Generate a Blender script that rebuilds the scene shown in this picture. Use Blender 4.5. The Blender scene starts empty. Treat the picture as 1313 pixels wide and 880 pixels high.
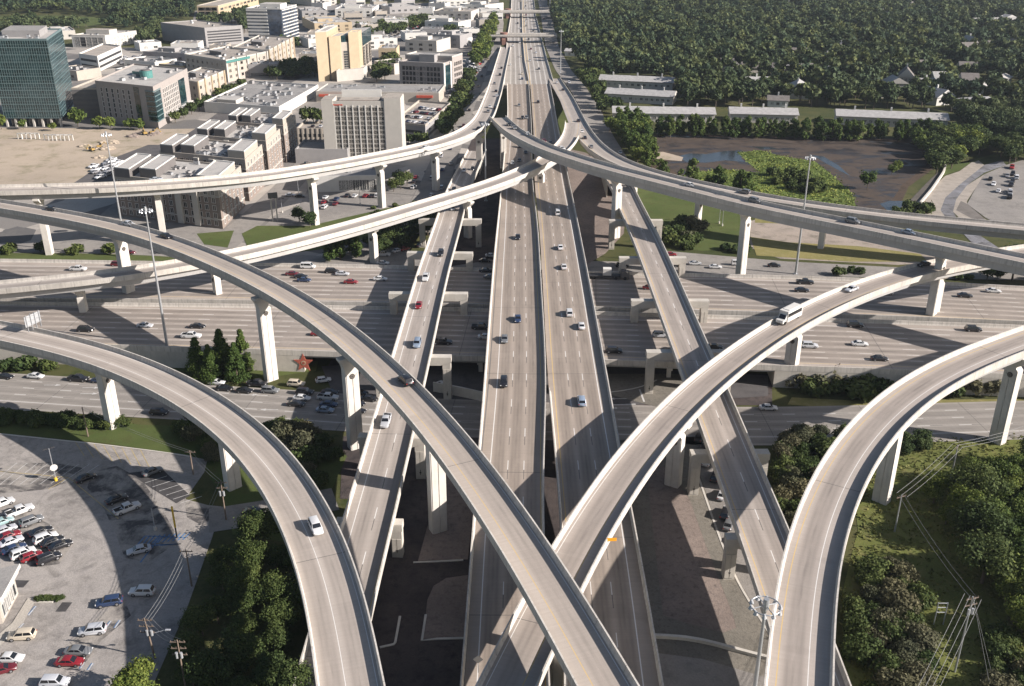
import bpy, bmesh, math, random
import numpy as np
from mathutils import Vector, Matrix
rng = random.Random(7)
nrg = np.random.default_rng(11)
scene = bpy.context.scene
col = scene.collection
PI = math.pi
# ------------------------------------------------------------------ camera
FOC, PITCH, HCAM, CX, CY = 1235.0, math.radians(24.1), 110.0, 656.5, 440.0
cd = bpy.data.cameras.new('camera')
cam = bpy.data.objects.new('camera', cd); col.objects.link(cam)
cam.location = (0, 0, HCAM); cam.rotation_euler = (PI/2 - PITCH, 0, 0)
cd.sensor_width = 36.0; cd.lens = 36.0*FOC/1313.0
cd.clip_start = 0.5; cd.clip_end = 20000
scene.camera = cam

def U(px, py, z=0.0):
    """point of the place seen at photo pixel (px, py), at height z"""
    x = (px-CX)/FOC; y = -(py-CY)/FOC
    r = (x, math.cos(PITCH)+y*math.sin(PITCH), -math.sin(PITCH)+y*math.cos(PITCH))
    t = (z-HCAM)/r[2]
    return Vector((r[0]*t, r[1]*t, z))
def proj(p):
    z = p[2]-HCAM
    d = p[1]*math.cos(PITCH)-z*math.sin(PITCH); v = p[1]*math.sin(PITCH)+z*math.cos(PITCH)
    return CX+FOC*p[0]/d, CY-FOC*v/d, d
def height_at(base, ty, bz=0.0):
    b = U(base[0], base[1], bz)
    y = -(ty-CY)/FOC
    r1 = math.cos(PITCH)+y*math.sin(PITCH); r2 = -math.sin(PITCH)+y*math.cos(PITCH)
    return HCAM + r2*b.y/r1
def lerp(t, v):
    if v <= t[0][0]: return t[0][1]
    for (a, b), (c, d) in zip(t, t[1:]):
        if v <= c: return b+(d-b)*(v-a)/(c-a)
    return t[-1][1]

# ------------------------------------------------------------------ light
SUN_EL, SUN_AZ = math.radians(27.0), math.radians(16.0)
# the sun stands to the right and a little behind the camera
sdir = Vector((math.cos(SUN_EL)*math.cos(SUN_AZ), -math.cos(SUN_EL)*math.sin(SUN_AZ), math.sin(SUN_EL)))
ld = bpy.data.lights.new('sun', 'SUN'); ld.energy = 5.0; ld.angle = math.radians(0.5); ld.color = (1.0, 0.925, 0.87)
sun = bpy.data.objects.new('sun', ld); col.objects.link(sun)
sun.rotation_euler = sdir.to_track_quat('Z', 'Y').to_euler()
w = bpy.data.worlds.new('World'); scene.world = w; w.use_nodes = True
nt = w.node_tree; nt.nodes.clear()
sky = nt.nodes.new('ShaderNodeTexSky'); sky.sky_type = 'NISHITA'; sky.sun_disc = False
sky.sun_elevation = SUN_EL; sky.dust_density = 1.6; sky.ozone_density = 1.3; sky.sun_rotation = math.atan2(sdir.x, sdir.y)
bgn = nt.nodes.new('ShaderNodeBackground'); bgn.inputs[1].default_value = 0.058
won = nt.nodes.new('ShaderNodeOutputWorld')
nt.links.new(sky.outputs[0], bgn.inputs[0]); nt.links.new(bgn.outputs[0], won.inputs[0])
vs = scene.view_settings
vs.view_transform = 'Standard'; vs.look = 'None'; vs.exposure = 0.98; vs.gamma = 1.0; vs.use_curve_mapping = False
scene.render.engine = 'CYCLES'
scene.cycles.max_bounces = 5; scene.cycles.diffuse_bounces = 3; scene.cycles.glossy_bounces = 2
scene.cycles.transmission_bounces = 2; scene.cycles.transparent_max_bounces = 4; scene.cycles.volume_bounces = 0
scene.cycles.use_denoising = True

# ------------------------------------------------------------------ objects
def tag(o, label=None, cat=None, group=None, kind=None):
    if label: o['label'] = label
    if cat: o['category'] = cat
    if group: o['group'] = group
    if kind: o['kind'] = kind
    return o
def empty(name, loc=(0, 0, 0), rz=0.0, parent=None):
    o = bpy.data.objects.new(name, None); col.objects.link(o)
    o.location = loc; o.rotation_euler = (0, 0, rz); o.empty_display_size = 1
    if parent: o.parent = parent
    return o
def link(name, me, parent=None, loc=None, rz=None, mats=None):
    o = bpy.data.objects.new(name, me); col.objects.link(o)
    if parent: o.parent = parent
    if loc is not None: o.location = loc
    if rz is not None: o.rotation_euler = (0, 0, rz)
    return o
class MB:
    """collects faces for one mesh object"""
    def __init__(s): s.v = []; s.f = []; s.m = []; s.uv = []
    def face(s, pts, m=0, uv=None):
        b = len(s.v); s.v += [tuple(p) for p in pts]; s.f.append(tuple(range(b, b+len(pts)))); s.m.append(m); s.uv.append(uv)
    def box(s, c, d, rz=0.0, m=0, taper=1.0, top=None):
        ca, sa = math.cos(rz), math.sin(rz); P = []
        for k, tz in ((0, -1), (1, 1)):
            t = taper if k else 1.0
            for (a, b) in ((-1, -1), (1, -1), (1, 1), (-1, 1)):
                x, y = a*d[0]/2*t, b*d[1]/2*t
                P.append((c[0]+x*ca-y*sa, c[1]+x*sa+y*ca, c[2]+tz*d[2]/2))
        for i, q in enumerate(((3, 2, 1, 0), (4, 5, 6, 7), (0, 1, 5, 4), (1, 2, 6, 5), (2, 3, 7, 6), (3, 0, 4, 7))):
            s.face([P[k] for k in q], top if (top is not None and i == 1) else m)
    def prism(s, poly, z0, z1, m=0, mtop=None, bottom=True):
        n = len(poly)
        s.face([(p[0], p[1], z1) for p in poly], m if mtop is None else mtop)
        if bottom: s.face([(p[0], p[1], z0) for p in reversed(poly)], m)
        for i in range(n):
            a, b = poly[i], poly[(i+1) % n]
            s.face([(a[0], a[1], z0), (b[0], b[1], z0), (b[0], b[1], z1), (a[0], a[1], z1)], m)
    def tube(s, a, b, r0, r1=None, n=8, m=0, cap=True):
        a, b = Vector(a), Vector(b); r1 = r0 if r1 is None else r1
        d = (b-a).normalized(); u = d.orthogonal().normalized(); w_ = d.cross(u)
        A = [a+(u*math.cos(2*PI*i/n)+w_*math.sin(2*PI*i/n))*r0 for i in range(n)]
        B = [b+(u*math.cos(2*PI*i/n)+w_*math.sin(2*PI*i/n))*r1 for i in range(n)]
        for i in range(n):
            j = (i+1) % n; s.face([A[i], A[j], B[j], B[i]], m)
        if cap: s.face(list(reversed(A)), m); s.face(B, m)
    def profile(s, pts, y0, y1, m=0):
        """closed outline in x/z pushed along y"""
        n = len(pts)
        s.face([(p[0], y0, p[1]) for p in pts], m); s.face([(p[0], y1, p[1]) for p in reversed(pts)], m)
        for i in range(n):
            a, b = pts[i], pts[(i+1) % n]
            s.face([(a[0], y0, a[1]), (a[0], y1, a[1]), (b[0], y1, b[1]), (b[0], y0, b[1])], m)
    def mesh(s, name, mats):
        me = bpy.data.meshes.new(name); me.from_pydata(s.v, [], s.f)
        for mt in (mats if isinstance(mats, (list, tuple)) else [mats]): me.materials.append(mt)
        me.polygons.foreach_set('material_index', s.m)
        if any(u is not None for u in s.uv):
            l = me.uv_layers.new(name='UVMap'); k = 0
            for f, uv in zip(s.f, s.uv):
                for i in range(len(f)):
                    l.data[k].uv = uv[i] if uv else (0, 0); k += 1
        me.update(); return me
    def build(s, name, mats, parent=None, loc=None, rz=None):
        return link(name, s.mesh(name, mats), parent, loc, rz)

# ------------------------------------------------------------------ materials
class S:
    """arithmetic on shader sockets"""
    def __init__(s, nt, k): s.nt, s.k = nt, k
    def op(s, o, *a, clamp=False):
        n = s.nt.nodes.new('ShaderNodeMath'); n.operation = o; n.use_clamp = clamp
        for i, x in enumerate((s,)+a):
            if isinstance(x, S): s.nt.links.new(x.k, n.inputs[i])
            else: n.inputs[i].default_value = x
        return S(s.nt, n.outputs[0])
    def __add__(s, o): return s.op('ADD', o)
    def __sub__(s, o): return s.op('SUBTRACT', o)
    def __mul__(s, o): return s.op('MULTIPLY', o)
    def __truediv__(s, o): return s.op('DIVIDE', o)
    def lt(s, o): return s.op('LESS_THAN', o)
    def gt(s, o): return s.op('GREATER_THAN', o)
    def mod(s, o): return s.op('FLOORED_MODULO', o)
    def abs(s): return s.op('ABSOLUTE')
    def sat(s): return s.op('ADD', 0.0, clamp=True)
    def mx(s, o): return s.op('MAXIMUM', o)
def ramp(x, a, b):
    """0 at a, 1 at b"""
    return ((x-a)/(b-a)).sat()
class Mat:
    def __init__(s, name, rough=0.85, spec=0.25, metal=0.0):
        s.mat = bpy.data.materials.new(name); s.mat.use_nodes = True; s.nt = s.mat.node_tree
        s.b = s.nt.nodes['Principled BSDF']; s.b.inputs['Roughness'].default_value = rough
        s.b.inputs['Specular IOR Level'].default_value = spec; s.b.inputs['Metallic'].default_value = metal
    def new(s, t): return s.nt.nodes.new('ShaderNode'+t)
    def out(s, n, k=0): return S(s.nt, n.outputs[k])
    def uv(s):
        n = s.new('UVMap'); x = s.new('SeparateXYZ'); s.nt.links.new(n.outputs[0], x.inputs[0])
        return n.outputs[0], s.out(x, 0), s.out(x, 1)
    def pos(s):
        n = s.new('NewGeometry'); x = s.new('SeparateXYZ'); s.nt.links.new(n.outputs[0], x.inputs[0])
        return n.outputs[0], s.out(x, 0), s.out(x, 1), s.out(x, 2)
    def obj(s):
        n = s.new('TexCoord'); return n.outputs['Object']
    def noise(s, vec, scale, detail=3, rough=0.55, stretch=None, dist=0.0):
        if stretch:
            m = s.new('Mapping'); m.inputs['Scale'].default_value = stretch; s.nt.links.new(vec, m.inputs[0]); vec = m.outputs[0]
        n = s.new('TexNoise'); n.inputs['Scale'].default_value = scale; n.inputs['Detail'].default_value = detail
        n.inputs['Roughness'].default_value = rough; n.inputs['Distortion'].default_value = dist
        s.nt.links.new(vec, n.inputs['Vector']); return s.out(n, 0)
    def voro(s, vec, scale):
        n = s.new('TexVoronoi'); n.inputs['Scale'].default_value = scale; s.nt.links.new(vec, n.inputs['Vector']); return n
    def mix(s, f, a, b):
        n = s.new('MixRGB')
        for i, x in enumerate((f, a, b)):
            if isinstance(x, S): s.nt.links.new(x.k, n.inputs[i])
            elif i == 0: n.inputs[0].default_value = x
            else: n.inputs[i].default_value = tuple(x)+(1,) if len(x) == 3 else x
        return S(s.nt, n.outputs[0])
    def scale(s, c, f):
        n = s.new('MixRGB'); n.blend_type = 'MULTIPLY'; n.inputs[0].default_value = 1
        for i, x in ((1, c), (2, f)):
            if isinstance(x, S): s.nt.links.new(x.k, n.inputs[i])
            else: n.inputs[i].default_value = tuple(x)+(1,)
        return S(s.nt, n.outputs[0])
    def color(s, c):
        if isinstance(c, S): s.nt.links.new(c.k, s.b.inputs['Base Color'])
        else: s.b.inputs['Base Color'].default_value = tuple(c)+(1,)
        return s
    def rough(s, r): s.nt.links.new(r.k, s.b.inputs['Roughness']); return s
    def bump(s, h, dist=0.05, strength=0.6):
        n = s.new('Bump'); n.inputs['Distance'].default_value = dist; n.inputs['Strength'].default_value = strength
        s.nt.links.new(h.k, n.inputs['Height']); s.nt.links.new(n.outputs[0], s.b.inputs['Normal']); return s
def plain(name, c, rough=0.7, var=0.12, scale=0.6, spec=0.3, metal=0.0, streak=False):
    m = Mat(name, rough, spec, metal); p = m.pos()[0]
    n = m.noise(p, scale, 4, 0.6, (1, 1, 0.25) if streak else None)
    m.color(m.mix(ramp(n, 0.25, 0.75), tuple(x*(1-var) for x in c), tuple(min(1, x*(1+var)) for x in c)))
    return m.mat
def glassy(name, c, rough=0.12, spec=0.6, big=1.0):
    m = Mat(name, rough, spec); p = m.pos()[0]
    v = m.noise(p, 0.35, 2); g = m.noise(p, 0.07, 4, 0.6, None, 0.8)
    k = m.mix(ramp(v, 0.35, 0.65), tuple(x*0.6 for x in c), tuple(x*1.5 for x in c))
    m.color(m.mix(ramp(g, 0.48, 0.7)*0.6*big, k, tuple(x*2.6+0.02 for x in c))); return m.mat  # paler noise patches painted into the glass colour stand in for reflections

M = {}
def concrete(name, c=(0.46, 0.43, 0.39), var=0.14):
    m = Mat(name, 0.88, 0.2); p = m.pos()[0]
    a = m.noise(p, 0.25, 5, 0.65); st = m.noise(p, 1.4, 3, 0.6, (1, 1, 0.12)); f = m.noise(p, 9.0, 2)
    c1 = m.mix(ramp(a, 0.3, 0.7), tuple(x*(1-var) for x in c), tuple(x*(1+var) for x in c))
    c1 = m.mix(ramp(st, 0.55, 0.8)*0.35, c1, tuple(x*0.55 for x in c))
    m.color(m.scale(c1, m.mix(f, (0.92,)*3, (1.07,)*3))); return m.mat
M['pillar'] = concrete('pillar_concrete', (0.56, 0.525, 0.475))
M['barrier'] = concrete('barrier_concrete', (0.53, 0.50, 0.455))
def barrier_mat():
    m = Mat('barrier_concrete_jointed', 0.88, 0.2); p = m.pos()[0]; uvs, u, v = m.uv()
    a = m.noise(p, 0.25, 5, 0.65); st = m.noise(p, 1.6, 3, 0.65, (1, 1, 0.1)); f = m.noise(p, 9.0, 2); g = m.noise(uvs, 0.35, 3, 0.7, (0.2, 1, 1))
    c = m.mix(ramp(a, 0.3, 0.7), (0.43, 0.40, 0.355), (0.56, 0.525, 0.475))
    c = m.mix(ramp(st, 0.46, 0.74)*0.6, c, (0.25, 0.235, 0.215)); c = m.mix(ramp(g, 0.5, 0.75)*0.35, c, (0.28, 0.26, 0.235))
    c = m.mix(v.mod(9.0).lt(0.10)*0.6, c, (0.1, 0.095, 0.09))
    m.color(m.scale(c, m.mix(f, (0.9,)*3, (1.08,)*3))); return m.mat
M['barrier_uv'] = barrier_mat()
M['girder'] = concrete('girder_concrete', (0.40, 0.39, 0.375), 0.08)
M['wall'] = concrete('wall_concrete', (0.44, 0.41, 0.36))
M['kerb'] = concrete('kerb_concrete', (0.5, 0.47, 0.42))

def road_mat(name, base=(0.385, 0.35, 0.31), lines=(), lanes=None, joint=28.0, tracks=0.22, warm=0.0, pour=6.0):
    """roadway concrete: u = metres across from the middle, v = metres along"""
    m = Mat(name, 0.8, 0.25); uvs, u, v = m.uv()
    big = m.noise(uvs, 0.05, 4, 0.6); mid = m.noise(uvs, 0.8, 4, 0.65, (1, 0.12, 1)); fine = m.noise(uvs, 6.0, 3, 0.7)
    gro = m.noise(uvs, 2.2, 2, 0.6, (0.03, 1.0, 1))
    c = m.mix(ramp(big, 0.3, 0.7), tuple(x*0.9 for x in base), tuple(x*1.08 for x in base))
    # slab pours of slightly different tone
    n = m.new('TexWhiteNoise'); n.noise_dimensions = '1D'
    k = (v/pour).op('FLOOR'); m.nt.links.new(k.k, n.inputs['W'])
    c = m.scale(c, m.mix(m.out(n, 0), (0.965,)*3, (1.03,)*3))
    c = m.scale(c, m.mix(ramp(gro, 0.3, 0.7), (0.95,)*3, (1.05,)*3))
    c = m.scale(c, m.mix(ramp(fine, 0.2, 0.8), (0.93,)*3, (1.07,)*3))
    if lanes:
        u0, lw, nl = lanes
        inside = (u-u0).gt(0.0)*((u-u0).lt(lw*nl))
        t = ((u-u0)/lw).mod(1.0)
        d = (t-0.5).abs()
        dark = (d-0.21).abs()                          # two wheel paths per lane
        band = ramp(dark, 0.13, 0.02)*inside*(0.35+0.0 if False else 1.0)
        oil = ramp(d, 0.16, 0.0)*inside
        wide = ramp(d, 0.47, 0.30)*inside
        c = m.mix(wide*ramp(big, 0.2, 0.7)*tracks*1.25, c, tuple(x*f_ for x, f_ in zip(base, (0.60, 0.58, 0.57))))
        c = m.mix(band*ramp(mid, 0.2, 0.75)*tracks*1.3, c, tuple(x*0.45 for x in base))
        c = m.mix(oil*ramp(mid, 0.3, 0.75)*tracks*1.9, c, tuple(x*0.34 for x in base))
        pt = m.noise(uvs, 0.09, 2, 0.5, (0.6, 1, 1)); c = m.mix(ramp(pt, 0.66, 0.68)*0.10, c, tuple(x*1.35 for x in base)); c = m.mix(ramp(pt, 0.35, 0.33)*0.18, c, tuple(x*0.5 for x in base))
        edge = ramp((u-(u0+lw*nl/2)).abs(), lw*nl/2+0.2, lw*nl/2+1.4)*ramp(mid, 0.3, 0.7); c = m.mix(edge*0.35, c, tuple(x*0.62 for x in base))
    else:
        c = m.mix(ramp(mid, 0.5, 0.8)*0.3, c, tuple(x*0.55 for x in base))
    j = v.mod(joint)
    c = m.mix(j.lt(0.16)*0.6, c, (0.05, 0.05, 0.05))
    for ln in lines:
        uu, wd, cc = ln[:3]
        msk = (u-uu).abs().lt(wd/2)
        if len(ln) > 3:
            per, on = ln[3:5]
            vm = v.mod(per)
            msk2 = msk*vm.gt(on)*vm.lt(on*2)          # dark contrast dash behind each white one
            c = m.mix(msk2*0.75, c, (0.05, 0.05, 0.05))
            msk = msk*vm.lt(on)
        wear = ramp(fine+mid*0.5, 0.35, 0.75)*0.5+0.32
        cl = {'w': (0.72, 0.71, 0.68), 'y': (0.52, 0.36, 0.13), 'k': (0.1, 0.1, 0.1)}[cc]
        c = m.mix(msk*wear, c, cl)
    m.color(c); m.bump(fine, 0.02, 0.25); return m.mat

def flat_ground(name, c1, c2, c3=None, s1=0.03, s2=0.5, rough=0.95, thr=(0.35, 0.65), stain=0.0):
    m = Mat(name, rough, 0.1); p = m.pos()[0]
    a = m.noise(p, s1, 6, 0.62, None, 0.4); b = m.noise(p, s2, 5, 0.7); f = m.noise(p, 3.5, 3, 0.7)
    c = m.mix(ramp(a, *thr), c1, c2)
    if c3: c = m.mix(ramp(b, 0.5, 0.72), c, c3)
    c = m.scale(c, m.mix(ramp(f, 0.2, 0.8), (0.8,)*3, (1.2,)*3))
    if stain:
        d = m.noise(p, 0.16, 6, 0.72, None, 1.2)
        c = m.mix(ramp(d, 0.5, 0.72)*stain, c, tuple(x*0.3 for x in c1))
        d2 = m.noise(p, 0.05, 5, 0.65, None, 0.6); d3 = m.noise(p, 0.7, 4, 0.7)
        c = m.mix(ramp(d2, 0.5, 0.66)*ramp(d3, 0.25, 0.6)*stain, c, tuple(x*0.34 for x in c1))
    m.color(c); m.bump(f+b, 0.15, 0.4); return m.mat
M['soil'] = flat_ground('grassy_soil', (0.045, 0.055, 0.02), (0.09, 0.085, 0.035), (0.03, 0.045, 0.014), 0.02, 0.25)
M['lawn'] = flat_ground('lawn', (0.062, 0.085, 0.026), (0.088, 0.105, 0.036), (0.068, 0.072, 0.027), 0.05, 0.3)
M['wild'] = flat_ground('wild_grass', (0.135, 0.145, 0.042), (0.085, 0.10, 0.03), (0.155, 0.14, 0.058), 0.06, 0.3)
M['drygrass'] = flat_ground('dry_grass', (0.22, 0.19, 0.075), (0.17, 0.16, 0.06), (0.26, 0.22, 0.11), 0.06, 0.5)
M['dirt'] = flat_ground('bare_dirt', (0.40, 0.33, 0.255), (0.33, 0.275, 0.215), (0.20, 0.18, 0.11), 0.02, 0.09)
M['gravel'] = flat_ground('rubble_ground', (0.33, 0.28, 0.235), (0.25, 0.215, 0.185), (0.16, 0.14, 0.11), 0.05, 0.2)
M['city_plain'] = flat_ground('city_paving', (0.30, 0.275, 0.25), (0.23, 0.215, 0.20), (0.17, 0.16, 0.15), 0.015, 0.08)
def city_mat():
    m = Mat('city_paving_blocks', 0.95, 0.1); p = m.pos()[0]
    mp = m.new('Mapping'); mp.inputs['Rotation'].default_value = (0, 0, 0.5); m.nt.links.new(p, mp.inputs[0])
    vo = m.voro(mp.outputs[0], 0.028); vo.distance = 'CHEBYCHEV'; vo.inputs['Randomness'].default_value = 0.75
    sx = m.new('SeparateXYZ'); m.nt.links.new(vo.outputs['Color'], sx.inputs[0]); r = m.out(sx, 0); r2 = m.out(sx, 1)
    b = m.noise(p, 0.12, 5, 0.7); f = m.noise(p, 2.0, 3, 0.7)
    c = m.mix(r, (0.14, 0.132, 0.125), (0.40, 0.365, 0.32)); c = m.mix(r2.gt(0.8)*0.7, c, (0.09, 0.088, 0.088)); c = m.mix(ramp(b, 0.5, 0.75)*0.5, c, (0.2, 0.185, 0.165))
    m.color(m.scale(c, m.mix(f, (0.8,)*3, (1.2,)*3))); return m.mat
M['city'] = city_mat()
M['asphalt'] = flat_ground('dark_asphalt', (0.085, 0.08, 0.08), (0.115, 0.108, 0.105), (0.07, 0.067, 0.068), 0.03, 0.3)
M['lot'] = flat_ground('parking_asphalt', (0.335, 0.308, 0.28), (0.275, 0.254, 0.235), (0.235, 0.218, 0.205), 0.03, 0.35, stain=0.62)
M['street'] = flat_ground('street_concrete', (0.27, 0.25, 0.225), (0.215, 0.2, 0.185), (0.18, 0.168, 0.155), 0.03, 0.2, stain=0.25)
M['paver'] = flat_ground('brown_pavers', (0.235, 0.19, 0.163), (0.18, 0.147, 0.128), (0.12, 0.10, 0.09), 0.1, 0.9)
M['paver_grey'] = flat_ground('grey_pavers', (0.20, 0.182, 0.152), (0.155, 0.142, 0.12), (0.115, 0.106, 0.09), 0.1, 1.2)
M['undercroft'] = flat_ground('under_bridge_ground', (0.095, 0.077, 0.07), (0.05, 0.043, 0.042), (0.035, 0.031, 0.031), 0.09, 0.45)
M['footpath'] = flat_ground('footpath_concrete', (0.42, 0.39, 0.34), (0.36, 0.33, 0.29), None, 0.05, 0.5)
# ------------------------------------------------------------------ paths
def arc(P):
    d = np.r_[0, np.cumsum(np.linalg.norm(np.diff(P[:, :2], axis=0), axis=1))]; return d
def resample(P, step=3.0, n=None):
    d = arc(P); k = n or max(2, int(d[-1]/step)+1); t = np.linspace(0, d[-1], k)
    return np.stack([np.interp(t, d, P[:, i]) for i in range(3)], 1)
def smooth(P, it):
    P = P.copy()
    for _ in range(it):
        Q = P.copy(); Q[1:-1] = (P[:-2]+2*P[1:-1]+P[2:])/4; P = Q
    return P
def extend(P, a, b, step=3.0):
    """carry a line on past its two ends with the bend it has there"""
    def one(P, dist):
        if dist <= 0: return P
        t1 = P[0]-P[4]; t2 = P[4]-P[8]
        t1 /= np.linalg.norm(t1); t2 /= np.linalg.norm(t2)
        ang = math.atan2(t2[0]*t1[1]-t2[1]*t1[0], t2[0]*t1[0]+t2[1]*t1[1])/4.0
        out = []; p = P[0].copy(); d = t1.copy(); dz = 0.0
        for i in range(int(dist/step)):
            c, s_ = math.cos(ang), math.sin(ang); d = np.array([d[0]*c-d[1]*s_, d[0]*s_+d[1]*c, d[2]*0.97])
            ang *= 0.97; p = p+d*step; out.append(p)
        return np.vstack([np.array(out)[::-1], P])
    P = one(P, a); return one(P[::-1], b)[::-1]
class Path:
    def __init__(s, P, W, side):
        s.P = P; s.W = W; s.side = side; s.d = arc(P)
        T = np.gradient(P, axis=0); T[:, 2] = 0; T /= np.linalg.norm(T, axis=1)[:, None]
        s.T = T; s.N = np.stack([T[:, 1], -T[:, 0], 0*T[:, 0]], 1)*side     # from the first edge to the second
    def near(s, x, y):
        return int(np.argmin((s.P[:, 0]-x)**2+(s.P[:, 1]-y)**2))
    def pix(s, px, py):
        """point on the deck under photo pixel (px, py) and its station"""
        z = float(np.mean(s.P[:, 2]))
        for _ in range(12):
            q = U(px, py, z); i = s.near(q.x, q.y); z = float(s.P[i, 2])
        return U(px, py, z), i
def zf(tab, axis):
    return lambda p: lerp(tab, p[axis])
def path_edges(l, r, z, axis, width=None, pair='arc', sm=60, ext=(0, 0), top=1.05, step=3.0, wscale=1.0):
    """centre line from the tops of the two barriers as the photo shows them"""
    f = zf(z, axis)
    if pair == 'y':
        ys = sorted(set(np.linspace(max(min(p[1] for p in l), min(p[1] for p in r)), min(max(p[1] for p in l), max(p[1] for p in r)), 60)))
        li = sorted([(p[1], p[0]) for p in l]); ri = sorted([(p[1], p[0]) for p in r])
        l = [(lerp(li, y), y) for y in ys]; r = [(lerp(ri, y), y) for y in ys]
    L = np.array([U(p[0], p[1], f(p)+top) for p in l]); Rr = np.array([U(p[0], p[1], f(p)+top) for p in r])
    L[:, 2] -= top; Rr[:, 2] -= top
    n = max(30, int(max(arc(L)[-1], arc(Rr)[-1])/step))
    L = resample(L, n=n); Rr = resample(Rr, n=n)
    C = smooth((L+Rr)/2, sm); k = n//2
    Wd = np.linalg.norm((Rr-L)[:, :2], axis=1)
    T = np.gradient(C, axis=0); T /= np.linalg.norm(T[:, :2], axis=1)[:, None]
    side = 1 if np.sum((T[:, 1]*(Rr-L)[:, 0]-T[:, 0]*(Rr-L)[:, 1])) > 0 else -1
    if width is None:
        perp = np.abs(T[:, 1]*(Rr-L)[:, 0]-T[:, 0]*(Rr-L)[:, 1])
        W3 = smooth(np.stack([perp]*3, 1), 80)[:, 0]
    else: W3 = None
    n0 = len(C); C = extend(C, *ext, step=step)
    na = int(ext[0]/step) if ext[0] > 0 else 0; nb = len(C)-n0-na
    if W3 is None:
        W3 = np.full(len(C), width)
    else: W3 = np.r_[np.full(na, W3[0]), W3, np.full(nb, W3[-1])]*wscale
    return Path(C, W3, side)
def loft(mb, path, prof, i0=0, i1=None, uv=False, closed=True, m=0, zabs=None):
    """prof: list of (fraction of half width, extra metres outward, height)"""
    i1 = len(path.P)-1 if i1 is None else i1
    rows = []
    for i in range(i0, i1+1):
        h = path.W[i]/2; row = []
        for a, b, dz in prof:
            o = a*h+b; p = path.P[i]+path.N[i]*o
            z = zabs if (dz is None) else p[2]+dz
            row.append(((p[0], p[1], z), (o, path.d[i])))
        rows.append(row)
    n = len(prof); base = len(mb.v)
    for row in rows: mb.v += [q[0] for q in row]
    k = len(rows)
    for r in range(k-1):
        for j in range(n if closed else n-1):
            j2 = (j+1) % n
            f = (base+r*n+j, base+r*n+j2, base+(r+1)*n+j2, base+(r+1)*n+j)
            mb.f.append(f); mb.m.append(m)
            mb.uv.append([rows[r][j][1], rows[r][j2][1], rows[r+1][j2][1], rows[r+1][j][1]] if uv else None)
    if closed:
        mb.f.append(tuple(base+j for j in range(n))); mb.m.append(m); mb.uv.append([rows[0][j][1] for j in range(n)] if uv else None)
        mb.f.append(tuple(base+(k-1)*n+j for j in reversed(range(n)))); mb.m.append(m); mb.uv.append([rows[-1][j][1] for j in reversed(range(n))] if uv else None)
def barrier_prof(side, h=1.05):
    s = side
    return [(s, 0.07*s, -0.5), (s, 0.07*s, h), (s, -0.17*s, h), (s, -0.24*s, 0.42), (s, -0.42*s, 0.015), (s, -0.42*s, -0.2)]
PATHS = {}
def viaduct(key, name, label, cat, path, road, girder=2.3, inset=0.95, walls=None, group=None, barriers=(-1, 1), bspan=None, gspan=None):
    root = empty(name, tuple(path.P[len(path.P)//2]*np.array([1, 1, 0])))
    tag(root, label, cat, group); PATHS[key] = path; path.root = root
    off = Vector(root.location)
    def add(nm, mb, mat):
        mb.v = [(v[0]-off.x, v[1]-off.y, v[2]-off.z) for v in mb.v]
        return mb.build(nm, mat, root)
    mb = MB(); loft(mb, path, [(-1, 0, 0), (1, 0, 0), (1, 0, -0.32), (-1, 0, -0.32)], uv=True); add('deck', mb, road)
    for sd in barriers:
        mb = MB(); a, b = (0, None) if not bspan or sd not in bspan else bspan[sd]
        loft(mb, path, barrier_prof(sd), a, b, uv=True); add('barrier', mb, M['barrier_uv'])
    if girder:
        g0, g1 = gspan if gspan else (0, None)
        mb = MB(); loft(mb, path, [(-1, inset, -0.3), (1, -inset, -0.3), (1, -inset-0.5, -girder), (-1, inset+0.5, -girder)], g0, g1)
        add('girder', mb, M['girder'])
    for (i0, i1) in (walls or []):
        for sd in (-1, 1):
            mb = MB(); loft(mb, path, [(sd, -0.02*sd, -0.3), (sd, -0.02*sd, None), (sd, -0.4*sd, None), (sd, -0.4*sd, -0.3)], i0, i1, zabs=-0.5)
            add('retaining_wall', mb, M['wall'])
    return root
medal_mesh = None
def medallion(parent, x, y, z, ry):
    """round bronze star medallion let into the pillar face"""
    global medal_mesh
    if medal_mesh is None:
        mb = MB(); n = 20
        mb.tube((0, 0.04, 0), (0, -0.06, 0), 0.62, 0.62, n, 0); mb.tube((0, -0.06, 0), (0, -0.075, 0), 0.46, 0.46, n, 1)
        st = [((0.34 if k % 2 == 0 else 0.14)*math.sin(PI*k/5), (0.34 if k % 2 == 0 else 0.14)*math.cos(PI*k/5)) for k in range(10)]
        mb.profile(st, -0.105, -0.07, 0)
        medal_mesh = mb.mesh('medallion', [plain('medallion_bronze', (0.05, 0.045, 0.042), 0.6), plain('medallion_field', (0.12, 0.105, 0.09), 0.6)])
    o = link('medallion', medal_mesh, parent, (x, y, z), ry); return o
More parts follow.
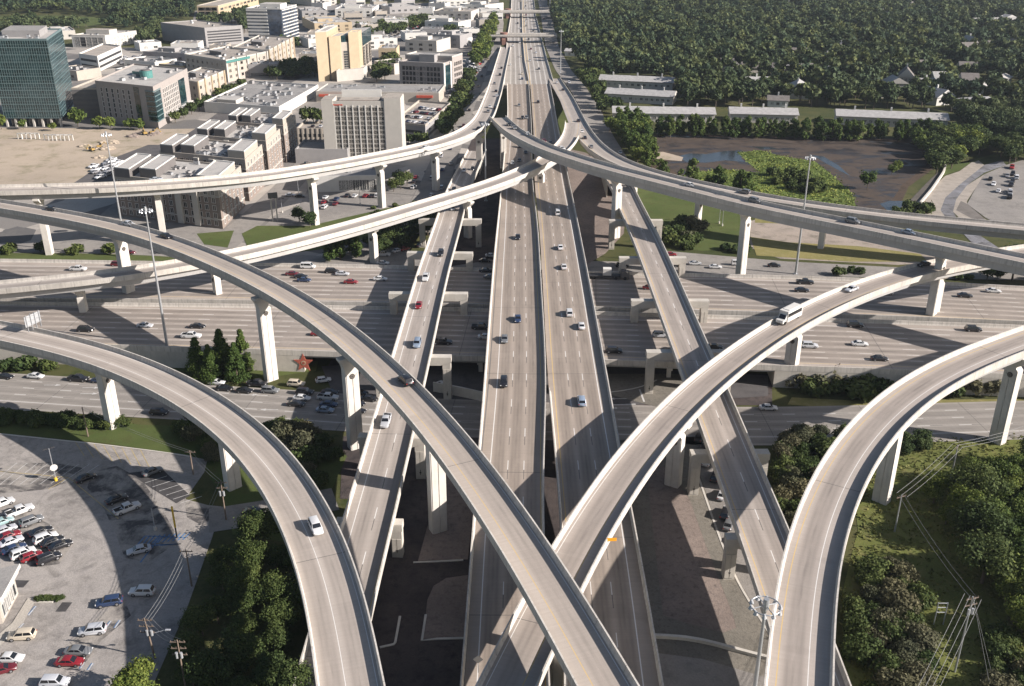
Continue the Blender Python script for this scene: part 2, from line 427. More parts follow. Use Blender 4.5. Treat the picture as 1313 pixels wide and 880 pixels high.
def pillar_mesh(h, hw, th, cw):
    """concrete pillar: slab shaft with a centre groove, a cut shoulder and a wine-glass head"""
    fl = 3.4
    R_ = []                                                     # right outline, bottom to top
    for k in range(7):
        t = k/6; R_.append((hw+(cw-hw)*(t**2.2), h-fl+fl*t*0.82))
    R_.append((cw, h-0.0))
    Lo = [(-x, z) for x, z in R_]
    # a notch on one shoulder as on the real ones
    R_[1:4] = [(hw*0.98, h-fl+0.25), (hw*0.62, h-fl+0.75), (hw*0.72, h-fl+1.35)]
    out = [(-hw, -1.0), (hw, -1.0)]+R_+list(reversed(Lo))
    mb = MB(); mb.profile(out, -th/2, th/2)
    for sy in (-1, 1):                                          # raised panels either side of the groove
        for sx in (-1, 1):
            a, b = sorted((sx*0.09, sx*(hw-0.22)))
            pts = [(a, 0.02), (b, 0.02), (b, h-fl-0.3), (a, h-fl-1.7)] if sx > 0 else [(a, 0.02), (b, 0.02), (b, h-fl-1.7), (a, h-fl-0.3)]
            y0, y1 = sorted((sy*(th/2-0.01), sy*(th/2+0.11))); mb.profile(pts, y0, y1)
    return mb.mesh('pillar', M['pillar'])
def pillar(key, px, py, bz=0.0, hw=1.55, th=2.0, girder=2.3, xy=None, face=True, turn=0.0):
    path = PATHS[key]; q = U(px, py, bz) if xy is None else Vector((xy[0], xy[1], bz))
    i = path.near(q.x, q.y); c = path.P[i]; T = path.T[i]
    lat = float(np.dot(np.array([q.x, q.y, 0])-c*np.array([1, 1, 0]), path.N[i]))
    lat = max(-path.W[i]*0.18, min(path.W[i]*0.18, lat))
    p = c+path.N[i]*lat
    h = c[2]-girder-bz+0.25
    if h < 2.0: return
    nx = path.N[i]; rz = math.atan2(nx[1], nx[0])+turn
    # the face with the medallion looks to the camera's side
    fy = Vector((math.sin(rz), -math.cos(rz)))
    if fy.y > 0: rz += PI
    root = path.root
    me = pillar_mesh(h, hw, th, min(path.W[i]/2-1.1, hw+1.9))
    o = link('pillar', me, root, (p[0]-root.location.x, p[1]-root.location.y, bz), rz)
    bv = o.modifiers.new('soft_edges', 'BEVEL'); bv.width = 0.12; bv.segments = 1; bv.limit_method = 'ANGLE'; bv.angle_limit = 0.9
    medallion(o, 0, -th/2-0.11, h-4.4, 0)
    return o
def bent(key, px, py, halfspan=11.2, girder=2.2, cols=(-1, 1), bz=0.0, cw=2.0):
    """straddle bent: a cross beam wider than the deck on two columns"""
    path = PATHS[key]; c0, i = path.pix(px, py); c = path.P[i]; rz = math.atan2(path.N[i][1], path.N[i][0])
    root = path.root; zt = c[2]-0.36; zb = c[2]-2.5
    b = empty('portal_bent', (c[0]-root.location.x, c[1]-root.location.y, bz), rz, root)
    mb = MB(); e = halfspan
    mb.profile([(-e, zb-bz+0.7), (-e+2.6, zb-bz), (e-2.6, zb-bz), (e, zb-bz+0.7), (e, zt-bz), (-e, zt-bz)], -1.05, 1.05)
    mb.build('cross_beam', M['wall'], b)
    for s in cols:
        mb = MB(); x = s*(e-cw/2-0.15); hh = zb-bz+0.6
        mb.box((x, 0, hh/2-0.5), (cw, 1.9, hh+1.0))
        for sx in (-1, 1): mb.box((x+sx*0.46, -0.98, hh/2-0.6), (0.78, 0.14, hh-2.2))
        o = mb.build('column', M['wall'], b)
        fy = Vector((math.sin(rz), -math.cos(rz)))
        k = -1 if fy.y <= 0 else 1
        m_ = link('medallion', medal_mesh, b, (x, k*0.955, 1.7), 0 if k < 0 else PI) if medal_mesh else None

# ---- edges of the elevated roads, read off the photo -------------------------
ED = dict(
 A=dict(r=[(0,411),(55,420),(143,436),(204,459),(260,486),(332,529),(373,570),(396,600),(421,640),(448,695),(468,750),(478,790),(487,850),(489,880)],
        l=[(0,436),(82,453),(143,475),(200,505),(230,515),(271,548),(304,579),(328,602),(352,640),(375,690),(391,735),(402,780),(408,830),(411,880)]),
 B=dict(r=[(0,255),(82,265),(164,278),(218,293),(273,315),(330,339),(384,364),(439,398),(486,440),(521,471),(554,502),(589,541),(627,590),(660,638),(701,694),(742,750),(775,806),(802,850),(817,880)],
        l=[(0,267),(82,284),(164,304),(191,313),(245,332),(300,357),(330,372),(384,407),(431,440),(472,477),(521,530),(562,576),(608,642),(633,680),(660,722),(701,798),(742,877)]),
 C=dict(l=[(1313,310),(1269,314),(1215,325),(1152,337),(1092,359),(1037,384),(983,411),(941,440),(897,467),(851,511),(796,568),(742,642),(715,684),(674,757),(660,783),(613,880)],
        r=[(1313,331),(1269,337),(1215,346),(1174,356),(1103,379),(1037,409),(983,446),(933,489),(892,524),(851,571),(813,625),(777,684),(744,746),(709,820),(684,880)]),
 D=dict(l=[(1313,415),(1237,440),(1174,467),(1119,505),(1078,546),(1043,601),(1021,643),(1003,695),(994,735),(987,804),(984,880)],
        r=[(1313,452),(1256,470),(1215,492),(1174,519),(1136,560),(1106,609),(1090,645),(1076,695),(1067,749),(1065,804),(1065,880)]),
 E=dict(l=[(643,142),(663,164),(697,181),(743,197),(789,211),(857,229),(983,259),(1092,280),(1201,302),(1313,325)],
        r=[(633,155),(651,170),(697,194),(743,209),(789,222),(860,238),(983,270),(1092,291),(1201,314),(1313,337)]),
 F=dict(l=[(720,99),(738,126),(750,156),(766,181),(784,197),(811,210),(860,223),(983,249),(1092,264),(1174,274),(1313,287)],
        r=[(701,99),(716,126),(728,150),(740,172),(762,194),(795,212),(850,231),(983,258.5),(1092,274),(1174,283),(1313,295)]),
 G=dict(l=[(0,236),(109,234),(218,229),(330,219),(439,202),(548,180),(589,166),(611,147),(619,128),(623,117),(633,90),(644,59)],
        r=[(0,246),(164,242),(330,230),(439,213),(548,192),(603,175),(627,160),(636,140),(641,125),(644,117),(648,90),(653,59)]),
 H=dict(l=[(0,359),(109,350),(164,343),(240,330),(330,313),(439,285),(548,251),(629,228),(683,206),(699,196),(715,183),(727,167),(729,150)],
        r=[(0,371),(136,357),(259,339),(330,324),(480,287),(575,260),(660,231),(690,217),(712,205),(729,192),(740,176),(741,160)]),
 L=dict(l=[(602,188),(569,247),(562,272),(532,345),(505,449),(490,497),(475,555),(458,601),(438,669),(395,793),(375,880)],
        r=[(623,191),(605,235),(596,266),(589,302),(567,389),(550,460),(530,544),(510,645),(494,714),(479,779),(455,880)]),
 K=dict(l=[(786,240),(794,265),(812,303),(826,346),(853,418),(877,483),(895,535),(916,598),(944,675),(963,727),(974,760),(1010,880)],
        r=[(805,228),(811,240),(826,267),(855,322),(879,373),(897,418),(914,455),(934,496),(950,537),(978,599),(999,645),(1068,804),(1092,880)]),
 P=dict(l=[(650,106),(651,147),(648,179),(644.5,218),(642,247),(633,329),(624.5,440),(614,571),(608,648),(599,776),(590,880)],
        r=[(678,106),(681,147),(682,170),(683,236),(690,288),(697,411),(700,450),(702,505),(697,571),(695,625),(697,675),(700,776),(705,880)]),
 Q=dict(l=[(680,106),(683,147),(684.5,170),(685.5,236),(692,288),(699,411),(701,460),(704,511),(712,571),(721,666),(723,776),(724,880)],
        r=[(705,106),(710,131),(718,174),(724.5,206),(738,269),(755.5,356),(771,440),(780,486),(794,565),(807,640),(824,722),(839,804),(851,880)]))
ZC = [(60,0.5),(106,1.2),(150,4),(200,7.5),(250,10.2),(300,11.6),(440,12),(500,11.2),(571,9.7),(700,7.7),(880,6.9)]
pa = path_edges(ED['A']['l'], ED['A']['r'], [(411,19.5),(480,18.2),(570,17.3),(700,16.5),(880,15.8)], 1, 8.7, ext=(60,60))
pb = path_edges(ED['B']['l'], ED['B']['r'], [(0,25.5),(200,25.7),(340,25.5),(440,25),(560,24),(660,23),(820,21.5)], 0, 7.3, ext=(60,60))
pc = path_edges(ED['C']['l'], ED['C']['r'], [(310,19.5),(350,19),(420,17.8),(490,17.3),(570,17),(680,16.3),(880,14.5)], 1, 7.7, ext=(60,45))
pd = path_edges(ED['D']['l'], ED['D']['r'], [(415,24),(470,23.6),(545,22),(700,21),(880,20.5)], 1, 8.3, ext=(60,60))
pe = path_edges(ED['E']['l'], ED['E']['r'], [(630,20),(650,21.5),(700,24),(790,25.3),(960,25.3),(1217,26.3),(1313,26.3)], 0, 7.8, sm=20, ext=(0,60))
pf = path_edges(ED['F']['l'], ED['F']['r'], [(99,0.4),(126,5),(150,12.5),(175,16),(205,16),(230,14.8),(290,13.5)], 1, 8.6, sm=25, ext=(0,60))
pg = path_edges(ED['G']['l'], ED['G']['r'], [(59,0.5),(90,7),(117,15),(140,18.5),(160,19),(180,19),(212,21),(246,23.5)], 1, 8.8, sm=25, ext=(60,0))
ph = path_edges(ED['H']['l'], ED['H']['r'], [(0,13.5),(120,15.5),(265,16.6),(400,15.5),(480,15),(560,15.8),(640,17.3),(700,18),(745,17)], 0, 7.6, sm=25, ext=(60,0))
pl = path_edges(ED['L']['l'], ED['L']['r'], [(188,1.2),(215,5),(260,10.2),(300,11.6),(450,12.2),(560,10.5),(670,7.4),(790,4.9),(880,4.2)], 1, 9.2, 'y', ext=(0,60))
pk = path_edges(ED['K']['l'], ED['K']['r'], [(228,8.5),(265,10.8),(320,12),(450,12),(600,9.9),(760,8.6),(880,8.2)], 1, 9.1, 'y', ext=(75,60))
pp = path_edges(ED['P']['l'], ED['P']['r'], ZC, 1, None, 'y', ext=(0,60))
pq = path_edges(ED['Q']['l'], ED['Q']['r'], ZC, 1, None, 'y', ext=(0,60))
for p_ in (pk,):                                                   # the right-hand connector comes down to the frontage road
    k0 = int(75/3.0); z0 = p_.P[k0, 2]
    for i in range(k0): p_.P[i, 2] = 0.35+(z0-0.35)*(i/k0)
rA = road_mat('ramp_concrete_one', (0.385,0.340,0.298), [(-0.6,0.09,'w'),(3.5,0.1,'w')], (-3.9,3.5,2), 62, tracks=0.36)
rB = road_mat('ramp_concrete_two', (0.385,0.337,0.293), [(-1.35,0.13,'y'),(2.9,0.11,'w')], (-1.6,4.6,1), 70, tracks=0.36)
rC = road_mat('ramp_concrete_three', (0.360,0.313,0.273), [(-2.9,0.11,'w'),(1.75,0.14,'y')], (-2.6,4.4,1), 70, tracks=0.42)
rD = road_mat('ramp_concrete_four', (0.365,0.320,0.281), [(-2.75,0.14,'y'),(1.1,0.1,'w')], (-2.6,3.7,1), 70, tracks=0.45)
rE = road_mat('ramp_concrete_five', (0.370,0.330,0.293), [(-2.9,0.14,'w'),(2.6,0.14,'y')], (-2.6,4.6,1), 70, tracks=0.36)
rL = road_mat('connector_concrete_one', (0.365,0.323,0.286), [(-2.65,0.15,'w'),(0.95,0.14,'w',12,3.2),(4.05,0.14,'y')], (-2.65,3.6,2), 60, tracks=0.36)
rK = road_mat('connector_concrete_two', (0.350,0.307,0.270), [(-3.3,0.16,'y'),(0.3,0.14,'w',12,3.2),(3.3,0.14,'w')], (-3.3,3.4,2), 60, tracks=0.36)
rP = road_mat('main_concrete_one', (0.315,0.266,0.222), [(-4.1,0.16,'w'),(-0.6,0.13,'w',12,3.2),(2.6,0.13,'w',12,3.2),(5.9,0.16,'y'),(-6.1,0.3,'k')], (-4.1,3.3,3), 40, tracks=0.45)
rQ = road_mat('main_concrete_two', (0.315,0.266,0.222), [(-5.6,0.18,'y'),(-2.2,0.13,'w',12,3.2),(1.2,0.13,'w',12,3.2),(4.4,0.17,'w')], (-5.6,3.35,3), 60, tracks=0.45)
n_ = lambda p, py: next(i for i in range(len(p.P)))
viaduct('A', 'flyover_ramp', 'curved grey concrete flyover sweeping over the edge of the car park and frontage road', 'flyover', pa, rA, girder=2.2)
viaduct('B', 'flyover_ramp', 'long tall flyover crossing over every other road from upper left down to bottom middle', 'flyover', pb, rB, girder=2.5)
viaduct('C', 'flyover_ramp', 'flyover carrying the white shuttle bus that dips under the longest flyover near the bottom', 'flyover', pc, rC, girder=2.3)
viaduct('D', 'flyover_ramp', 'empty curved flyover beside the tall ring of mast lights above the green thicket', 'flyover', pd, rD, girder=2.4)
viaduct('E', 'flyover_ramp', 'high straightish flyover in front of the marsh pond, nearer of the two there', 'flyover', pe, rE, girder=2.9, inset=0.8)
viaduct('F', 'flyover_ramp', 'lower flyover right along the marsh pond edge, behind the higher one there', 'flyover', pf, rE, girder=2.6, bspan={1: (pf.pix(745, 176)[1], None)})
viaduct('G', 'flyover_ramp', 'farthest flyover on the city side passing right in front of the pale hotel block', 'flyover', pg, rE, girder=2.6)
viaduct('H', 'flyover_ramp', 'low flyover rising from the wide freeway across the left main carriageway below the hotel', 'flyover', ph, rE, girder=2.5, bspan={1: (0, len(ph.P)-12)})
viaduct('L', 'connector_bridge', 'straight two lane connector bridge to the left of the main carriageways', 'bridge', pl, rL, girder=2.0, walls=[(0, 14)])
viaduct('K', 'connector_bridge', 'straight two lane connector bridge to the right of the main carriageways, half in shadow', 'bridge', pk, rK, girder=2.0, walls=[(0, 18)])
I_GAP = pq.pix(705, 505)[1]
viaduct('P', 'motorway_bridge', 'wide left main carriageway running straight to the horizon under the flyovers', 'bridge', pp, rP, girder=2.0, walls=[(0, 62)])
viaduct('Q', 'motorway_bridge', 'wide right main carriageway running straight to the horizon under the flyovers', 'bridge', pq, rQ, girder=2.0, walls=[(0, 62)], barriers=(-1, 1), bspan={-1: (I_GAP, None)})
mb0 = pillar  # pillars: foot of each as the photo shows it
for a in (('A',157,540,0,1.5,2.0,2.2),('A',309,624,0,1.5,2.0,2.2)): pillar(*a)
for a in (('B',343,487),('B',445,575),('B',559,676),('B',195,383,0)): pillar(*a, girder=2.5)
for a in (('C',1165,407,0),('C',1009,490,0),('C',866,618,0),('C',716,880,0)): pillar(*a, girder=2.3)
for a in (('D',1282,565,0),('D',1130,642,0)): pillar(*a, girder=2.4)
for a in (('E',788,305,0),('E',960,352,0),('E',1217,410,0)): pillar(*a, girder=2.9, hw=1.5)
for a in (('F',896,290,0),('F',1037,332,0),('F',820,262,0)): pillar(*a, girder=2.6, hw=1.3, th=1.8)
for a in (('G',68,326,0),('G',215,297,0),('G',406,291,0),('G',501,270,0),('G',567,245,0),('G',617,215,0)): pillar(*a, girder=2.6, hw=1.4)
for a in (('E',645,215,0),('H',265,385,0),('H',477,338,0),('H',610,308,0),('H',690,262,0),('H',120,400,0)): pillar(*a, girder=2.5, hw=1.35, th=1.8)
for y_, hs_ in ((281,11.2), (322,10.5), (374,11.2), (452,9.5), (560,7.0), (668,6.2)): bent('L', lerp([(188,612),(300,573),(450,527),(560,501),(668,471),(880,415)], y_), y_, hs_)
for y_, hs_ in ((282,9.5), (330,10.5), (382,10.8), (446,10.8), (578,8.0), (690,6.6)): bent('K', lerp([(240,798),(300,827),(418,875),(535,922),(640,965),(760,1010)], y_), y_, hs_)
for y_ in (262, 330, 374, 452, 560, 668, 790): bent('P', lerp([(200,665),(440,660),(880,645)], y_), y_, 5.2)
for y_ in (262, 330, 382, 446, 560, 668, 790): bent('Q', lerp([(200,705),(440,735),(570,752),(880,788)], y_), y_, 5.4)

# ---- the wide freeway that crosses below ------------------------------------
ZX = 5.2
def xpath(l, r, ext=90):
    return path_edges(l, r, [(0, ZX)], 0, None, 'arc', sm=80, ext=(ext, ext))
pn = xpath([(0,332),(330,337),(466,339),(630,344),(756,348),(867,350),(955,352),(1119,356),(1313,367)], [(0,382),(273,384),(439,387),(627,389.5),(765,393),(897,397.5),(1152,404.5),(1313,411.5)])
ps = xpath([(0,386.5),(273,389),(439,392),(627,395),(765,399),(897,403.5),(1152,410.5),(1313,417)], [(0,437),(230,444.5),(332,447.5),(594,456),(779,461),(868,464),(991,468),(1147,473),(1313,480)])
lw_ = 3.6
def xlines(n, w0): return [(w0+lw_*k, 0.13, 'w', 12, 3.2) for k in range(1, n)]+[(w0, 0.16, 'w'), (w0+lw_*n, 0.16, 'y')]
wn, wsn = float(np.mean(pn.W)), float(np.mean(ps.W))
rN = road_mat('freeway_concrete_one', (0.345,0.303,0.265), xlines(int((wn-5)/lw_), -wn/2+2.4), (-wn/2+2.4, lw_, int((wn-5)/lw_)), 55, tracks=0.6)
rS = road_mat('freeway_concrete_two', (0.345,0.303,0.265), xlines(int((wsn-5)/lw_), -wsn/2+2.4), (-wsn/2+2.4, lw_, int((wsn-5)/lw_)), 55, tracks=0.6)
def stat(path, px, py): return path.pix(px, py)[1]
def freeway(key, path, label, xa, xb):
    root = viaduct(key, 'motorway_bridge', label, 'bridge', path, road_mat('x', (0.3,)*3) if False else (rN if key == 'N' else rS), girder=1.5, inset=0.7)
    ia, ib = sorted((stat(path, *xa), stat(path, *xb)))
    for (i0, i1) in ((0, ia), (ib, len(path.P)-1)):
        for sd in (-1, 1):
            mb = MB(); loft(mb, path, [(sd, 0.03*sd, -0.52), (sd, 0.03*sd, None), (sd, -0.5*sd, None), (sd, -0.5*sd, -0.33)], i0, i1, zabs=-0.5)
            mb.v = [(v[0]-root.location.x, v[1]-root.location.y, v[2]) for v in mb.v]; mb.build('retaining_wall', M['wall'], root)
    for i in (ia, ib):                                             # abutments
        mb = MB(); a = path.P[i]+path.N[i]*path.W[i]/2*0.98; b = path.P[i]-path.N[i]*path.W[i]/2*0.98
        t = path.T[i]*(0.6 if i == ib else -0.6)
        q = [a, b, b+t, a+t]; mb.prism([(p[0]-root.location.x, p[1]-root.location.y) for p in q], -0.5, ZX-0.34); mb.build('abutment', M['wall'], root)
    return root, ia, ib
rn_, ia_n, ib_n = freeway('N', pn, 'far carriageway of the wide freeway crossing the picture from side to side', (455,362), (985,378))
rs_, ia_s, ib_s = freeway('S', ps, 'near carriageway of the wide freeway crossing the picture from side to side', (405,420), (985,436))
for key, path, ia, ib in (('N', pn, ia_n, ib_n), ('S', ps, ia_s, ib_s)):
    root = path.root
    for t in (0.2, 0.4, 0.6, 0.8):
        i = int(ia+(ib-ia)*t); c = path.P[i]
        mb = MB(); rz = math.atan2(path.N[i][1], path.N[i][0]); wd = path.W[i]
        for k in (-0.38, -0.13, 0.13, 0.38): mb.box((k*wd, 0, 1.5), (1.1, 1.1, 4.2))
        mb.box((0, 0, ZX-1.9), (wd*0.9, 1.4, 0.9))
        mb.build('pier', M['pillar'], root, (c[0]-root.location.x, c[1]-root.location.y, 0), rz)
# ------------------------------------------------------------------ ground
def sheet(name, pts, mat, z, label=None, cat=None, kind='structure', px=True, h=0.0):
    P = [U(p[0], p[1], 0) for p in pts] if px else [Vector((p[0], p[1], 0)) for p in pts]
    mb = MB()
    bm = bmesh.new(); vs_ = [bm.verts.new((p.x, p.y, z)) for p in P]; f = bm.faces.new(vs_)
    bm.normal_update()
    if f.normal.z < 0: f.normal_flip()
    bmesh.ops.triangulate(bm, faces=bm.faces[:])
    me = bpy.data.meshes.new(name); bm.to_mesh(me); bm.free(); me.materials.append(mat)
    o = link(name, me); tag(o, label, cat, None, kind); return o
mb = MB(); mb.face([(-6000, -600, 0), (6000, -600, 0), (6000, 9000, 0), (-6000, 9000, 0)])
tag(mb.build('ground', M['soil']), 'dark green and brown grassy ground lying under the whole interchange', 'ground', None, 'structure')
def strip_road(key, name, label, pts, width, mat, z, step=4.0, ext=(0, 0), sm=15, cat='road'):
    P = np.array([U(p[0], p[1], 0) for p in pts]); P[:, 2] = z
    P = extend(smooth(resample(P, step), sm), *ext, step=step)
    path = Path(P, np.full(len(P), float(width)), 1); PATHS[key] = path
    mb = MB(); loft(mb, path, [(-1, 0, 0), (1, 0, 0)], uv=True, closed=False)
    o = mb.build(name, mat); tag(o, label, cat, None, 'structure'); return path
def kerb_line(pts, name, label, w=0.35, h=0.16, px=True, closed=False, z=0.0, cat='kerb'):
    P = np.array([tuple(U(p[0], p[1], 0)) if px else (p[0], p[1], 0) for p in pts])
    if closed: P = np.vstack([P, P[:1]])
    P = resample(P, 2.5) if cat != 'sharp' else P; P = smooth(P, 3) if not closed and cat != 'sharp' else P; P[:, 2] = z
    path = Path(P, np.full(len(P), w), 1); mb = MB(); loft(mb, path, [(-1, 0, -0.1), (1, 0, -0.1), (1, 0, h), (-1, 0, h)])
    o = mb.build(name, M['kerb']); return tag(o, label, 'kerb' if cat == 'sharp' else cat, None, 'structure')
LV = [0.02]
def lv(): LV[0] += 0.012; return LV[0]
# city side
sheet('city_ground', [(-420,330),(-300,150),(-200,60),(40,60),(240,62),(250,14),(420,6),(640,2),(646,30),(641,70),(628,105),(604,190),(560,262),(470,335)], M['city'], 0.02, 'pale paved city blocks and car parks behind the far left flyover', 'ground')
sheet('dirt_lot', [(-300,240),(-250,166),(40,164),(190,166),(268,165),(200,205),(152,226),(120,246)], M['dirt'], 0.05, 'bare tan construction lot in front of the green glass tower', 'ground')
sheet('field', [(-60,24),(60,20),(120,22),(160,27),(118,33),(40,40),(-60,38)], M['lawn'], 0.03, 'long green sports field beyond the glass tower', 'field')
sheet('lawn', [(420,3),(330,4),(300,8),(330,12)], M['lawn'], 0.05, 'small distant green patch among city blocks', 'field')
strip_road('street', 'street', 'grey side street running back between the brick flats and the hotel', [(272,325),(300,302),(338,268),(376,232),(398,205),(420,180)], 12, M['street'], 0.07)
strip_road('street2', 'street', 'tree lined street beside the six storey brick and glass block', [(120,246),(200,205),(262,168),(300,140),(350,112),(400,88)], 13, M['asphalt'], 0.075)
sheet('car_park', [(385,262),(398,236),(470,236),(560,236),(578,245),(556,268),(505,300),(330,300),(352,277)], M['street'], 0.085, 'restaurant car park between the two left flyovers', 'car park')
sheet('car_park', [(160,250),(100,300),(60,320),(200,320),(270,318),(292,300),(262,282),(230,270)], M['street'], 0.09, 'pale driveway and forecourt in front of the brick flats', 'car park')
sheet('lawn', [(252,300),(300,296),(292,318),(262,314)], M['lawn'], 0.11, 'small lawn at the foot of the brick flats', 'lawn')
sheet('lawn', [(310,300),(330,290),(398,290),(440,280),(520,262),(560,250),(575,262),(510,292),(430,318),(330,330),(318,318)], M['lawn'], 0.12, 'green lawn strip under the far left flyover pillars', 'lawn')
sheet('lawn', [(-120,326),(0,325),(200,326),(400,331),(400,337),(0,333),(-120,333)], M['lawn'], 0.1, 'thin green verge beside the far freeway carriageway', 'lawn')
strip_road('frn', 'frontage_road', 'far frontage road beside the wide freeway on the left', [(-40,318),(60,318),(200,321),(330,331),(440,338),(560,342)], 11, M['street'], 0.13, ext=(60,0))
sheet('frontage_road', [(400,338),(470,318),(505,318),(560,328),(640,334),(800,336),(850,322),(1010,336),(1313,352),(1500,362),(1500,372),(1313,360),(1010,354),(800,350),(640,346)], M['street'], 0.15, 'far frontage road beside the wide freeway on the right', 'road')
# right side, beyond the freeway
sheet('lawn', [(800,262),(815,232),(850,235),(900,246),(958,258),(964,318),(900,322),(850,316),(836,300)], M['lawn'], 0.05, 'green lawn between the right connector and the flyover pillars', 'lawn')
sheet('rubble_lot', [(962,284),(1000,272),(1100,282),(1190,302),(1290,322),(1313,332),(1150,340),(1000,332),(962,318)], M['gravel'], 0.06, 'bare grey brown lot beyond the freeway under the flyover', 'ground')
sheet('dry_verge', [(962,304),(1010,311),(1100,316),(1180,326),(1190,336),(1090,336),(970,328)], M['drygrass'], 0.08, 'yellow dry grass strip beside the bare lot', 'verge')
sheet('dry_verge', [(968,272),(1030,276),(1035,288),(968,286)], M['drygrass'], 0.09, 'small yellow dry grass patch behind the bare lot', 'verge')
# pond
POND = [(826,180),(850,174),(930,176),(1010,180),(1100,180),(1165,184),(1196,196),(1186,214),(1158,236),(1140,262),(1110,276),(1040,268),(960,252),(880,228),(842,208)]
sheet('mudflat', [(815,178),(850,171),(1010,176),(1175,178),(1208,196),(1195,218),(1165,240),(1150,272),(1110,284),(1040,276),(950,258),(870,234),(826,210)], flat_ground('marsh_mud', (0.062,0.045,0.034), (0.085,0.062,0.046), (0.04,0.034,0.024), 0.06, 0.3), 0.04, 'brown muddy shore round the marsh pond', 'mud')
def water_mat():
    m = Mat('pond_water', 0.3, 0.3); p = m.pos()[0]
    a = m.noise(p, 0.045, 6, 0.7, (1, 2.2, 1), 0.8); b = m.noise(p, 0.5, 4, 0.7, (1, 3, 1))
    k = ramp(a+b*0.25, 0.52, 0.66)
    m.color(m.mix(k, (0.03,0.027,0.027), m.mix(ramp(b, 0.3, 0.7), (0.045,0.032,0.024), (0.075,0.055,0.04))))
    m.rough(k*0.6+0.32); return m.mat
sheet('pond_water', POND, water_mat(), 0.07, 'shallow dark pond water with weed and mud showing', 'water')
ow = Mat('open_water', 0.06, 0.6); ow.color((0.03, 0.034, 0.04)); ow.b.inputs['Roughness'].default_value = 0.16
for pts_, lb_ in (([(868,201),(884,197),(905,198),(930,194),(950,193),(960,199),(950,203),(956,208),(930,206),(905,209),(880,208)], 'patch of open blue grey water at the left of the pond'), ([(1040,199),(1056,201),(1076,213),(1090,226),(1074,218),(1058,209)], 'thin streak of open water beside the marsh'), ([(1128,262),(1140,258),(1166,258),(1172,264),(1156,270),(1140,272)], 'puddle of open water near the flood channel'), ([(962,188),(990,189),(1000,192),(976,192)], 'small glint of water at the far pond bank')): sheet('open_water', pts_, ow.mat, 0.085, lb_, 'water')
sheet('sand_spit', [(832,196),(850,195),(876,202),(874,207),(838,204)], M['dirt'], 0.1, 'tan spit of sand at the left end of the pond', 'shore')
M['marsh'] = flat_ground('marsh_green', (0.11,0.15,0.035), (0.075,0.105,0.028), (0.13,0.15,0.05), 0.06, 0.22)
sheet('marsh', [(946,196),(975,193),(1000,200),(1046,208),(1066,224),(1092,248),(1098,266),(1040,262),(960,248),(890,230),(880,222),(930,218),(975,222),(958,208)], M['marsh'], 0.1, 'bright green marsh growth spreading over the pond', 'marsh')
# concrete flood channel on the far right
cm_ = concrete('channel_concrete', (0.30,0.265,0.225), 0.2); cd_ = flat_ground('channel_bed', (0.12,0.115,0.115), (0.22,0.22,0.235), (0.05,0.05,0.045), 0.08, 0.3)
sheet('channel_bank', [(1160,272),(1186,250),(1212,226),(1230,220),(1252,204),(1262,212),(1232,236),(1212,254),(1206,270),(1213,280),(1190,292)], cm_, 0.1, 'sloped brown concrete bank of the flood channel, pond side', 'channel')
sheet('channel_bed', [(1213,280),(1206,270),(1212,254),(1232,236),(1262,212),(1285,206),(1290,212),(1262,222),(1240,238),(1226,256),(1222,272),(1230,285),(1280,318),(1265,332),(1235,300)], cd_, 0.12, 'wet grey bed of the flood channel', 'channel')
sheet('channel_bank', [(1222,272),(1226,256),(1240,238),(1262,224),(1252,240),(1240,258),(1240,264),(1264,282),(1290,305),(1240,290)], cm_, 0.11, 'sloped brown concrete bank of the flood channel, car park side', 'channel')
sheet('car_park', [(1252,240),(1262,224),(1290,212),(1330,200),(1600,190),(1600,300),(1400,300),(1300,298),(1264,280),(1240,262)], M['street'], 0.13, 'worn concrete yard on the far right beyond the flood channel', 'car park')
sheet('lawn', [(1208,226),(1214,212),(1250,208),(1280,196),(1290,200),(1252,204),(1230,219)], M['lawn'], 0.12, 'grass strip above the flood channel bank', 'lawn')
sheet('channel_face', [(1163,271),(1181,255),(1197,238),(1209,222),(1203,221),(1187,236),(1170,254),(1153,268)], concrete('dark_channel_concrete', (0.10, 0.088, 0.075), 0.25), 0.115, 'dark strip along the pond side of the channel bank', 'channel')  # strip of darker concrete laid over the bank
sheet('channel_face', [(1226,270),(1232,258),(1240,262),(1258,277),(1272,290),(1252,284)], concrete('dark_patch_concrete', (0.15, 0.135, 0.12), 0.25), 0.125, 'dark patch on the yard side channel bank', 'channel')  # patch of darker concrete laid over the bank
kerb_line([(1180,262),(1195,244),(1210,222),(1212,214)], 'channel_wall', 'low pale wall along the top of the channel bank', 0.8, 1.1, cat='wall')
# near side of the freeway
sheet('verge', [(-160,462),(0,462),(140,470),(240,478),(330,486),(405,476),(408,464),(330,456),(200,452),(0,446),(-160,446)], M['lawn'], 0.05, 'grass bank at the foot of the freeway wall on the left', 'verge')
strip_road('frs', 'frontage_road', 'near frontage road on the left full of queueing cars', [(-80,496),(0,500),(130,509),(250,516),(345,521),(450,530),(560,535),(700,540),(860,545),(960,547),(1080,545),(1210,541),(1313,538),(1400,536)], 18.5, road_mat('frontage_concrete', (0.285,0.262,0.235), [(-5.4,0.14,'w',10,3),(-1.8,0.14,'w',10,3),(1.8,0.14,'w',10,3),(5.4,0.14,'w')], (-9,3.6,5), 25, tracks=0.4), 0.1, ext=(70,70))
sheet('verge', [(-160,532),(0,532),(120,538),(180,545),(300,549),(400,562),(445,585),(420,640),(395,700),(300,690),(285,640),(262,600),(245,585),(130,568),(0,556),(-160,552)], M['lawn'], 0.06, 'grass verge and hedge bed between car park and frontage road', 'verge')
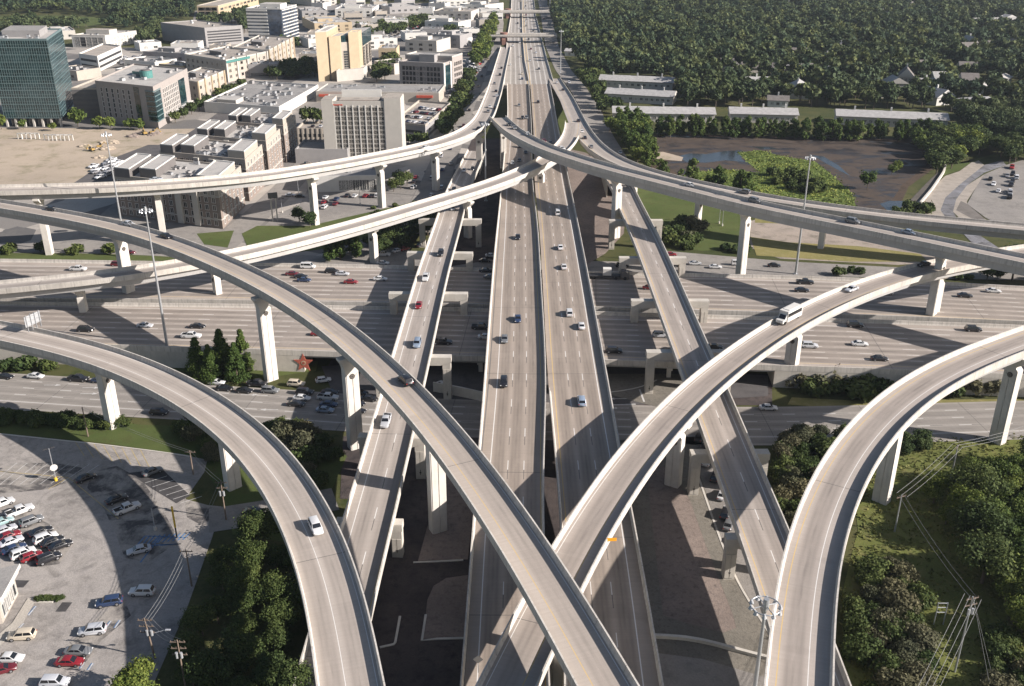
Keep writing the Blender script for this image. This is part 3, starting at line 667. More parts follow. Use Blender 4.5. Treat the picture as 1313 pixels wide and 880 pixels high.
sheet('parking_lot', [(-260,560),(0,557),(125,570),(245,586),(266,590),(262,606),(238,640),(242,646),(284,650),(272,690),(240,780),(196,880),(170,960),(-300,1000)], M['lot'], 0.08, 'large stained car park in the lower left corner', 'car park')
strip_road('drive', 'driveway', 'pale driveway leaving the car park under the curved flyover', [(268,668),(300,660),(345,657),(400,652),(430,640)], 8.5, M['street'], 0.1)
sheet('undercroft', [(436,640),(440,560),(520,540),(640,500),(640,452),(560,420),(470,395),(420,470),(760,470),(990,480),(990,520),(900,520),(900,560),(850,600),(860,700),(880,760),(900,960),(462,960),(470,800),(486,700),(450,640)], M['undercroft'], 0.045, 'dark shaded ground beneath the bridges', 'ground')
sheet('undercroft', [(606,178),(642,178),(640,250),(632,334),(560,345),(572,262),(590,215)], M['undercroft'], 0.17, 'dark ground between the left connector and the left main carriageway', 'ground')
sheet('paved_slope', [(722,190),(750,196),(782,212),(800,240),(802,262),(800,300),(776,326),(752,340),(738,269)], M['paver'], 0.175, 'dark brown paved ground between right main carriageway and right connector', 'paving')
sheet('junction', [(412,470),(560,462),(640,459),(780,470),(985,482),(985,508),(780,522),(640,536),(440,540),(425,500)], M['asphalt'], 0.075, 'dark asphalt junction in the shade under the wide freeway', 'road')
kerb_line([(556,502),(590,508),(620,515),(648,523)], 'low_wall', 'pale curved wall of the turnaround under the left bridges', 0.45, 2.6, cat='wall')
sheet('paved_slope', [(770,480),(880,480),(905,520),(870,530),(776,505)], M['paver_grey'], 0.12, 'grey paved wedge by the bridge pier under the freeway', 'paving')
sheet('paved_slope', [(770,566),(900,560),(1010,700),(1090,960),(830,960),(800,700)], M['paver_grey'], 0.1, 'grey paved ground under the right connector', 'paving')
sheet('paved_slope', [(828,600),(850,598),(884,640),(905,700),(940,790),(944,806),(928,812),(880,800),(850,790)], M['paver'], 0.13, 'brown block paved median between main carriageway and slip road', 'paving')
sheet('paved_slope', [(850,598),(892,593),(908,640),(925,697),(950,750),(984,806),(984,852),(944,836),(900,824),(850,816),(880,800),(928,812),(944,806),(940,790),(905,700),(884,640)], M['paver_grey'], 0.14, 'grey block paved strip beside the queue of cars', 'paving')
sheet('slip_road', [(892,593),(905,560),(950,560),(1010,720),(1060,860),(1085,960),(1030,960),(984,806),(950,750),(925,697),(908,640)], M['street'], 0.125, 'slip road under the right connector with queueing cars', 'road')
sheet('cross_road', [(840,838),(900,846),(984,870),(984,960),(700,960),(830,910)], M['street'], 0.15, 'curving road at the bottom under the right main carriageway', 'road')
kerb_line([(889,593),(905,640),(925,697),(946,749),(982,806),(1000,836)], 'kerb', 'long pale kerb beside the queue of cars', 0.4, 0.2)
kerb_line([(838,818),(880,819),(902,823),(940,835),(984,846)], 'low_wall', 'low pale wall curving across under the right connector', 0.6, 0.7, cat='wall')
kerb_line([(770,505),(800,502),(830,496),(842,488)], 'kerb', 'curved kerb of the grey paved wedge', 0.35, 0.18)
kerb_line([(487,831),(505,827),(507,824),(513,791)], 'kerb', 'angled pale kerb in the dark under the left bridges', 0.4, 0.2, cat='sharp')
kerb_line([(546,789),(541,822),(560,820),(596,819)], 'kerb', 'right angled pale kerb beside the left main carriageway', 0.4, 0.2, cat='sharp')
kerb_line([(530,722),(560,721),(594,719)], 'kerb', 'straight kerb across the dark ground beside left main carriageway', 0.35, 0.2)
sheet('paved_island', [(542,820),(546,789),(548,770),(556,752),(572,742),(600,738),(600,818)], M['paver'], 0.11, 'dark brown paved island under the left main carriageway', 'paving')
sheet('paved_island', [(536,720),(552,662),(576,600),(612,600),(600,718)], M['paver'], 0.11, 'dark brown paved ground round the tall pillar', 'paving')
sheet('wild_grass', [(1090,600),(1190,560),(1313,556),(1600,556),(1700,960),(1085,960),(1080,760),(1100,680)], M['wild'], 0.05, 'rough green and brown grass below the power line', 'grass')
sheet('dry_verge', [(1010,519),(1092,526),(1313,520),(1500,518),(1500,512),(1313,512),(1092,514),(1015,510)], M['drygrass'], 0.07, 'dry grass verge along the near frontage road on the right', 'verge')
sheet('woodland_floor', [(300,686),(395,700),(392,800),(372,960),(180,960),(205,870),(240,785),(276,690)], M['soil'], 0.07, 'dark woodland floor beside the car park', 'ground')
# ---- freeway to the horizon ---------------------------------------------------
nl = [(656,-6),(655,20),(650,50),(648,90),(645,112)]; nr = [(684,-6),(687,20),(695,50),(702,78),(712,112)]
pz = path_edges(nl, nr, [(0, 0.35)], 1, None, 'y', sm=10, ext=(900, 0), top=0.9)
wz = float(np.mean(pz.W))
rZ = road_mat('far_freeway_concrete', (0.35,0.32,0.285), [(-wz/2+3+3.6*k, 0.2, 'w') for k in range(11)]+[(-1,0.4,'y'),(1,0.4,'y')], (-wz/2+3, 3.6, 10), 60, tracks=0.4)
mb = MB(); loft(mb, pz, [(-1, 0, 0), (1, 0, 0)], uv=True, closed=False); tag(mb.build('motorway', rZ), 'many lane motorway running away north to the horizon', 'road', None, 'structure'); PATHS['Z'] = pz
for sd, lb in ((-1, 'long pale barrier wall on the city side of the far motorway'), (1, 'long pale barrier wall on the wooded side of the far motorway')):
    mb = MB(); loft(mb, pz, [(sd, 0.1*sd, -0.5), (sd, 0.1*sd, 1.0), (sd, -0.2*sd, 1.0), (sd, -0.4*sd, 0.0)]); tag(mb.build('barrier_wall', M['barrier']), lb, 'barrier')
pm = Path(np.array([U(p[0], p[1], 0.35) for p in [(669,-6),(669.5,20),(670,46),(673,79),(678,104)]]), np.full(5, 0.5), 1)
pm = Path(resample(pm.P, 12), np.full(len(resample(pm.P, 12)), 0.6), 1)
mb = MB(); loft(mb, pm, [(-1, 0, 0), (1, 0, 0), (1, -0.1, 1.1), (-1, 0.1, 1.1)]); tag(mb.build('median_barrier', M['barrier']), 'concrete median barrier down the middle of the far motorway', 'barrier')
strip_road('fzw', 'frontage_road', 'far frontage road crowded with cars on the city side of the motorway', [(634,-6),(631,30),(622,70),(606,110),(590,150),(575,190),(560,230),(545,262),(530,300)], 13, M['street'], 0.16, ext=(0,0))
strip_road('fze', 'frontage_road', 'far frontage road on the wooded side of the motorway', [(694,-6),(700,20),(708,60),(722,90),(742,115),(757,140),(772,175),(790,205),(800,240)], 12, M['street'], 0.165)
sheet('lawn', [(712,133),(722,128),(728,152),(727,168),(722,178),(716,160)], M['lawn'], 0.2, 'thin green wedge between the right carriageway and its slip road', 'lawn')
def overpass(y, xl, xr, label):
    a = U(xl, y, 7); b = U(xr, y, 7); P = np.array([a, b]); P = resample(P, 8); path = Path(P, np.full(len(P), 15.0), 1)
    root = viaduct('O%d' % y, 'overpass_bridge', label, 'bridge', path, M['street'], girder=1.6, inset=0.6)
    return root
overpass(45, 628, 714, 'nearer pale overpass crossing high over the far motorway')
overpass(15, 640, 706, 'farthest pale overpass crossing over the motorway at the top')
# ------------------------------------------------------------------ buildings
M['roof_pale'] = flat_ground('pale_roof', (0.42,0.40,0.37), (0.35,0.335,0.315), (0.26,0.25,0.24), 0.04, 0.2, 0.9)
M['roof_grey'] = flat_ground('grey_roof', (0.28,0.27,0.255), (0.235,0.225,0.215), (0.175,0.168,0.165), 0.04, 0.2, 0.9)
M['roof_tan'] = flat_ground('tan_roof', (0.36,0.32,0.275), (0.30,0.27,0.235), (0.20,0.185,0.17), 0.04, 0.2, 0.9)
M['brick'] = plain('brown_brick', (0.215, 0.175, 0.15), 0.9, 0.12, 0.8)
M['brick_grey'] = plain('grey_brick', (0.30, 0.27, 0.25), 0.9, 0.1, 0.8)
M['stucco'] = plain('beige_stucco', (0.355, 0.318, 0.272), 0.9, 0.08, 0.4)
M['tan'] = plain('tan_panel', (0.40, 0.32, 0.215), 0.85, 0.08, 0.3)
M['cream'] = plain('cream_panel', (0.42, 0.395, 0.355), 0.85, 0.07, 0.3)
M['white'] = plain('white_panel', (0.54, 0.525, 0.49), 0.8, 0.06, 0.3)
M['greywall'] = plain('grey_wall', (0.27, 0.26, 0.255), 0.85, 0.08, 0.3)
M['darkwall'] = plain('dark_wall', (0.12, 0.115, 0.115), 0.85, 0.12, 0.3)
M['slatewall'] = plain('slate_wall', (0.135, 0.125, 0.12), 0.8, 0.1, 0.3)
M['glass'] = glassy('window_glass', (0.028, 0.032, 0.036))
M['glass_green'] = glassy('green_glass', (0.010, 0.028, 0.032), 0.08, 0.8)
M['glass_blue'] = glassy('blue_glass', (0.035, 0.05, 0.075), 0.1, 0.7)
M['frame'] = plain('window_frame', (0.55, 0.53, 0.5), 0.6, 0.05)
M['mullion'] = plain('pale_mullion', (0.115, 0.165, 0.17), 0.5, 0.05)
M['metal'] = plain('galvanised_metal', (0.48, 0.49, 0.5), 0.45, 0.08, 1.0, 0.5, 0.6)
M['dark'] = plain('dark_metal', (0.04, 0.04, 0.042), 0.6)
M['shingle'] = plain('grey_shingle', (0.32, 0.31, 0.30), 0.95, 0.2, 0.5)
M['shingle_dark'] = plain('dark_shingle', (0.15, 0.135, 0.125), 0.95, 0.2, 0.5)
M['rust'] = plain('red_plastic', (0.42, 0.07, 0.04), 0.7)
M['teal'] = plain('teal_panel', (0.07, 0.19, 0.175), 0.5)
M['wood'] = plain('weathered_wood', (0.17, 0.13, 0.10), 0.9, 0.2, 2.0)

WIN = {}
def window_mesh(w_, h, glass='glass', frame='frame', bars=1):
    k = (round(w_, 2), round(h, 2), glass, frame, bars)
    if k not in WIN:
        mb = MB(); f = 0.12
        mb.face([(-w_/2, 0.02, 0), (w_/2, 0.02, 0), (w_/2, 0.02, h), (-w_/2, 0.02, h)], 0)
        for a, b, c, d in ((-w_/2-f, -w_/2, -f, h+f), (w_/2, w_/2+f, -f, h+f)): mb.box(((a+b)/2, -0.02, (c+d)/2), (b-a, 0.2, d-c), m=1)
        for z0 in (-f/2, h+f/2): mb.box((0, -0.02, z0), (w_, 0.2, f), m=1)
        for i in range(bars): mb.box((-w_/2+w_*(i+1)/(bars+1), -0.01, h/2), (0.08, 0.1, h), m=1)
        WIN[k] = mb.mesh('window', [M[glass], M[frame]])
    return WIN[k]
class Building:
    def __init__(s, name, label, cat, fl, fr, br, top, hgt=None, depth=None, group=None, bz=0.0):
        """foot corners as pixels: front left, front right, back right; top: pixel row of the front right corner"""
        s.A = U(*fl, bz); s.B = U(*fr, bz)
        C = U(*br, bz) if br else None
        s.h = hgt if hgt else height_at(fr, top, bz)-bz
        u = (s.B-s.A); s.w = u.length; s.u = u/s.w
        n = Vector((-s.u.y, s.u.x, 0))
        s.v = n; s.d = depth if depth else max(6.0, (C-s.B).length)
        if C is not None:                                           # keep the real angle of the block if it is clearly not square
            vv = (C-s.B).normalized(); s.v = vv if depth is None or True else n
            if depth: s.d = depth
        s.rz = math.atan2(s.u.y, s.u.x); s.bz = bz
        s.o = empty(name, s.A); tag(s.o, label, cat, group); s.nwin = 0
    def P(s, a, b, z=0.0):
        """local point: a metres along the front, b metres back"""
        return s.u*a+s.v*b+Vector((0, 0, z))
    def vol(s, part, a0, a1, b0, b1, z0, z1, mat, roof=None, parapet=0.0, pmat=None):
        q = [s.P(a0, b0), s.P(a1, b0), s.P(a1, b1), s.P(a0, b1)]
        mb = MB(); mb.prism([(p.x, p.y) for p in q], z0, z1, 0, 1)
        if parapet:
            t = 0.5
            for (x0, x1, y0, y1) in ((a0, a1, b0, b0+t), (a0, a1, b1-t, b1), (a0, a0+t, b0+t, b1-t), (a1-t, a1, b0+t, b1-t)):
                r = [s.P(x0, y0), s.P(x1, y0), s.P(x1, y1), s.P(x0, y1)]; mb.prism([(p.x, p.y) for p in r], z1+0.004, z1+parapet, 2, bottom=False)
        return mb.build(part, [M[mat], M[roof or mat], M[pmat or mat]], s.o)
    def face(s, side, b0=0.0, a0=0.0):
        """origin, direction and outward turn of a wall: 'f' front, 'r' right"""
        if side == 'f': return s.P(0, b0), s.u, s.rz
        return s.P(s.w if a0 == 0.0 else a0, 0), s.v, math.atan2(s.v.y, s.v.x)
    def windows(s, side, x0, x1, nx, z0, z1, nz, w_, h, glass='glass', frame='frame', bars=1, part='window', b0=0.0, a0=0.0, skip=None):
        o, d, rz = s.face(side, b0, a0); me = window_mesh(w_, h, glass, frame, bars)
        nrm = Vector((math.sin(rz), -math.cos(rz), 0))
        for j in range(nz):
            for i in range(nx):
                if skip and skip(i, j): continue
                x = x0+(x1-x0)*(i+0.5)/nx; z = z0+(z1-z0)*(j+0.5)/nz-h/2
                p = o+d*x+nrm*0.02+Vector((0, 0, z)); s.nwin += 1
                if s.nwin > 100: s.extra.append((p, rz, me)); continue
                link(part, me, s.o, p, rz)
        s.flush()
    extra = []
    def flush(s):
        if not s.extra: return
        mb = MB(); mats = None
        for p, rz, me in s.extra:
            mats = list(me.materials); ca, sa = math.cos(rz), math.sin(rz)
            for f in me.polygons:
                mb.face([(p.x+me.vertices[k].co.x*ca-me.vertices[k].co.y*sa, p.y+me.vertices[k].co.x*sa+me.vertices[k].co.y*ca, p.z+me.vertices[k].co.z) for k in f.vertices], f.material_index)
        o = mb.build('upper_windows', mats, s.o); o['kind'] = 'stuff'; s.extra.clear()
    def bands(s, part, side, x0, x1, zs, h, mat, out=0.12, b0=0.0, a0=0.0):
        o, d, rz = s.face(side, b0, a0); nrm = Vector((math.sin(rz), -math.cos(rz), 0)); mb = MB()
        for z in zs:
            c = o+d*((x0+x1)/2)+nrm*(out/2-0.05)+Vector((0, 0, z)); mb.box(c, (x1-x0, out+0.1, h), rz)
        return mb.build(part, M[mat], s.o)
    def posts(s, part, side, xs, z0, z1, wd, mat, out=0.15, b0=0.0, a0=0.0):
        o, d, rz = s.face(side, b0, a0); nrm = Vector((math.sin(rz), -math.cos(rz), 0)); mb = MB()
        for x in xs:
            c = o+d*x+nrm*(out/2-0.05)+Vector((0, 0, (z0+z1)/2)); mb.box(c, (wd, out+0.1, z1-z0), rz)
        return mb.build(part, M[mat], s.o)
    def units(s, n, seed, a0, a1, b0, b1, z, big=1.0):
        """rooftop plant, each its own part"""
        r = random.Random(seed)
        for k in range(n):
            a, b = r.uniform(a0, a1), r.uniform(b0, b1); d = (r.uniform(1.4, 3.4)*big, r.uniform(1.2, 2.4)*big, r.uniform(0.8, 1.7)*big)
            mb = MB(); mb.box((0, 0, d[2]/2), d); mb.box((0, 0, d[2]+0.1), (d[0]*0.6, d[1]*0.6, 0.25), m=1)
            mb.build('roof_unit', [M['metal'] if r.random() < 0.6 else M['greywall'], M['dark']], s.o, s.P(a, b, z+0.01), s.rz)
def frange(a, b, n): return [a+(b-a)*i/(n-1) for i in range(n)]

# green glass tower
b = Building('office_tower', 'tall green glass office tower at the left edge behind the dirt lot', 'office tower', (7.7,163), (81,163), (98,141), 52)
W_, D_, H_ = b.w, b.d, b.h
b.vol('body', 0, W_, 0, D_, 5.0, H_, 'glass_green', 'roof_pale', 0.9, 'mullion'); b.vol('lobby', 3, W_-3, 3, D_-3, 0, 4.99, 'glass')
fl_ = [5+i*(H_-5)/11 for i in range(12)]
b.bands('spandrel', 'f', 0, W_, fl_, 0.3, 'mullion', 0.1); b.bands('spandrel', 'r', 0, D_, fl_, 0.3, 'mullion', 0.1)
b.posts('mullion', 'f', frange(0.2, W_-0.2, 25), 5, H_, 0.14, 'mullion', 0.12); b.posts('mullion', 'r', frange(0.2, D_-0.2, 12), 5, H_, 0.14, 'mullion', 0.12)
b.bands('sill_line', 'f', 0, W_, [z+1.6 for z in fl_[:-1]], 0.12, 'mullion', 0.1); b.bands('sill_line', 'r', 0, D_, [z+1.6 for z in fl_[:-1]], 0.12, 'mullion', 0.1)
for k in range(7): mb = MB(); mb.box((0, 0, 2.5), (1.0, 1.0, 5.0)); mb.build('column', M['cream'], b.o, b.P(1+(W_-2)*k/6, 0.8), b.rz)
b.vol('penthouse', W_*0.15, W_*0.8, D_*0.3, D_*0.8, H_+0.01, H_+3.5, 'greywall', 'roof_grey'); b.units(8, 1, 3, W_-3, 3, D_*0.28, H_)
# six storey brick block
b = Building('office_block', 'six storey brown brick and green glass office block with rooftop drum', 'office block', (130.6,156), (204,165.5), (246.4,137), 113)
W_, D_, H_ = b.w, b.d, b.h
b.vol('body', 0, W_, 0, D_, 0, H_, 'brick_grey', 'roof_pale', 0.8, 'brick_grey')
b.windows('f', 2, W_*0.62, 6, 3.5, H_-2.5, 6, 1.5, 2.2, 'glass', 'frame', 0)
b.windows('r', D_*0.22, D_*0.66, 9, 3.5, H_-3, 6, 1.7, 2.2, 'glass', 'white', 0)
b.vol('corner_glass', W_*0.86, W_+0.25, -0.25, D_*0.17, 4, H_-2.5, 'glass_green', 'roof_pale')
b.vol('stair_glass', W_*0.66, W_*0.75, -0.2, 2, 0, H_-0.5, 'glass_green', 'roof_pale')
b.vol('bay_glass', W_-2, W_+0.3, D_*0.68, D_*0.86, 4, H_-3, 'glass_green', 'roof_pale')
b.bands('spandrel', 'f', W_*0.86, W_, [4+k*(H_-6)/6 for k in range(7)], 0.5, 'mullion', 0.42); b.bands('spandrel', 'r', 0, D_*0.17, [4+k*(H_-6)/6 for k in range(7)], 0.5, 'mullion', 0.42)
b.bands('canopy', 'r', D_*0.2, D_*0.95, [4.2], 0.6, 'white', 2.2)
mb = MB(); mb.tube((0,0,0), (0,0,4), 3.6, 3.6, 20, 0); mb.tube((0,0,4.01), (0,0,4.6), 2.6, 2.6, 20, 1); mb.build('roof_drum', [M['teal'], M['slatewall']], b.o, b.P(W_*0.62, D_*0.42, H_+0.01))
b.vol('roof_screen', W_*0.35, W_*0.6, D_*0.45, D_*0.6, H_+0.01, H_+2.6, 'teal', 'roof_grey'); b.units(9, 2, 4, W_-4, 4, D_-5, H_)
# dark garage between them
b = Building('parking_garage', 'dark garage squeezed between the glass tower and the brick block', 'garage', (98,152), (131,152), None, 115, depth=45)
b.vol('body', 0, b.w, 0, b.d, 0, b.h, 'darkwall', 'roof_tan', 1.0, 'stucco'); b.bands('parapet_band', 'f', 0, b.w, frange(3.5, b.h-2, 5), 1.2, 'slatewall', 0.3)
# beige mixed use row
for nm, lab, fl, fr, br, tp, dd in (('mixed_use_block', 'low beige shop and flats block right behind the brick office block', (226,125), (256,131), (290,115), 107, 0),
        ('mixed_use_block', 'beige and green panelled block in the middle of the shopping row', (240,97), (292,106), (345,93), 79, 0),
        ('mixed_use_block', 'tan finned block at the far end of the shopping row', (300,88), (347,92), (378,73), 66, 0)):
    b = Building(nm, lab, 'flats', fl, fr, br, tp, group='mixed use row'); W_, D_, H_ = b.w, b.d, b.h
    b.vol('body', 0, W_, 0, D_, 0, H_, 'stucco', 'roof_tan', 1.0, 'cream')
    n = max(4, int(D_/7)); ns = max(2, int(H_/4))
    b.windows('r', 1, D_-1, n, 1.5, H_-1, ns, 2.6, 1.9, 'glass', 'stucco', 1); b.windows('f', 1, W_-1, max(3, int(W_/6)), 1.5, H_-1, ns, 2.0, 1.9, 'glass', 'stucco', 1)
    b.posts('fin', 'r', frange(0.6, D_-0.6, n//2+2), 0, H_+1.2, 1.4, 'tan' if fl[0] != 240 else 'cream', 0.7)
    if fl[0] == 240: b.bands('fascia', 'r', 0, D_*0.55, [H_-0.5], 1.6, 'teal', 0.9)
    b.units(14, int(fl[0]), 3, W_-3, 3, D_-3, H_); b.vol('penthouse', W_*0.3, W_*0.6, D_*0.3, D_*0.42, H_+0.01, H_+3, 'slatewall', 'roof_grey')
# big grey garage
b = Building('parking_garage', 'large grey garage with wide blank roof and striped right face', 'garage', (209,52), (265,60), (313,56), 37, depth=None)
W_, D_, H_ = b.w, b.d, b.h
b.vol('body', 0, W_, 0, D_, 0, H_, 'greywall', 'roof_tan', 0.8, 'greywall'); b.bands('opening', 'r', 2, D_-2, frange(3, H_-3, 5), 1.3, 'dark', 0.02); b.units(4, 3, 5, W_-5, 5, D_-5, H_)
# dark glass mid rise
b = Building('office_tower', 'dark blue glass office block with pale bands beyond the shopping row', 'office tower', (320,56), (364,57), (384,50), 12.5)
W_, D_, H_ = b.w, b.d, b.h
b.vol('body', 0, W_, 0, D_, 0, H_, 'glass_blue', 'roof_pale', 1.0, 'white')
z_ = [3+k*(H_-4)/9 for k in range(10)]
b.bands('pale_band', 'f', 0, W_*0.6, z_, 1.5, 'white', 0.4); b.bands('pale_band', 'r', D_*0.05, D_, z_, 0.8, 'white', 0.4); b.posts('mullion', 'r', frange(2, D_-1, 9), 0, H_, 0.4, 'slatewall', 0.3)
b.vol('penthouse', W_*0.3, W_*0.9, D_*0.2, D_*0.6, H_+0.01, H_+4, 'white', 'roof_pale'); b.units(6, 4, 3, W_-3, 3, D_-3, H_)
# long far garage
b = Building('parking_garage', 'far pale garage with dark bays among trees at the top', 'garage', (254,22), (281,22), (332,7), 8)
W_, D_, H_ = b.w, b.d, b.h
b.vol('body', 0, W_, 0, D_, 0, H_, 'tan', 'roof_tan', 0.8, 'stucco'); b.windows('f', 2, W_-2, 3, 2, H_-1, 2, 8, 3.6, 'glass', 'stucco', 0); b.windows('r', 5, D_-5, 10, H_*0.4, H_-1, 1, 10, 2.4, 'glass', 'stucco', 0)
# white office with punched windows
b = Building('office_block', 'white low office with rows of small square windows', 'office block', (94,61), (137,62), (177,55), 47)
W_, D_, H_ = b.w, b.d, b.h
b.vol('body', 0, W_, 0, D_, 0, H_, 'white', 'roof_pale', 1.0, 'cream'); b.windows('r', 2, D_-2, 9, 1, H_-1, 3, 2.6, 2.4, 'glass', 'white', 0); b.windows('f', 2, W_-2, 5, 1, H_-1, 3, 5, 2.6, 'glass', 'cream', 0)
b.units(10, 5, 3, W_-3, 3, D_-3, H_); b.vol('penthouse', W_*0.1, W_*0.8, D_*0.35, D_*0.6, H_+0.01, H_+4, 'cream', 'roof_tan')
# open decks
b = Building('parking_garage', 'low white open deck garage beside the glass tower', 'garage', (104,88), (128,92), (158,77), 74)
W_, D_, H_ = b.w, b.d, b.h
b.vol('body', 0, W_, 0, D_, 0, H_, 'white', 'roof_tan', 1.1, 'white'); b.bands('opening', 'r', 2, D_-2, [H_*0.3, H_*0.7], 1.8, 'dark', 0.02); b.bands('opening', 'f', 2, W_-2, [H_*0.3, H_*0.7], 1.8, 'dark', 0.02)
# tan tower of slabs
b = Building('tower_block', 'tall tan tower of separate vertical slabs behind the hotel', 'tower', (409,105), (462,100), (479,86), 44)
W_, D_, H_ = b.w, b.d, b.h
b.vol('core', 1, W_-1, 2, D_-1, 0, H_-5, 'stucco', 'roof_pale'); b.vol('slab', 0, W_*0.26, 0, D_*0.7, 0, H_+3, 'tan', 'roof_pale', 0.8, 'cream')
b.vol('slab', W_*0.31, W_*0.57, -0.5, D_*0.5, 0, H_-1, 'tan', 'roof_pale', 0.8, 'tan'); b.vol('slab', W_*0.77, W_+0.4, 0.5, D_*0.24, 0, H_+1, 'tan', 'roof_pale', 0.8, 'tan')
b.vol('glass_head', W_*0.55, W_+0.1, D_*0.05, D_*0.95, H_-10, H_-0.5, 'glass_green', 'roof_pale')
b.windows('r', D_*0.27, D_*0.96, 3, 6, H_-11, 7, 5.2, 2.3, 'glass', 'stucco', 2); b.windows('f', W_*0.58, W_*0.76, 1, 6, H_-11, 8, 3.2, 1.8, 'glass', 'stucco', 1, b0=1.95)
b.vol('podium', W_*0.5, W_*1.15, -9, 6, 0, 7, 'cream', 'roof_pale', 0.8, 'cream'); b.units(6, 6, 3, W_*0.8, 6, D_-4, H_-4.9)
# grey brick offices with arched top windows
b = Building('office_block', 'grey brick office block with rows of arched windows near the motorway', 'office block', (513,113), (569,116), (592,107), 83)
W_, D_, H_ = b.w, b.d, b.h
b.vol('body', 0, W_, 0, D_*0.4, 0, H_, 'brick_grey', 'roof_grey', 0.9, 'brick_grey'); b.vol('rear_wing', -1.5, W_+1, D_*0.42, D_, 0, H_+3, 'brick_grey', 'roof_pale', 0.9, 'cream')
b.windows('f', 2, W_-2, 11, 1.5, H_-1.5, 4, 1.9, 2.6, 'glass', 'brick_grey', 0); b.vol('glass_end', W_-0.6, W_+0.5, D_*0.06, D_*0.34, 0, H_-1, 'glass_green', 'roof_pale')
b.posts('pale_pier', 'r', [0.8, D_*0.38], 0, H_+0.6, 2.2, 'white', 0.7); b.windows('r', D_*0.5, D_*0.95, 4, 2, H_, 4, 2.4, 2.4, 'glass', 'brick_grey', 0, a0=W_+1)
b.vol('penthouse', W_*0.35, W_*0.7, D_*0.25, D_*0.55, H_+0.01, H_+5, 'greywall', 'roof_grey')
# hotel
b = Building('hotel', 'pale hotel slab with a full grid of dark windows and teal arched top row', 'hotel', (419,207), (516,207), None, 133, depth=19)
b.h = height_at((419,207), 133); W_, D_, H_ = b.w, b.d, b.h
b.vol('body', 0, W_, 0, D_, 0, H_, 'cream', 'roof_tan', 1.2, 'cream'); b.vol('end_slab', -0.4, W_*0.135, -0.5, D_*0.6, 0, H_+1.8, 'cream', 'roof_tan'); b.vol('end_slab', W_*0.80, W_+0.4, -0.5, D_*0.7, 0, H_+2.6, 'cream', 'roof_tan')
x0, x1 = W_*0.145, W_*0.795
b.windows('f', x0, x1, 8, 2.0, H_-1.6, 11, (x1-x0)/8-0.3, (H_-3.6)/11-0.5, 'glass', 'cream', 1, skip=lambda i, j: j == 10)
b.windows('f', x0, x1, 8, 2.0+(H_-3.6)*10/11, H_-1.6, 1, (x1-x0)/8-0.55, (H_-3.6)/11-0.4, 'teal', 'cream', 1)
b.posts('pier', 'f', frange(x0, x1, 9), 0.5, H_-0.8, 0.45, 'white', 0.3)
b.vol('roof_screen', W_*0.2, W_*0.72, D_*0.68, D_*0.74, H_+0.01, H_+4.2, 'white'); b.vol('roof_deck', W_*0.2, W_*0.72, D_*0.2, D_*0.6, H_+0.01, H_+1.0, 'brick', 'roof_tan')
b.vol('podium', -14, W_*0.3, -4, D_*0.9, 0, 6, 'greywall', 'roof_grey', 0.8, 'greywall')
mb = MB(); mb.box((0,0,0), (W_*0.12, 0.3, 0.5)); mb.build('sign_band', M['rust'], b.o, b.P(W_*0.2, -0.12, H_-0.6), b.rz)
# garages and mall behind the hotel
b = Building('mall', 'long grey metal roofed store behind the hotel', 'store', (406,131), (563,133), None, 120, depth=30)
W_, D_, H_ = b.w, b.d, b.h
b.vol('body', 0, W_, 0, D_, 0, H_, 'stucco', 'roof_grey', 0.7, 'cream'); b.units(10, 8, 4, W_-4, 4, D_-4, H_); b.bands('awning', 'f', 2, W_*0.22, [H_-2], 1.4, 'rust', 1.2); b.bands('awning', 'f', W_*0.82, W_*0.95, [H_-2], 1.4, 'rust', 1.2)
b = Building('parking_garage', 'garage with cars on its open roof to the right of the hotel', 'garage', (508,178), (546,182), (572,157), 163)
W_, D_, H_ = b.w, b.d, b.h; GAR = b
b.vol('body', -3, W_, 0, D_*1.25, 0, H_, 'greywall', 'roof_tan', 1.1, 'stucco'); b.bands('opening', 'f', 0, W_-2, [H_*0.28, H_*0.62], 1.4, 'dark', 0.02); b.bands('opening', 'r', 2, D_-2, [H_*0.28, H_*0.62], 1.4, 'dark', 0.02)
b = Building('parking_garage', 'garage with planted trees and cars on its deck to the left of the hotel', 'garage', (382,186), (421,186), None, 167, depth=52)
W_, D_, H_ = b.w, b.d, b.h; GARL = b
b.vol('body', 0, W_, 0, D_, 0, H_, 'stucco', 'roof_tan', 1.1, 'stucco'); b.bands('opening', 'f', 1, W_-1, [H_*0.28, H_*0.64], 1.6, 'dark', 0.02); b.posts('pier', 'f', frange(0.5, W_-0.5, 7), 0, H_+1, 0.8, 'stucco', 0.3)
b = Building('mall', 'big flat pale roofed store with scattered rooftop plant', 'store', (263,144), (359,151), (409,121), 139)
W_, D_, H_ = b.w, b.d, b.h
b.vol('body', 0, W_, 0, D_, 0, H_, 'white', 'roof_grey', 0.9, 'white'); b.units(46, 9, 3, W_-3, 3, D_-3, H_, 1.1); b.vol('raised_roof', W_*0.16, W_*0.42, 2, D_*0.18, H_+0.01, H_+2.5, 'cream', 'roof_pale')
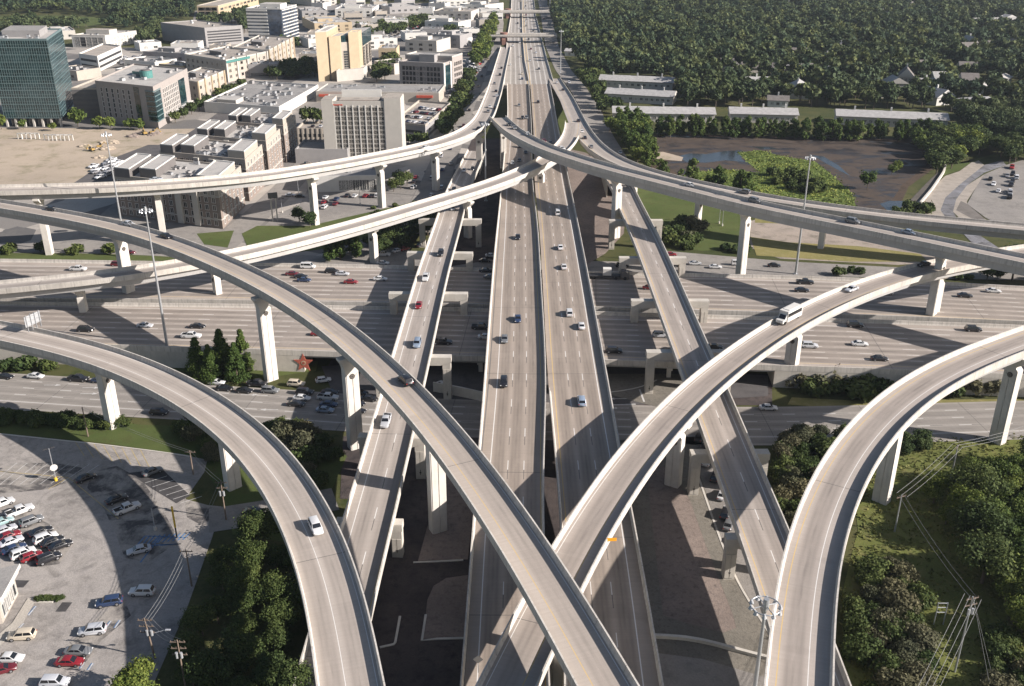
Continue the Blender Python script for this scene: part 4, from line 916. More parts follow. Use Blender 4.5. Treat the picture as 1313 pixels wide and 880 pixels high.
# brick flats: four wings round courts
FLo = U(154,277); FRo = U(286,294); BKo = U(383,193)
def lerpv(a, b, t): return a+(b-a)*t
for k, (t0, t1, lab) in enumerate(((0.0, 0.24, 'nearest brick flats wing, just behind the far left flyover'), (0.29, 0.50, 'second brick flats wing back from the far left flyover'), (0.55, 0.75, 'third brick flats wing back from the far left flyover'), (0.80, 1.0, 'farthest brick flats wing, next to the pale roofed store'))):
    a, c = lerpv(FRo, BKo, t0), lerpv(FRo, BKo, t1); b = Building('apartment_block', lab, 'flats', (154,277), (286,294), None, None, hgt=17.0 if k else 16.0, depth=10, group='brick flats')
    b.A = a+(FLo-FRo)*(1.0-0.12*k); b.B = a; u = b.B-b.A; b.w = u.length; b.u = u/b.w; b.v = (BKo-FRo).normalized(); b.d = (c-a).length; b.rz = math.atan2(b.u.y, b.u.x); b.o.location = b.A
    W_, D_, H_ = b.w, b.d, b.h
    b.vol('body', 0, W_, 0, D_, 0, H_-3.6, 'brick'); b.vol('top_storey', 0, W_, 0, D_, H_-3.59, H_, 'stucco', 'roof_pale', 0.7, 'stucco')
    b.windows('f', 1, W_-1, 14, 0.6, H_-0.6, 5, 1.5, 1.9, 'glass', 'frame', 1); b.windows('r', 1, D_-1, max(3, int(D_/5)), 0.6, H_-0.6, 5, 1.5, 1.9, 'glass', 'frame', 1)
    b.bands('string_course', 'f', 0, W_, [H_-3.6, 3.6], 0.4, 'cream', 0.2); b.bands('string_course', 'r', 0, D_, [H_-3.6, 3.6], 0.4, 'cream', 0.2)
    for q, (p0, p1, q0, q1) in enumerate(((0.02, 0.17, 0.0, 0.75), (0.24, 0.40, 0.1, 0.8), (0.80, 0.99, 0.05, 0.8))):
        b.vol('raised_roof', W_*p0, W_*p1, D_*q0-0.15, D_*q1, H_+0.01, H_+3.4, 'slatewall' if q < 2 else 'stucco', 'roof_pale', 0.4, 'white')
    b.posts('balcony_bay', 'f', [W_*0.44, W_*0.62, W_*0.78], 0.5, H_-0.5, 2.6, 'cream', 0.9)
    b.units(18, 20+k, W_*0.42, W_*0.78, 2, D_-2, H_, 0.8)
    if k < 3: b.vol('link_wing', W_*0.12, W_*0.30, D_, D_*1.25, 0, H_-0.3, 'brick', 'roof_grey')
# restaurant
b = Building('restaurant', 'low white restaurant with a row of tall dark windows under the far left flyover', 'restaurant', (398,247), (491,245), None, None, hgt=6.2, depth=22)
W_, D_, H_ = b.w, b.d, b.h
b.vol('body', 0, W_, 0, D_, 0, H_, 'white', 'roof_grey', 0.8, 'white'); b.windows('f', W_*0.42, W_-0.5, 6, 0.2, H_-0.8, 1, 4.2, 4.4, 'glass', 'white', 3); b.units(5, 30, 3, W_-3, 5, D_-3, H_)
# more low roofs across the far blocks, each seen only as roof and wall
LOW = [((150,103),(196,105),16,7,'white'), ((70,100),(100,104),20,6,'stucco'), ((185,77),(238,80),30,6,'roof'), ((160,88),(200,92),22,6,'white'), ((205,94),(236,97),14,6,'tan'),
       ((396,62),(430,60),26,7,'white'), ((404,42),(452,40),70,8,'tan'), ((430,22),(478,22),60,8,'white'), ((388,26),(420,25),40,9,'greywall'), ((470,64),(510,62),26,8,'white'), ((486,80),(509,80),22,10,'tan'),
       ((520,66),(560,68),30,9,'cream'), ((520,54),(548,53),24,7,'white'), ((553,60),(590,62),26,10,'greywall'), ((545,40),(588,42),30,9,'white'), ((556,26),(604,27),40,9,'cream'), ((590,16),(622,18),40,9,'white'), ((500,18),(540,16),40,7,'greywall'), ((560,10),(600,9),50,8,'white'),
       ((345,40),(372,38),30,9,'white'), ((384,84),(407,84),22,8,'stucco'), ((180,66),(208,64),18,6,'white'), ((62,52),(98,50),40,7,'cream'), ((400,8),(432,6),60,9,'cream'), ((480,92),(506,96),18,7,'cream'), ((596,60),(606,58),26,6,'white'), ((340,24),(300,24),10,5,'white')]
NAMEL = ['pale', 'cream', 'long', 'wide', 'narrow', 'plain']
rr = random.Random(5)
for k, (fl, fr, dp, hh, mt) in enumerate(LOW[:-1]):
    where = 'behind the glass tower' if fl[0] < 130 else 'between the brick office block and the grey garage' if fl[0] < 240 else 'by the dark blue glass block' if fl[0] < 400 else 'beyond the tan tower' if fl[0] < 515 else 'beside the far motorway frontage road'
    b = Building('commercial_building', '%s low flat roofed building %s, number' % (mt, where), 'low building', fl, fr, None, None, hgt=hh, depth=dp, group='low commercial roofs')
    b.o['label'] = 'low flat roofed %s building, foot %d px' % (mt, fl[0])
    b.where = where; b.mt = mt
    mt2 = 'greywall' if mt == 'roof' else mt; W_, D_, H_ = b.w, b.d, b.h
    b.vol('body', 0, W_, 0, D_, 0, H_, mt2, rr.choice(['roof_pale', 'roof_tan', 'roof_grey']), 0.9, mt2)
    b.windows('f', 1, W_-1, max(2, int(W_/8)), 0.5, H_-1, max(1, int(H_/4)), 3.2, 1.9, 'glass', mt2, 1)
    b.units(rr.randint(3, 9), 50+k, 2, W_-2, 2, D_-2, H_, 1.3)
    if D_ > 24: b.vol('raised_roof', W_*0.2, W_*0.6, D_*0.3, D_*0.6, H_+0.01, H_+3, mt2, 'roof_pale')
    LOW[k] = b
# ordinal labels for them
ORD = ['first', 'second', 'third', 'fourth', 'fifth', 'sixth', 'seventh', 'eighth', 'ninth', 'tenth', 'eleventh', 'twelfth', 'thirteenth', 'fourteenth', 'fifteenth', 'sixteenth', 'seventeenth', 'eighteenth', 'nineteenth', 'twentieth']
def ordinal(k):
    if k < 20: return ORD[k]
    t = {2: 'twenty', 3: 'thirty', 4: 'forty', 5: 'fifty'}[(k+1)//10]; r = (k+1) % 10
    return (t[:-1]+'ieth') if r == 0 else t+' '+ORD[r-1]
tone = {'white': 'white', 'stucco': 'beige', 'roof': 'grey', 'tan': 'tan', 'greywall': 'grey', 'cream': 'cream'}
grp = {}
for b in LOW[:-1]: grp.setdefault((tone[b.mt], b.where), []).append(b)
for (t_, wh), bs in grp.items():
    bs.sort(key=lambda q: q.A.y)
    for k, q in enumerate(bs):
        q.o['label'] = ('%s low flat roofed building %s' % (t_, wh)) if len(bs) == 1 else '%s nearest %s low flat roofed building %s' % (ordinal(k), t_, wh)
# small shops filling the gaps between the far blocks
rs_b = random.Random(15); taken = [(o.location.x, o.location.y) for o in bpy.data.objects if o.parent is None and o.get('category') and o.location.x < -8 and o.location.y > 330]
made = 0
for k in range(400):
    if made >= 40: break
    px, py = (rs_b.uniform(385, 622), rs_b.uniform(6, 66)) if k % 4 else (rs_b.uniform(150, 330), rs_b.uniform(62, 100)); p = U(px, py)
    if any(math.hypot(p.x-a, p.y-c) < 34 for a, c in taken) or px > 632-0.35*py: continue
    s1 = 1235/proj(p)[2]; wpx = rs_b.uniform(12, 24)*s1; mt2 = rs_b.choice(['white', 'cream', 'stucco', 'greywall', 'white'])
    b = Building('shop_building', 'small flat roofed shop among the far city blocks', 'shop', (px, py), (px+wpx, py+rs_b.uniform(-1.2, .6)), None, None, hgt=rs_b.uniform(5, 9), depth=rs_b.uniform(12, 26), group='small far shops')
    taken.append((p.x, p.y)); made += 1; W_, D_, H_ = b.w, b.d, b.h
    b.vol('body', 0, W_, 0, D_, 0, H_, mt2, rs_b.choice(['roof_pale', 'roof_tan', 'roof_grey', 'white']), 0.8, mt2)
    b.bands('shop_window', 'f', 1, W_-1, [1.8], 2.2, 'glass', 0.04); b.units(rs_b.randint(2, 5), 300+k, 2, W_-2, 2, D_-2, H_, 1.2)
# ---- right: long low flats with gabled roofs ------------------------------------
def gable(name, label, cat, fl, fr, depth, eave, rise, wall='stucco', roof='shingle', group=None, win=0, chim=False, deep=False):
    b = Building(name, label, cat, fl, fr, None, None, hgt=eave, depth=depth, group=group); W_, D_, H_ = b.w, b.d, b.h
    b.vol('body', 0, W_, 0, D_, 0, H_, wall)
    mb = MB(); e = 0.7
    if deep: a0, a1 = b.P(W_/2, -e, H_+rise), b.P(W_/2, D_+e, H_+rise); c = [b.P(-e, -e, H_), b.P(-e, D_+e, H_), b.P(W_+e, -e, H_), b.P(W_+e, D_+e, H_)]; quads = ((c[0], a0, a1, c[1]), (c[2], c[3], a1, a0)); tri = ((c[0], c[2], a0), (c[3], c[1], a1))
    else: a0, a1 = b.P(-e, D_/2, H_+rise), b.P(W_+e, D_/2, H_+rise); c = [b.P(-e, -e, H_), b.P(W_+e, -e, H_), b.P(-e, D_+e, H_), b.P(W_+e, D_+e, H_)]; quads = ((c[0], c[1], a1, a0), (c[3], c[2], a0, a1)); tri = ((c[2], c[0], a0), (c[1], c[3], a1))
    for q in quads:
        mb.face(q, 0); mb.face([p+Vector((0, 0, -0.25)) for p in reversed(q)], 0)
    for q in tri: mb.face(q, 1)
    mb.build('roof', [M[roof], M[wall]], b.o)
    if win: b.windows('f', 1, W_-1, win, 0.5, H_-0.3, 2 if eave > 5 else 1, 1.8, 1.5, 'glass', 'white', 1)
    if chim:
        for k in range(chim): mb = MB(); mb.box((0, 0, 0.9), (0.9, 0.9, 2.6)); mb.build('chimney', M['white'], b.o, b.P(W_*(k+0.5)/chim, D_*0.5, H_+rise-0.3), b.rz)
    return b
for lab, fl, fr, n in (('back row of long low grey roofed flats beside the frontage road', (768,112), (862,116), 12), ('middle row of long low grey roofed flats beside the frontage road', (776,130), (862,135), 12),
        ('front row of long low grey roofed flats, nearest the motorway side', (786,156), (916,158), 16), ('long low grey roofed flats in the middle of the row beyond the pond', (936,157), (1022,159), 12), ('long low grey roofed flats at the right end of the row beyond the pond', (1072,160), (1214,166), 18)):
    gable('terrace_flats', lab, 'flats', fl, fr, 15, 5.0, 2.6, 'cream', 'shingle', 'long low flats', n, 3)
for lab, fl, fr, dp, ev, rs, wl, rf, dq in (
    ('white flat house at the wood edge near the motorway mast', (724,72), (754,73), 16, 4, 1.5, 'white', 'shingle', False),
    ('grey gabled house half hidden behind the long flats, left of the light roofed cluster', (955,118), (988,118), 14, 5, 4, 'cream', 'shingle', False),
    ('pale blue grey villa roof with white edges in the wood', (1002,126), (1038,128), 18, 5, 5, 'white', 'shingle', True),
    ('small house with white porch just behind the row of flats', (984,137), (1010,138), 9, 4, 2.5, 'white', 'shingle_dark', False),
    ('dark roofed house deep in the wood on the left', (988,98), (1006,99), 14, 5, 4, 'cream', 'shingle_dark', False),
    ('dark brown gabled house in the wood, above the villa', (1048,86), (1066,87), 14, 5, 4.5, 'stucco', 'shingle_dark', True),
    ('white gabled house among trees in the middle of the wood', (1056,104), (1072,104), 12, 5, 4.5, 'white', 'shingle', True),
    ('steep roofed pale house in the middle of the wood', (1150,110), (1170,111), 14, 6, 6, 'cream', 'shingle_dark', True),
    ('grey roofed house with white gable right of the steep roofed one', (1180,120), (1200,120), 14, 5, 4, 'white', 'shingle', False),
    ('house with broad pale grey roof near the right end of the flats', (1200,136), (1222,134), 16, 5, 4.5, 'white', 'shingle', True),
    ('low white house at the right behind the last flats', (1128,126), (1152,126), 12, 4, 3, 'white', 'shingle', False),
    ('pale building with cream parapet near the right edge of the wood', (1252,146), (1282,143), 18, 6, 1.5, 'cream', 'shingle', False),
    ('long thin white roof on the far right in the wood', (1266,122), (1296,108), 10, 5, 2, 'white', 'roof_pale', False),
    ('long white roof near the top right corner', (1258,38), (1330,36), 30, 8, 2, 'white', 'roof_pale', False),
    ('small pale house far up in the right wood', (1240,66), (1252,66), 16, 7, 5, 'cream', 'shingle', True),
    ('white gabled house at the top of the wood', (1006,12), (1014,12), 16, 10, 7, 'white', 'shingle', True)):
    gable('house', lab, 'house', fl, fr, dp, ev, rs, wl, rf, None, 3, 1, dq)
# more roofs showing through the wood
rw_ = random.Random(77)
for k in range(34):
    px, py = rw_.uniform(770, 1300), 12+118*rw_.random()**0.8
    if py > 122 or (px < 880 and py > 88): continue
    p = U(px, py); wpx = (9+rw_.random()*6)*1235/proj(p)[2]
    b_ = gable('house', 'roof of a pale walled house half hidden deep in the right hand wood', 'house', (px, py), (px+wpx, py+rw_.uniform(-.8, .8)), rw_.uniform(9, 14), rw_.uniform(4.5, 6.5), rw_.uniform(3, 5), rw_.choice(['white', 'cream', 'stucco']), rw_.choice(['shingle', 'shingle_dark', 'shingle_dark']), 'houses hidden in the wood', 0, 0, rw_.random() < .5)
# ---- corner shop at lower left
b = Building('shop_building', 'corner of a shop with white stepped eaves at the left edge of the car park', 'shop', (-62,818), (4,800), (24,762), None, hgt=5.0)
W_, D_, H_ = b.w, b.d, b.h
b.vol('body', 0, W_, 0, D_, 0, H_, 'stucco', 'roof_grey', 0.5, 'white'); b.vol('eaves', -0.5, W_+1.1, -0.8, D_+0.6, H_+0.02, H_+0.8, 'white', 'roof_grey'); b.vol('fascia', -0.3, W_+0.7, -0.5, D_+0.3, H_-0.8, H_, 'cream')
b.windows('r', 1, D_-1, 4, 0.5, 3.4, 1, 1.9, 2.4, 'glass', 'white', 1); b.windows('f', 1, W_-1, 3, 0.5, 3.4, 1, 2.2, 2.4, 'glass', 'white', 1)
# ------------------------------------------------------------------ vehicles
def paint_mat():
    m = Mat('car_paint', 0.35, 0.5); n = m.new('ObjectInfo'); m.nt.links.new(n.outputs['Color'], m.b.inputs['Base Color'])
    m.b.inputs['Coat Weight'].default_value = 0.4; m.b.inputs['Coat Roughness'].default_value = 0.15; return m.mat
M['paint'] = paint_mat()
M['autoglass'] = Mat('car_glass', 0.08, 0.7).color((0.012, 0.014, 0.017)).mat
M['tyre'] = Mat('tyre_rubber', 0.9, 0.1).color((0.018, 0.018, 0.018)).mat
M['rim'] = Mat('wheel_rim', 0.4, 0.5, 0.6).color((0.35, 0.35, 0.36)).mat
M['lamp'] = Mat('headlamp', 0.2, 0.6).color((0.7, 0.7, 0.68)).mat
M['taillamp'] = Mat('tail_lamp', 0.3, 0.6).color((0.30, 0.015, 0.012)).mat
M['bedliner'] = Mat('bed_liner', 0.9, 0.1).color((0.03, 0.03, 0.03)).mat
# kind: length, width, lower body outline (x, top), roof height, glasshouse x: windscreen foot, roof front, roof back, rear glass foot
KIND = dict(
 sedan=dict(L=4.75, W=1.83, sh=0.92, hood=0.86, rf=1.44, g=(1.15, 0.35, -0.95, -1.75), deck=0.95, wb=2.75, r=0.33),
 suv=dict(L=4.85, W=1.93, sh=1.05, hood=1.02, rf=1.75, g=(1.25, 0.60, -1.85, -2.25), deck=1.05, wb=2.85, r=0.38),
 van=dict(L=5.2, W=2.0, sh=1.15, hood=1.05, rf=2.05, g=(1.75, 1.0, -2.35, -2.5), deck=1.15, wb=3.1, r=0.36),
 pickup=dict(L=5.75, W=1.98, sh=1.12, hood=1.10, rf=1.86, g=(1.35, 0.75, -0.75, -0.98), deck=1.12, wb=3.6, r=0.40),
 hatch=dict(L=4.3, W=1.78, sh=0.92, hood=0.88, rf=1.50, g=(1.10, 0.40, -1.45, -1.95), deck=0.95, wb=2.6, r=0.32))
def loft_box(mb, sects, m=0, top=None):
    """sects: list of (x, [(y, z) ... half outline from centre bottom to centre top])"""
    rows = []
    for x, half in sects:
        full = [(y, z) for y, z in half]+[(-y, z) for y, z in reversed(half)]
        rows.append([(x, y, z) for y, z in full])
    n = len(rows[0])
    for a, b in zip(rows, rows[1:]):
        for j in range(n):
            k = (j+1) % n; mb.face([a[j], a[k], b[k], b[j]], m)
    mb.face(list(reversed(rows[0])), m); mb.face(rows[-1], m)
def car_parts(kind):
    K = KIND[kind]; L, Wd, sh, hood, rf = K['L'], K['W']/2, K['sh'], K['hood'], K['rf']; g0, g1, g2, g3 = K['g']
    f, r = L/2, -L/2; z0 = 0.22
    def half(w_, zb, zt, edge): return [(0.0, zb), (w_*0.9, zb), (w_, zb+0.16), (w_*1.0, (zb+zt)/2+0.05), (w_*0.97, zt-edge), (w_*0.86, zt), (0.0, zt+0.02)]
    body = MB()
    S_ = [(r, half(Wd*0.80, 0.42, K['deck']-0.24, 0.1)), (r+0.12, half(Wd*0.92, z0+0.08, K['deck']-0.06, 0.1)), (r+0.5, half(Wd, z0, K['deck'], 0.09)),
          (g3, half(Wd, z0, K['deck']+0.01, 0.08)), (g0, half(Wd, z0, hood+0.07, 0.08)), (f-0.8, half(Wd*0.99, z0, hood-0.02, 0.1)), (f-0.22, half(Wd*0.93, z0+0.06, hood-0.14, 0.12)), (f, half(Wd*0.74, 0.36, hood-0.3, 0.1))]
    loft_box(body, S_)
    # cabin: pillars and roof in paint
    wb, wt = Wd*0.93, Wd*0.76; zb = min(hood, K['deck'])-0.05
    cab = [((g0, wb, hood+0.05), (g1, wt, rf-0.05)), ((g3, wb, K['deck']-0.01), (g2, wt, rf-0.05))]
    A = [(g0, -wb, hood+0.03), (g0, wb, hood+0.03), (g3, wb, K['deck']-0.02), (g3, -wb, K['deck']-0.02)]
    T = [(g1, -wt, rf-0.04), (g1, wt, rf-0.04), (g2, wt, rf-0.04), (g2, -wt, rf-0.04)]
    for i in range(4):
        j = (i+1) % 4; body.face([A[i], A[j], T[j], T[i]])
    Tm = [(g1-0.12, -wt*0.86, rf), (g1-0.12, wt*0.86, rf), (g2+0.12, wt*0.86, rf), (g2+0.12, -wt*0.86, rf)]
    for i in range(4):
        j = (i+1) % 4; body.face([T[i], T[j], Tm[j], Tm[i]])
    body.face(Tm)
    if kind == 'pickup':
        xa, xb, w_ = g3-0.12, r+0.14, Wd*0.80
        body.face([(xa, -w_, 1.145), (xa, w_, 1.145), (xb, w_, 1.145), (xb, -w_, 1.145)], 1)
        for s in (-1, 1): body.box(((xa+xb)/2, s*Wd*0.89, 1.17), (xa-xb, 0.16, 0.14))
        body.box((xb-0.03, 0, 1.17), (0.12, Wd*1.75, 0.14))
    def q(a, b, c, d, off, t0=0.08, t1=0.92, s0=0.06, s1=0.94):
        """glass pane inside a quad a-b (bottom) c-d (top, c over b), set off a little"""
        a, b, c, d = map(Vector, (a, b, c, d)); n = (b-a).cross(d-a).normalized()*off
        P = lambda s, t: (a*(1-s)+b*s)*(1-t)+(d*(1-s)+c*s)*t+n
        return [P(s0, t0), P(s1, t0), P(s1, t1), P(s0, t1)]
    out = {'body': (body, ['paint', 'bedliner'])}
    ws = MB(); ws.face(q(A[0], A[1], T[1], T[0], 0.012)); out['windscreen'] = (ws, ['autoglass'])
    rw = MB(); rw.face(q(A[2], A[3], T[3], T[2], 0.012)); out['rear_window'] = (rw, ['autoglass'])
    for nm, (i, j) in (('side_window', (1, 2)), ('side_window2', (3, 0))):
        sw = MB()
        spl = (0.06, 0.48, 0.52, 0.94) if kind != 'van' else (0.05, 0.27, 0.30, 0.95)
        sw.face(q(A[i], A[j], T[j], T[i], 0.012, 0.14, 0.9, spl[0], spl[1])); sw.face(q(A[i], A[j], T[j], T[i], 0.012, 0.14, 0.9, spl[2], spl[3])); out[nm] = (sw, ['autoglass'])
    for s in (-1, 1):
        h = MB(); h.box((f-0.16, s*Wd*0.70, hood-0.24), (0.16, 0.36, 0.14)); out['headlight%d' % s] = (h, ['lamp'])
        h = MB(); h.box((r+0.075, s*Wd*0.72, K['deck']-0.22), (0.12, 0.30, 0.18)); out['tail_light%d' % s] = (h, ['taillamp'])
        for k, x in enumerate((K['wb']/2, -K['wb']/2)):
            wmb = MB(); y0, y1 = sorted((s*(Wd-0.20), s*(Wd+0.015))); wmb.tube((x, y0, K['r']), (x, y1, K['r']), K['r'], K['r'], 12)
            yr = s*(Wd+0.02); wmb.tube((x, yr-s*0.01, K['r']), (x, yr, K['r']), K['r']*0.62, K['r']*0.62, 10, 1); out['wheel%d%d' % (s, k)] = (wmb, ['tyre', 'rim'])
    return out
def soft_body(mb, mats):
    me = mb.mesh('body', mats); bm = bmesh.new(); bm.from_mesh(me); bmesh.ops.remove_doubles(bm, verts=bm.verts, dist=0.002)
    bmesh.ops.recalc_face_normals(bm, faces=bm.faces)
    ed = [e for e in bm.edges if len(e.link_faces) == 2 and e.calc_face_angle(0) > 0.5 and e.calc_length() > 0.2]
    bmesh.ops.bevel(bm, geom=ed, offset=0.06, segments=2, affect='EDGES', profile=0.6, clamp_overlap=True)
    for f in bm.faces: f.smooth = True
    bm.to_mesh(me); bm.free(); return me
CARMESH = {}
def car_meshes(kind, full):
    key = (kind, full)
    if key in CARMESH: return CARMESH[key]
    parts = car_parts(kind)
    if full:
        res = []
        for nm, (mb, mats) in parts.items():
            if nm == 'body': res.append(('body', soft_body(mb, [M[x] for x in mats]))); continue
            base = nm.rstrip('0123456789').rstrip('-') if not nm.startswith('side_window') else 'side_window'
            res.append((base, mb.mesh(base, [M[x] for x in mats])))
    else:
        allm = ['paint', 'bedliner', 'autoglass', 'tyre', 'rim', 'lamp', 'taillamp']; big = MB()
        for nm, (mb, mats) in parts.items():
            for f, mi in zip(mb.f, mb.m): big.face([mb.v[k] for k in f], allm.index(mats[mi]))
        res = [('body', big.mesh('car_body', [M[x] for x in allm]))]
    CARMESH[key] = res; return res
COL = dict(white=(0.54,0.54,0.535), silver=(0.42,0.43,0.45), grey=(0.14,0.145,0.15), black=(0.014,0.014,0.017), blue=(0.022,0.038,0.085), lightblue=(0.20,0.25,0.32), red=(0.19,0.012,0.018), darkred=(0.11,0.012,0.018), beige=(0.48,0.42,0.33), brown=(0.10,0.065,0.05), teal=(0.25,0.36,0.36), orange=(0.5,0.16,0.05))
CW = dict(lightblue='light blue', darkred='dark red')
KW = dict(sedan='saloon car', suv='SUV', van='van', pickup='pickup truck', hatch='hatchback')
CARS = []
CS = 0.93
def car(pos, heading, kind, colr, where, zone, order=None, label=None, far=None, pitch=0.0):
    d = proj(pos)[2]; full = (d < 250) if far is None else not far
    jit = rng.uniform(0.93, 1.07); c = COL[colr]; meshes = car_meshes(kind, full)
    if full:
        o = empty('car', pos, heading)
        for nm, me in meshes:
            p = link(nm, me, o); p.color = (c[0]*jit, c[1]*jit, c[2]*jit, 1)
    else:
        o = link('car', meshes[0][1], None, pos, heading); o.color = (c[0]*jit, c[1]*jit, c[2]*jit, 1)
    o.scale = (CS, CS, CS)
    o.name = {'pickup': 'pickup_truck', 'van': 'van'}.get(kind, 'car')
    tag(o, label or '', KW[kind] if kind in ('van',) else ('pickup truck' if kind == 'pickup' else 'car'), zone)
    CARS.append((o, colr, kind, where, order if order is not None else pos[1], label)); return o
def on_path(key, items, where, zone, sgn=None):
    path = PATHS[key]
    for it in items:
        px, py, kind, colr, dr = it[:5]
        p, i = path.pix(px, py); t = path.T[i]*dr
        c = path.P[i]; p.z = c[2]+0.01
        car(p, math.atan2(t[1], t[0]), kind, colr, where, zone, it[5] if len(it) > 5 else p.y if abs(path.T[i][1]) > 0.6 else p.x)
    return
def ground_cars(items, where, zone, hv=None):
    for it in items:
        px, py, kind, colr = it[:4]; d = it[4] if len(it) > 4 else hv
        p = U(px, py, 0.17); q = U(px+d[0], py+d[1], 0.17); car(p, math.atan2(q.y-p.y, q.x-p.x), kind, colr, where, zone, p.x)
s_, u_, v_, k_, h_ = 'sedan', 'suv', 'van', 'pickup', 'hatch'
on_path('P', [(646,493,u_,'black',1),(647,437,s_,'grey',1),(664,411,s_,'blue',1),(664,306,s_,'black',1),(657,210.5,s_,'white',1),(666,207,s_,'black',1),(674,197,s_,'black',1),(666,189,u_,'black',1),(674,189,s_,'black',1),(670,152.5,k_,'black',1),(675,152,k_,'grey',1),(665.5,136,s_,'grey',1)], 'on the left main carriageway', 'cars on the left main carriageway')
on_path('Q', [(715,275,v_,'white',-1),(718.5,319,s_,'white',-1),(723,344,s_,'white',-1),(730,403.5,u_,'white',-1),(745.5,420,s_,'white',-1),(745.5,517,u_,'lightblue',-1),(690,132,u_,'black',-1),(706,184,s_,'grey',-1)], 'on the right main carriageway', 'cars on the right main carriageway')
on_path('L', [(565,327,u_,'black',1),(546,358,k_,'white',1),(537,393.5,s_,'red',1),(535,443,u_,'lightblue',1),(495,543,k_,'silver',1),(581,269,s_,'white',1),(595,220,s_,'white',1),(606,217.6,s_,'black',1),(582,244,s_,'black',1)], 'on the left connector bridge', 'cars on the left connector')
on_path('A', [(405,679,u_,'white',1)], 'alone on the curved flyover above the car park woods', 'flyover cars')
on_path('B', [(67,270,s_,'black',1),(165,289,s_,'silver',1),(213.6,305,s_,'black',1),(520,491,u_,'black',-1)], 'on the longest flyover', 'flyover cars')
on_path('G', [(200,232,s_,'silver',1),(546,190.5,s_,'white',1),(394,213,k_,'brown',1),(614,166,s_,'black',1),(635,139.5,s_,'black',1),(626,144,s_,'grey',1),(628,138,s_,'white',1),(636,118,s_,'black',1),(634,108,s_,'grey',1),(641,97,u_,'black',1),(637,124,s_,'silver',1),(643,88,s_,'black',1)], 'on the flyover by the hotel', 'flyover cars')
on_path('E', [(652.5,161,s_,'black',1),(659.4,165.5,s_,'grey',1),(676.5,173.5,s_,'white',1),(697,182.5,s_,'darkred',1),(720,192,s_,'white',1),(884.5,239,s_,'white',1),(968,259.5,u_,'grey',1),(1093.5,286,u_,'grey',1),(1165,300,s_,'lightblue',1)], 'on the nearer flyover by the pond', 'flyover cars')
on_path('F', [(954.5,248,u_,'grey',-1),(727,171,s_,'black',-1),(741.6,156,s_,'black',-1),(746,169.6,s_,'white',-1),(749.6,178,s_,'black',-1),(757.6,189.5,s_,'grey',-1),(714,107,s_,'white',-1),(721.7,116,s_,'black',-1)], 'on the lower flyover by the pond', 'flyover cars')
on_path('C', [(1092,373,s_,'silver',1),(1184,341,s_,'black',1)], 'on the flyover behind the shuttle bus', 'flyover cars')
E_ = 1
on_path('N', [(395,344,v_,'white',E_),(375,353,s_,'darkred',E_),(386,356.5,s_,'black',E_),(390,361,s_,'blue',E_),(425.5,350,u_,'black',E_),(439,353,s_,'silver',E_),(450,363.5,s_,'red',E_),(487.6,359.5,s_,'white',E_),(623,349,s_,'black',E_),(629,357,s_,'grey',E_),(833,371,s_,'darkred',E_),(1032,364,k_,'black',E_),(1028,374,s_,'black',E_),(1135,377.5,u_,'silver',E_),(1237,381,s_,'black',E_),(1273.5,375,s_,'white',E_),(100.5,347,k_,'white',E_),(151.6,341,u_,'darkred',E_)], 'on the far freeway carriageway', 'cars on the far freeway carriageway')
on_path('S', [(110,425,u_,'black',E_),(186,419.5,s_,'silver',E_),(253.6,420.5,s_,'black',E_),(245.5,433,k_,'white',E_),(617,422,k_,'black',E_),(623,434,s_,'white',E_),(567,441,k_,'black',E_),(409,430,s_,'red',E_),(847,432,u_,'silver',E_),(787,452,u_,'black',E_),(916,447,s_,'black',E_),(1096,419,u_,'black',E_),(1102,443,s_,'white',E_),(1247.5,424.5,u_,'black',E_),(1037.5,445.5,u_,'silver',E_),(1127.5,462,s_,'black',E_)], 'on the near freeway carriageway', 'cars on the near freeway carriageway')
hv = (30, 2.0)
ground_cars([(7,485,s_,'black'),(46,484.5,s_,'white'),(101,488,k_,'black'),(128,490,s_,'blue'),(204.5,531,u_,'black'),(278,492.5,s_,'white'),(288,500,s_,'black'),(330,494.5,k_,'black'),(314,503,s_,'black'),(346.6,503,u_,'grey'),(379.8,494.5,u_,'beige'),(414.7,489.5,h_,'white',(30,-4)),(391,505,u_,'black'),(387,512.6,s_,'white'),(380,520,s_,'black'),(423.3,505,s_,'black'),(420.7,512,k_,'white'),(421.7,520.6,s_,'blue'),(417,528,s_,'lightblue'),(461,506,s_,'black'),(473.5,513.5,s_,'black'),(457,520,s_,'black'),(458,529,s_,'black')], 'on the near frontage road', 'cars queueing on the near frontage road', hv)
ground_cars([(985,525,s_,'white',(30,0.5))], 'on the frontage road right of the bridges', 'cars on the near frontage road right', hv)
ground_cars([(569,496,s_,'white',(14,8))], 'turning in the shade under the left bridges', 'cars under the bridges', hv)
ground_cars([(896,563,s_,'black'),(903,578,u_,'black'),(906,594,s_,'white'),(917,614,u_,'black'),(926,637,s_,'white'),(930,661,u_,'black'),(934,675,s_,'grey'),(947,695,s_,'white')], 'in the queue beside the paved strip', 'cars queueing beside the right connector', (8, -22))
hv = (30, 0.6)
ground_cars([(891,339.5,s_,'white'),(917,344,s_,'white'),(946.6,340,v_,'white'),(992.6,342,s_,'black'),(868,335.5,k_,'blue'),(871,342,s_,'black'),(859.6,328,s_,'red'),(798,342.5,u_,'black')], 'on the far frontage road right of the bridges', 'cars on the far frontage road right', hv)
ground_cars([(491,328,k_,'white'),(510,323,s_,'white',(20,-6)),(519,321,s_,'red',(20,-6)),(491,339,s_,'white'),(540,316,s_,'black',(20,-6)),(166,325.5,s_,'darkred'),(630,329.5,s_,'white'),(622,336,s_,'black')], 'on the far frontage road left of the bridges', 'cars on the far frontage road left', hv)
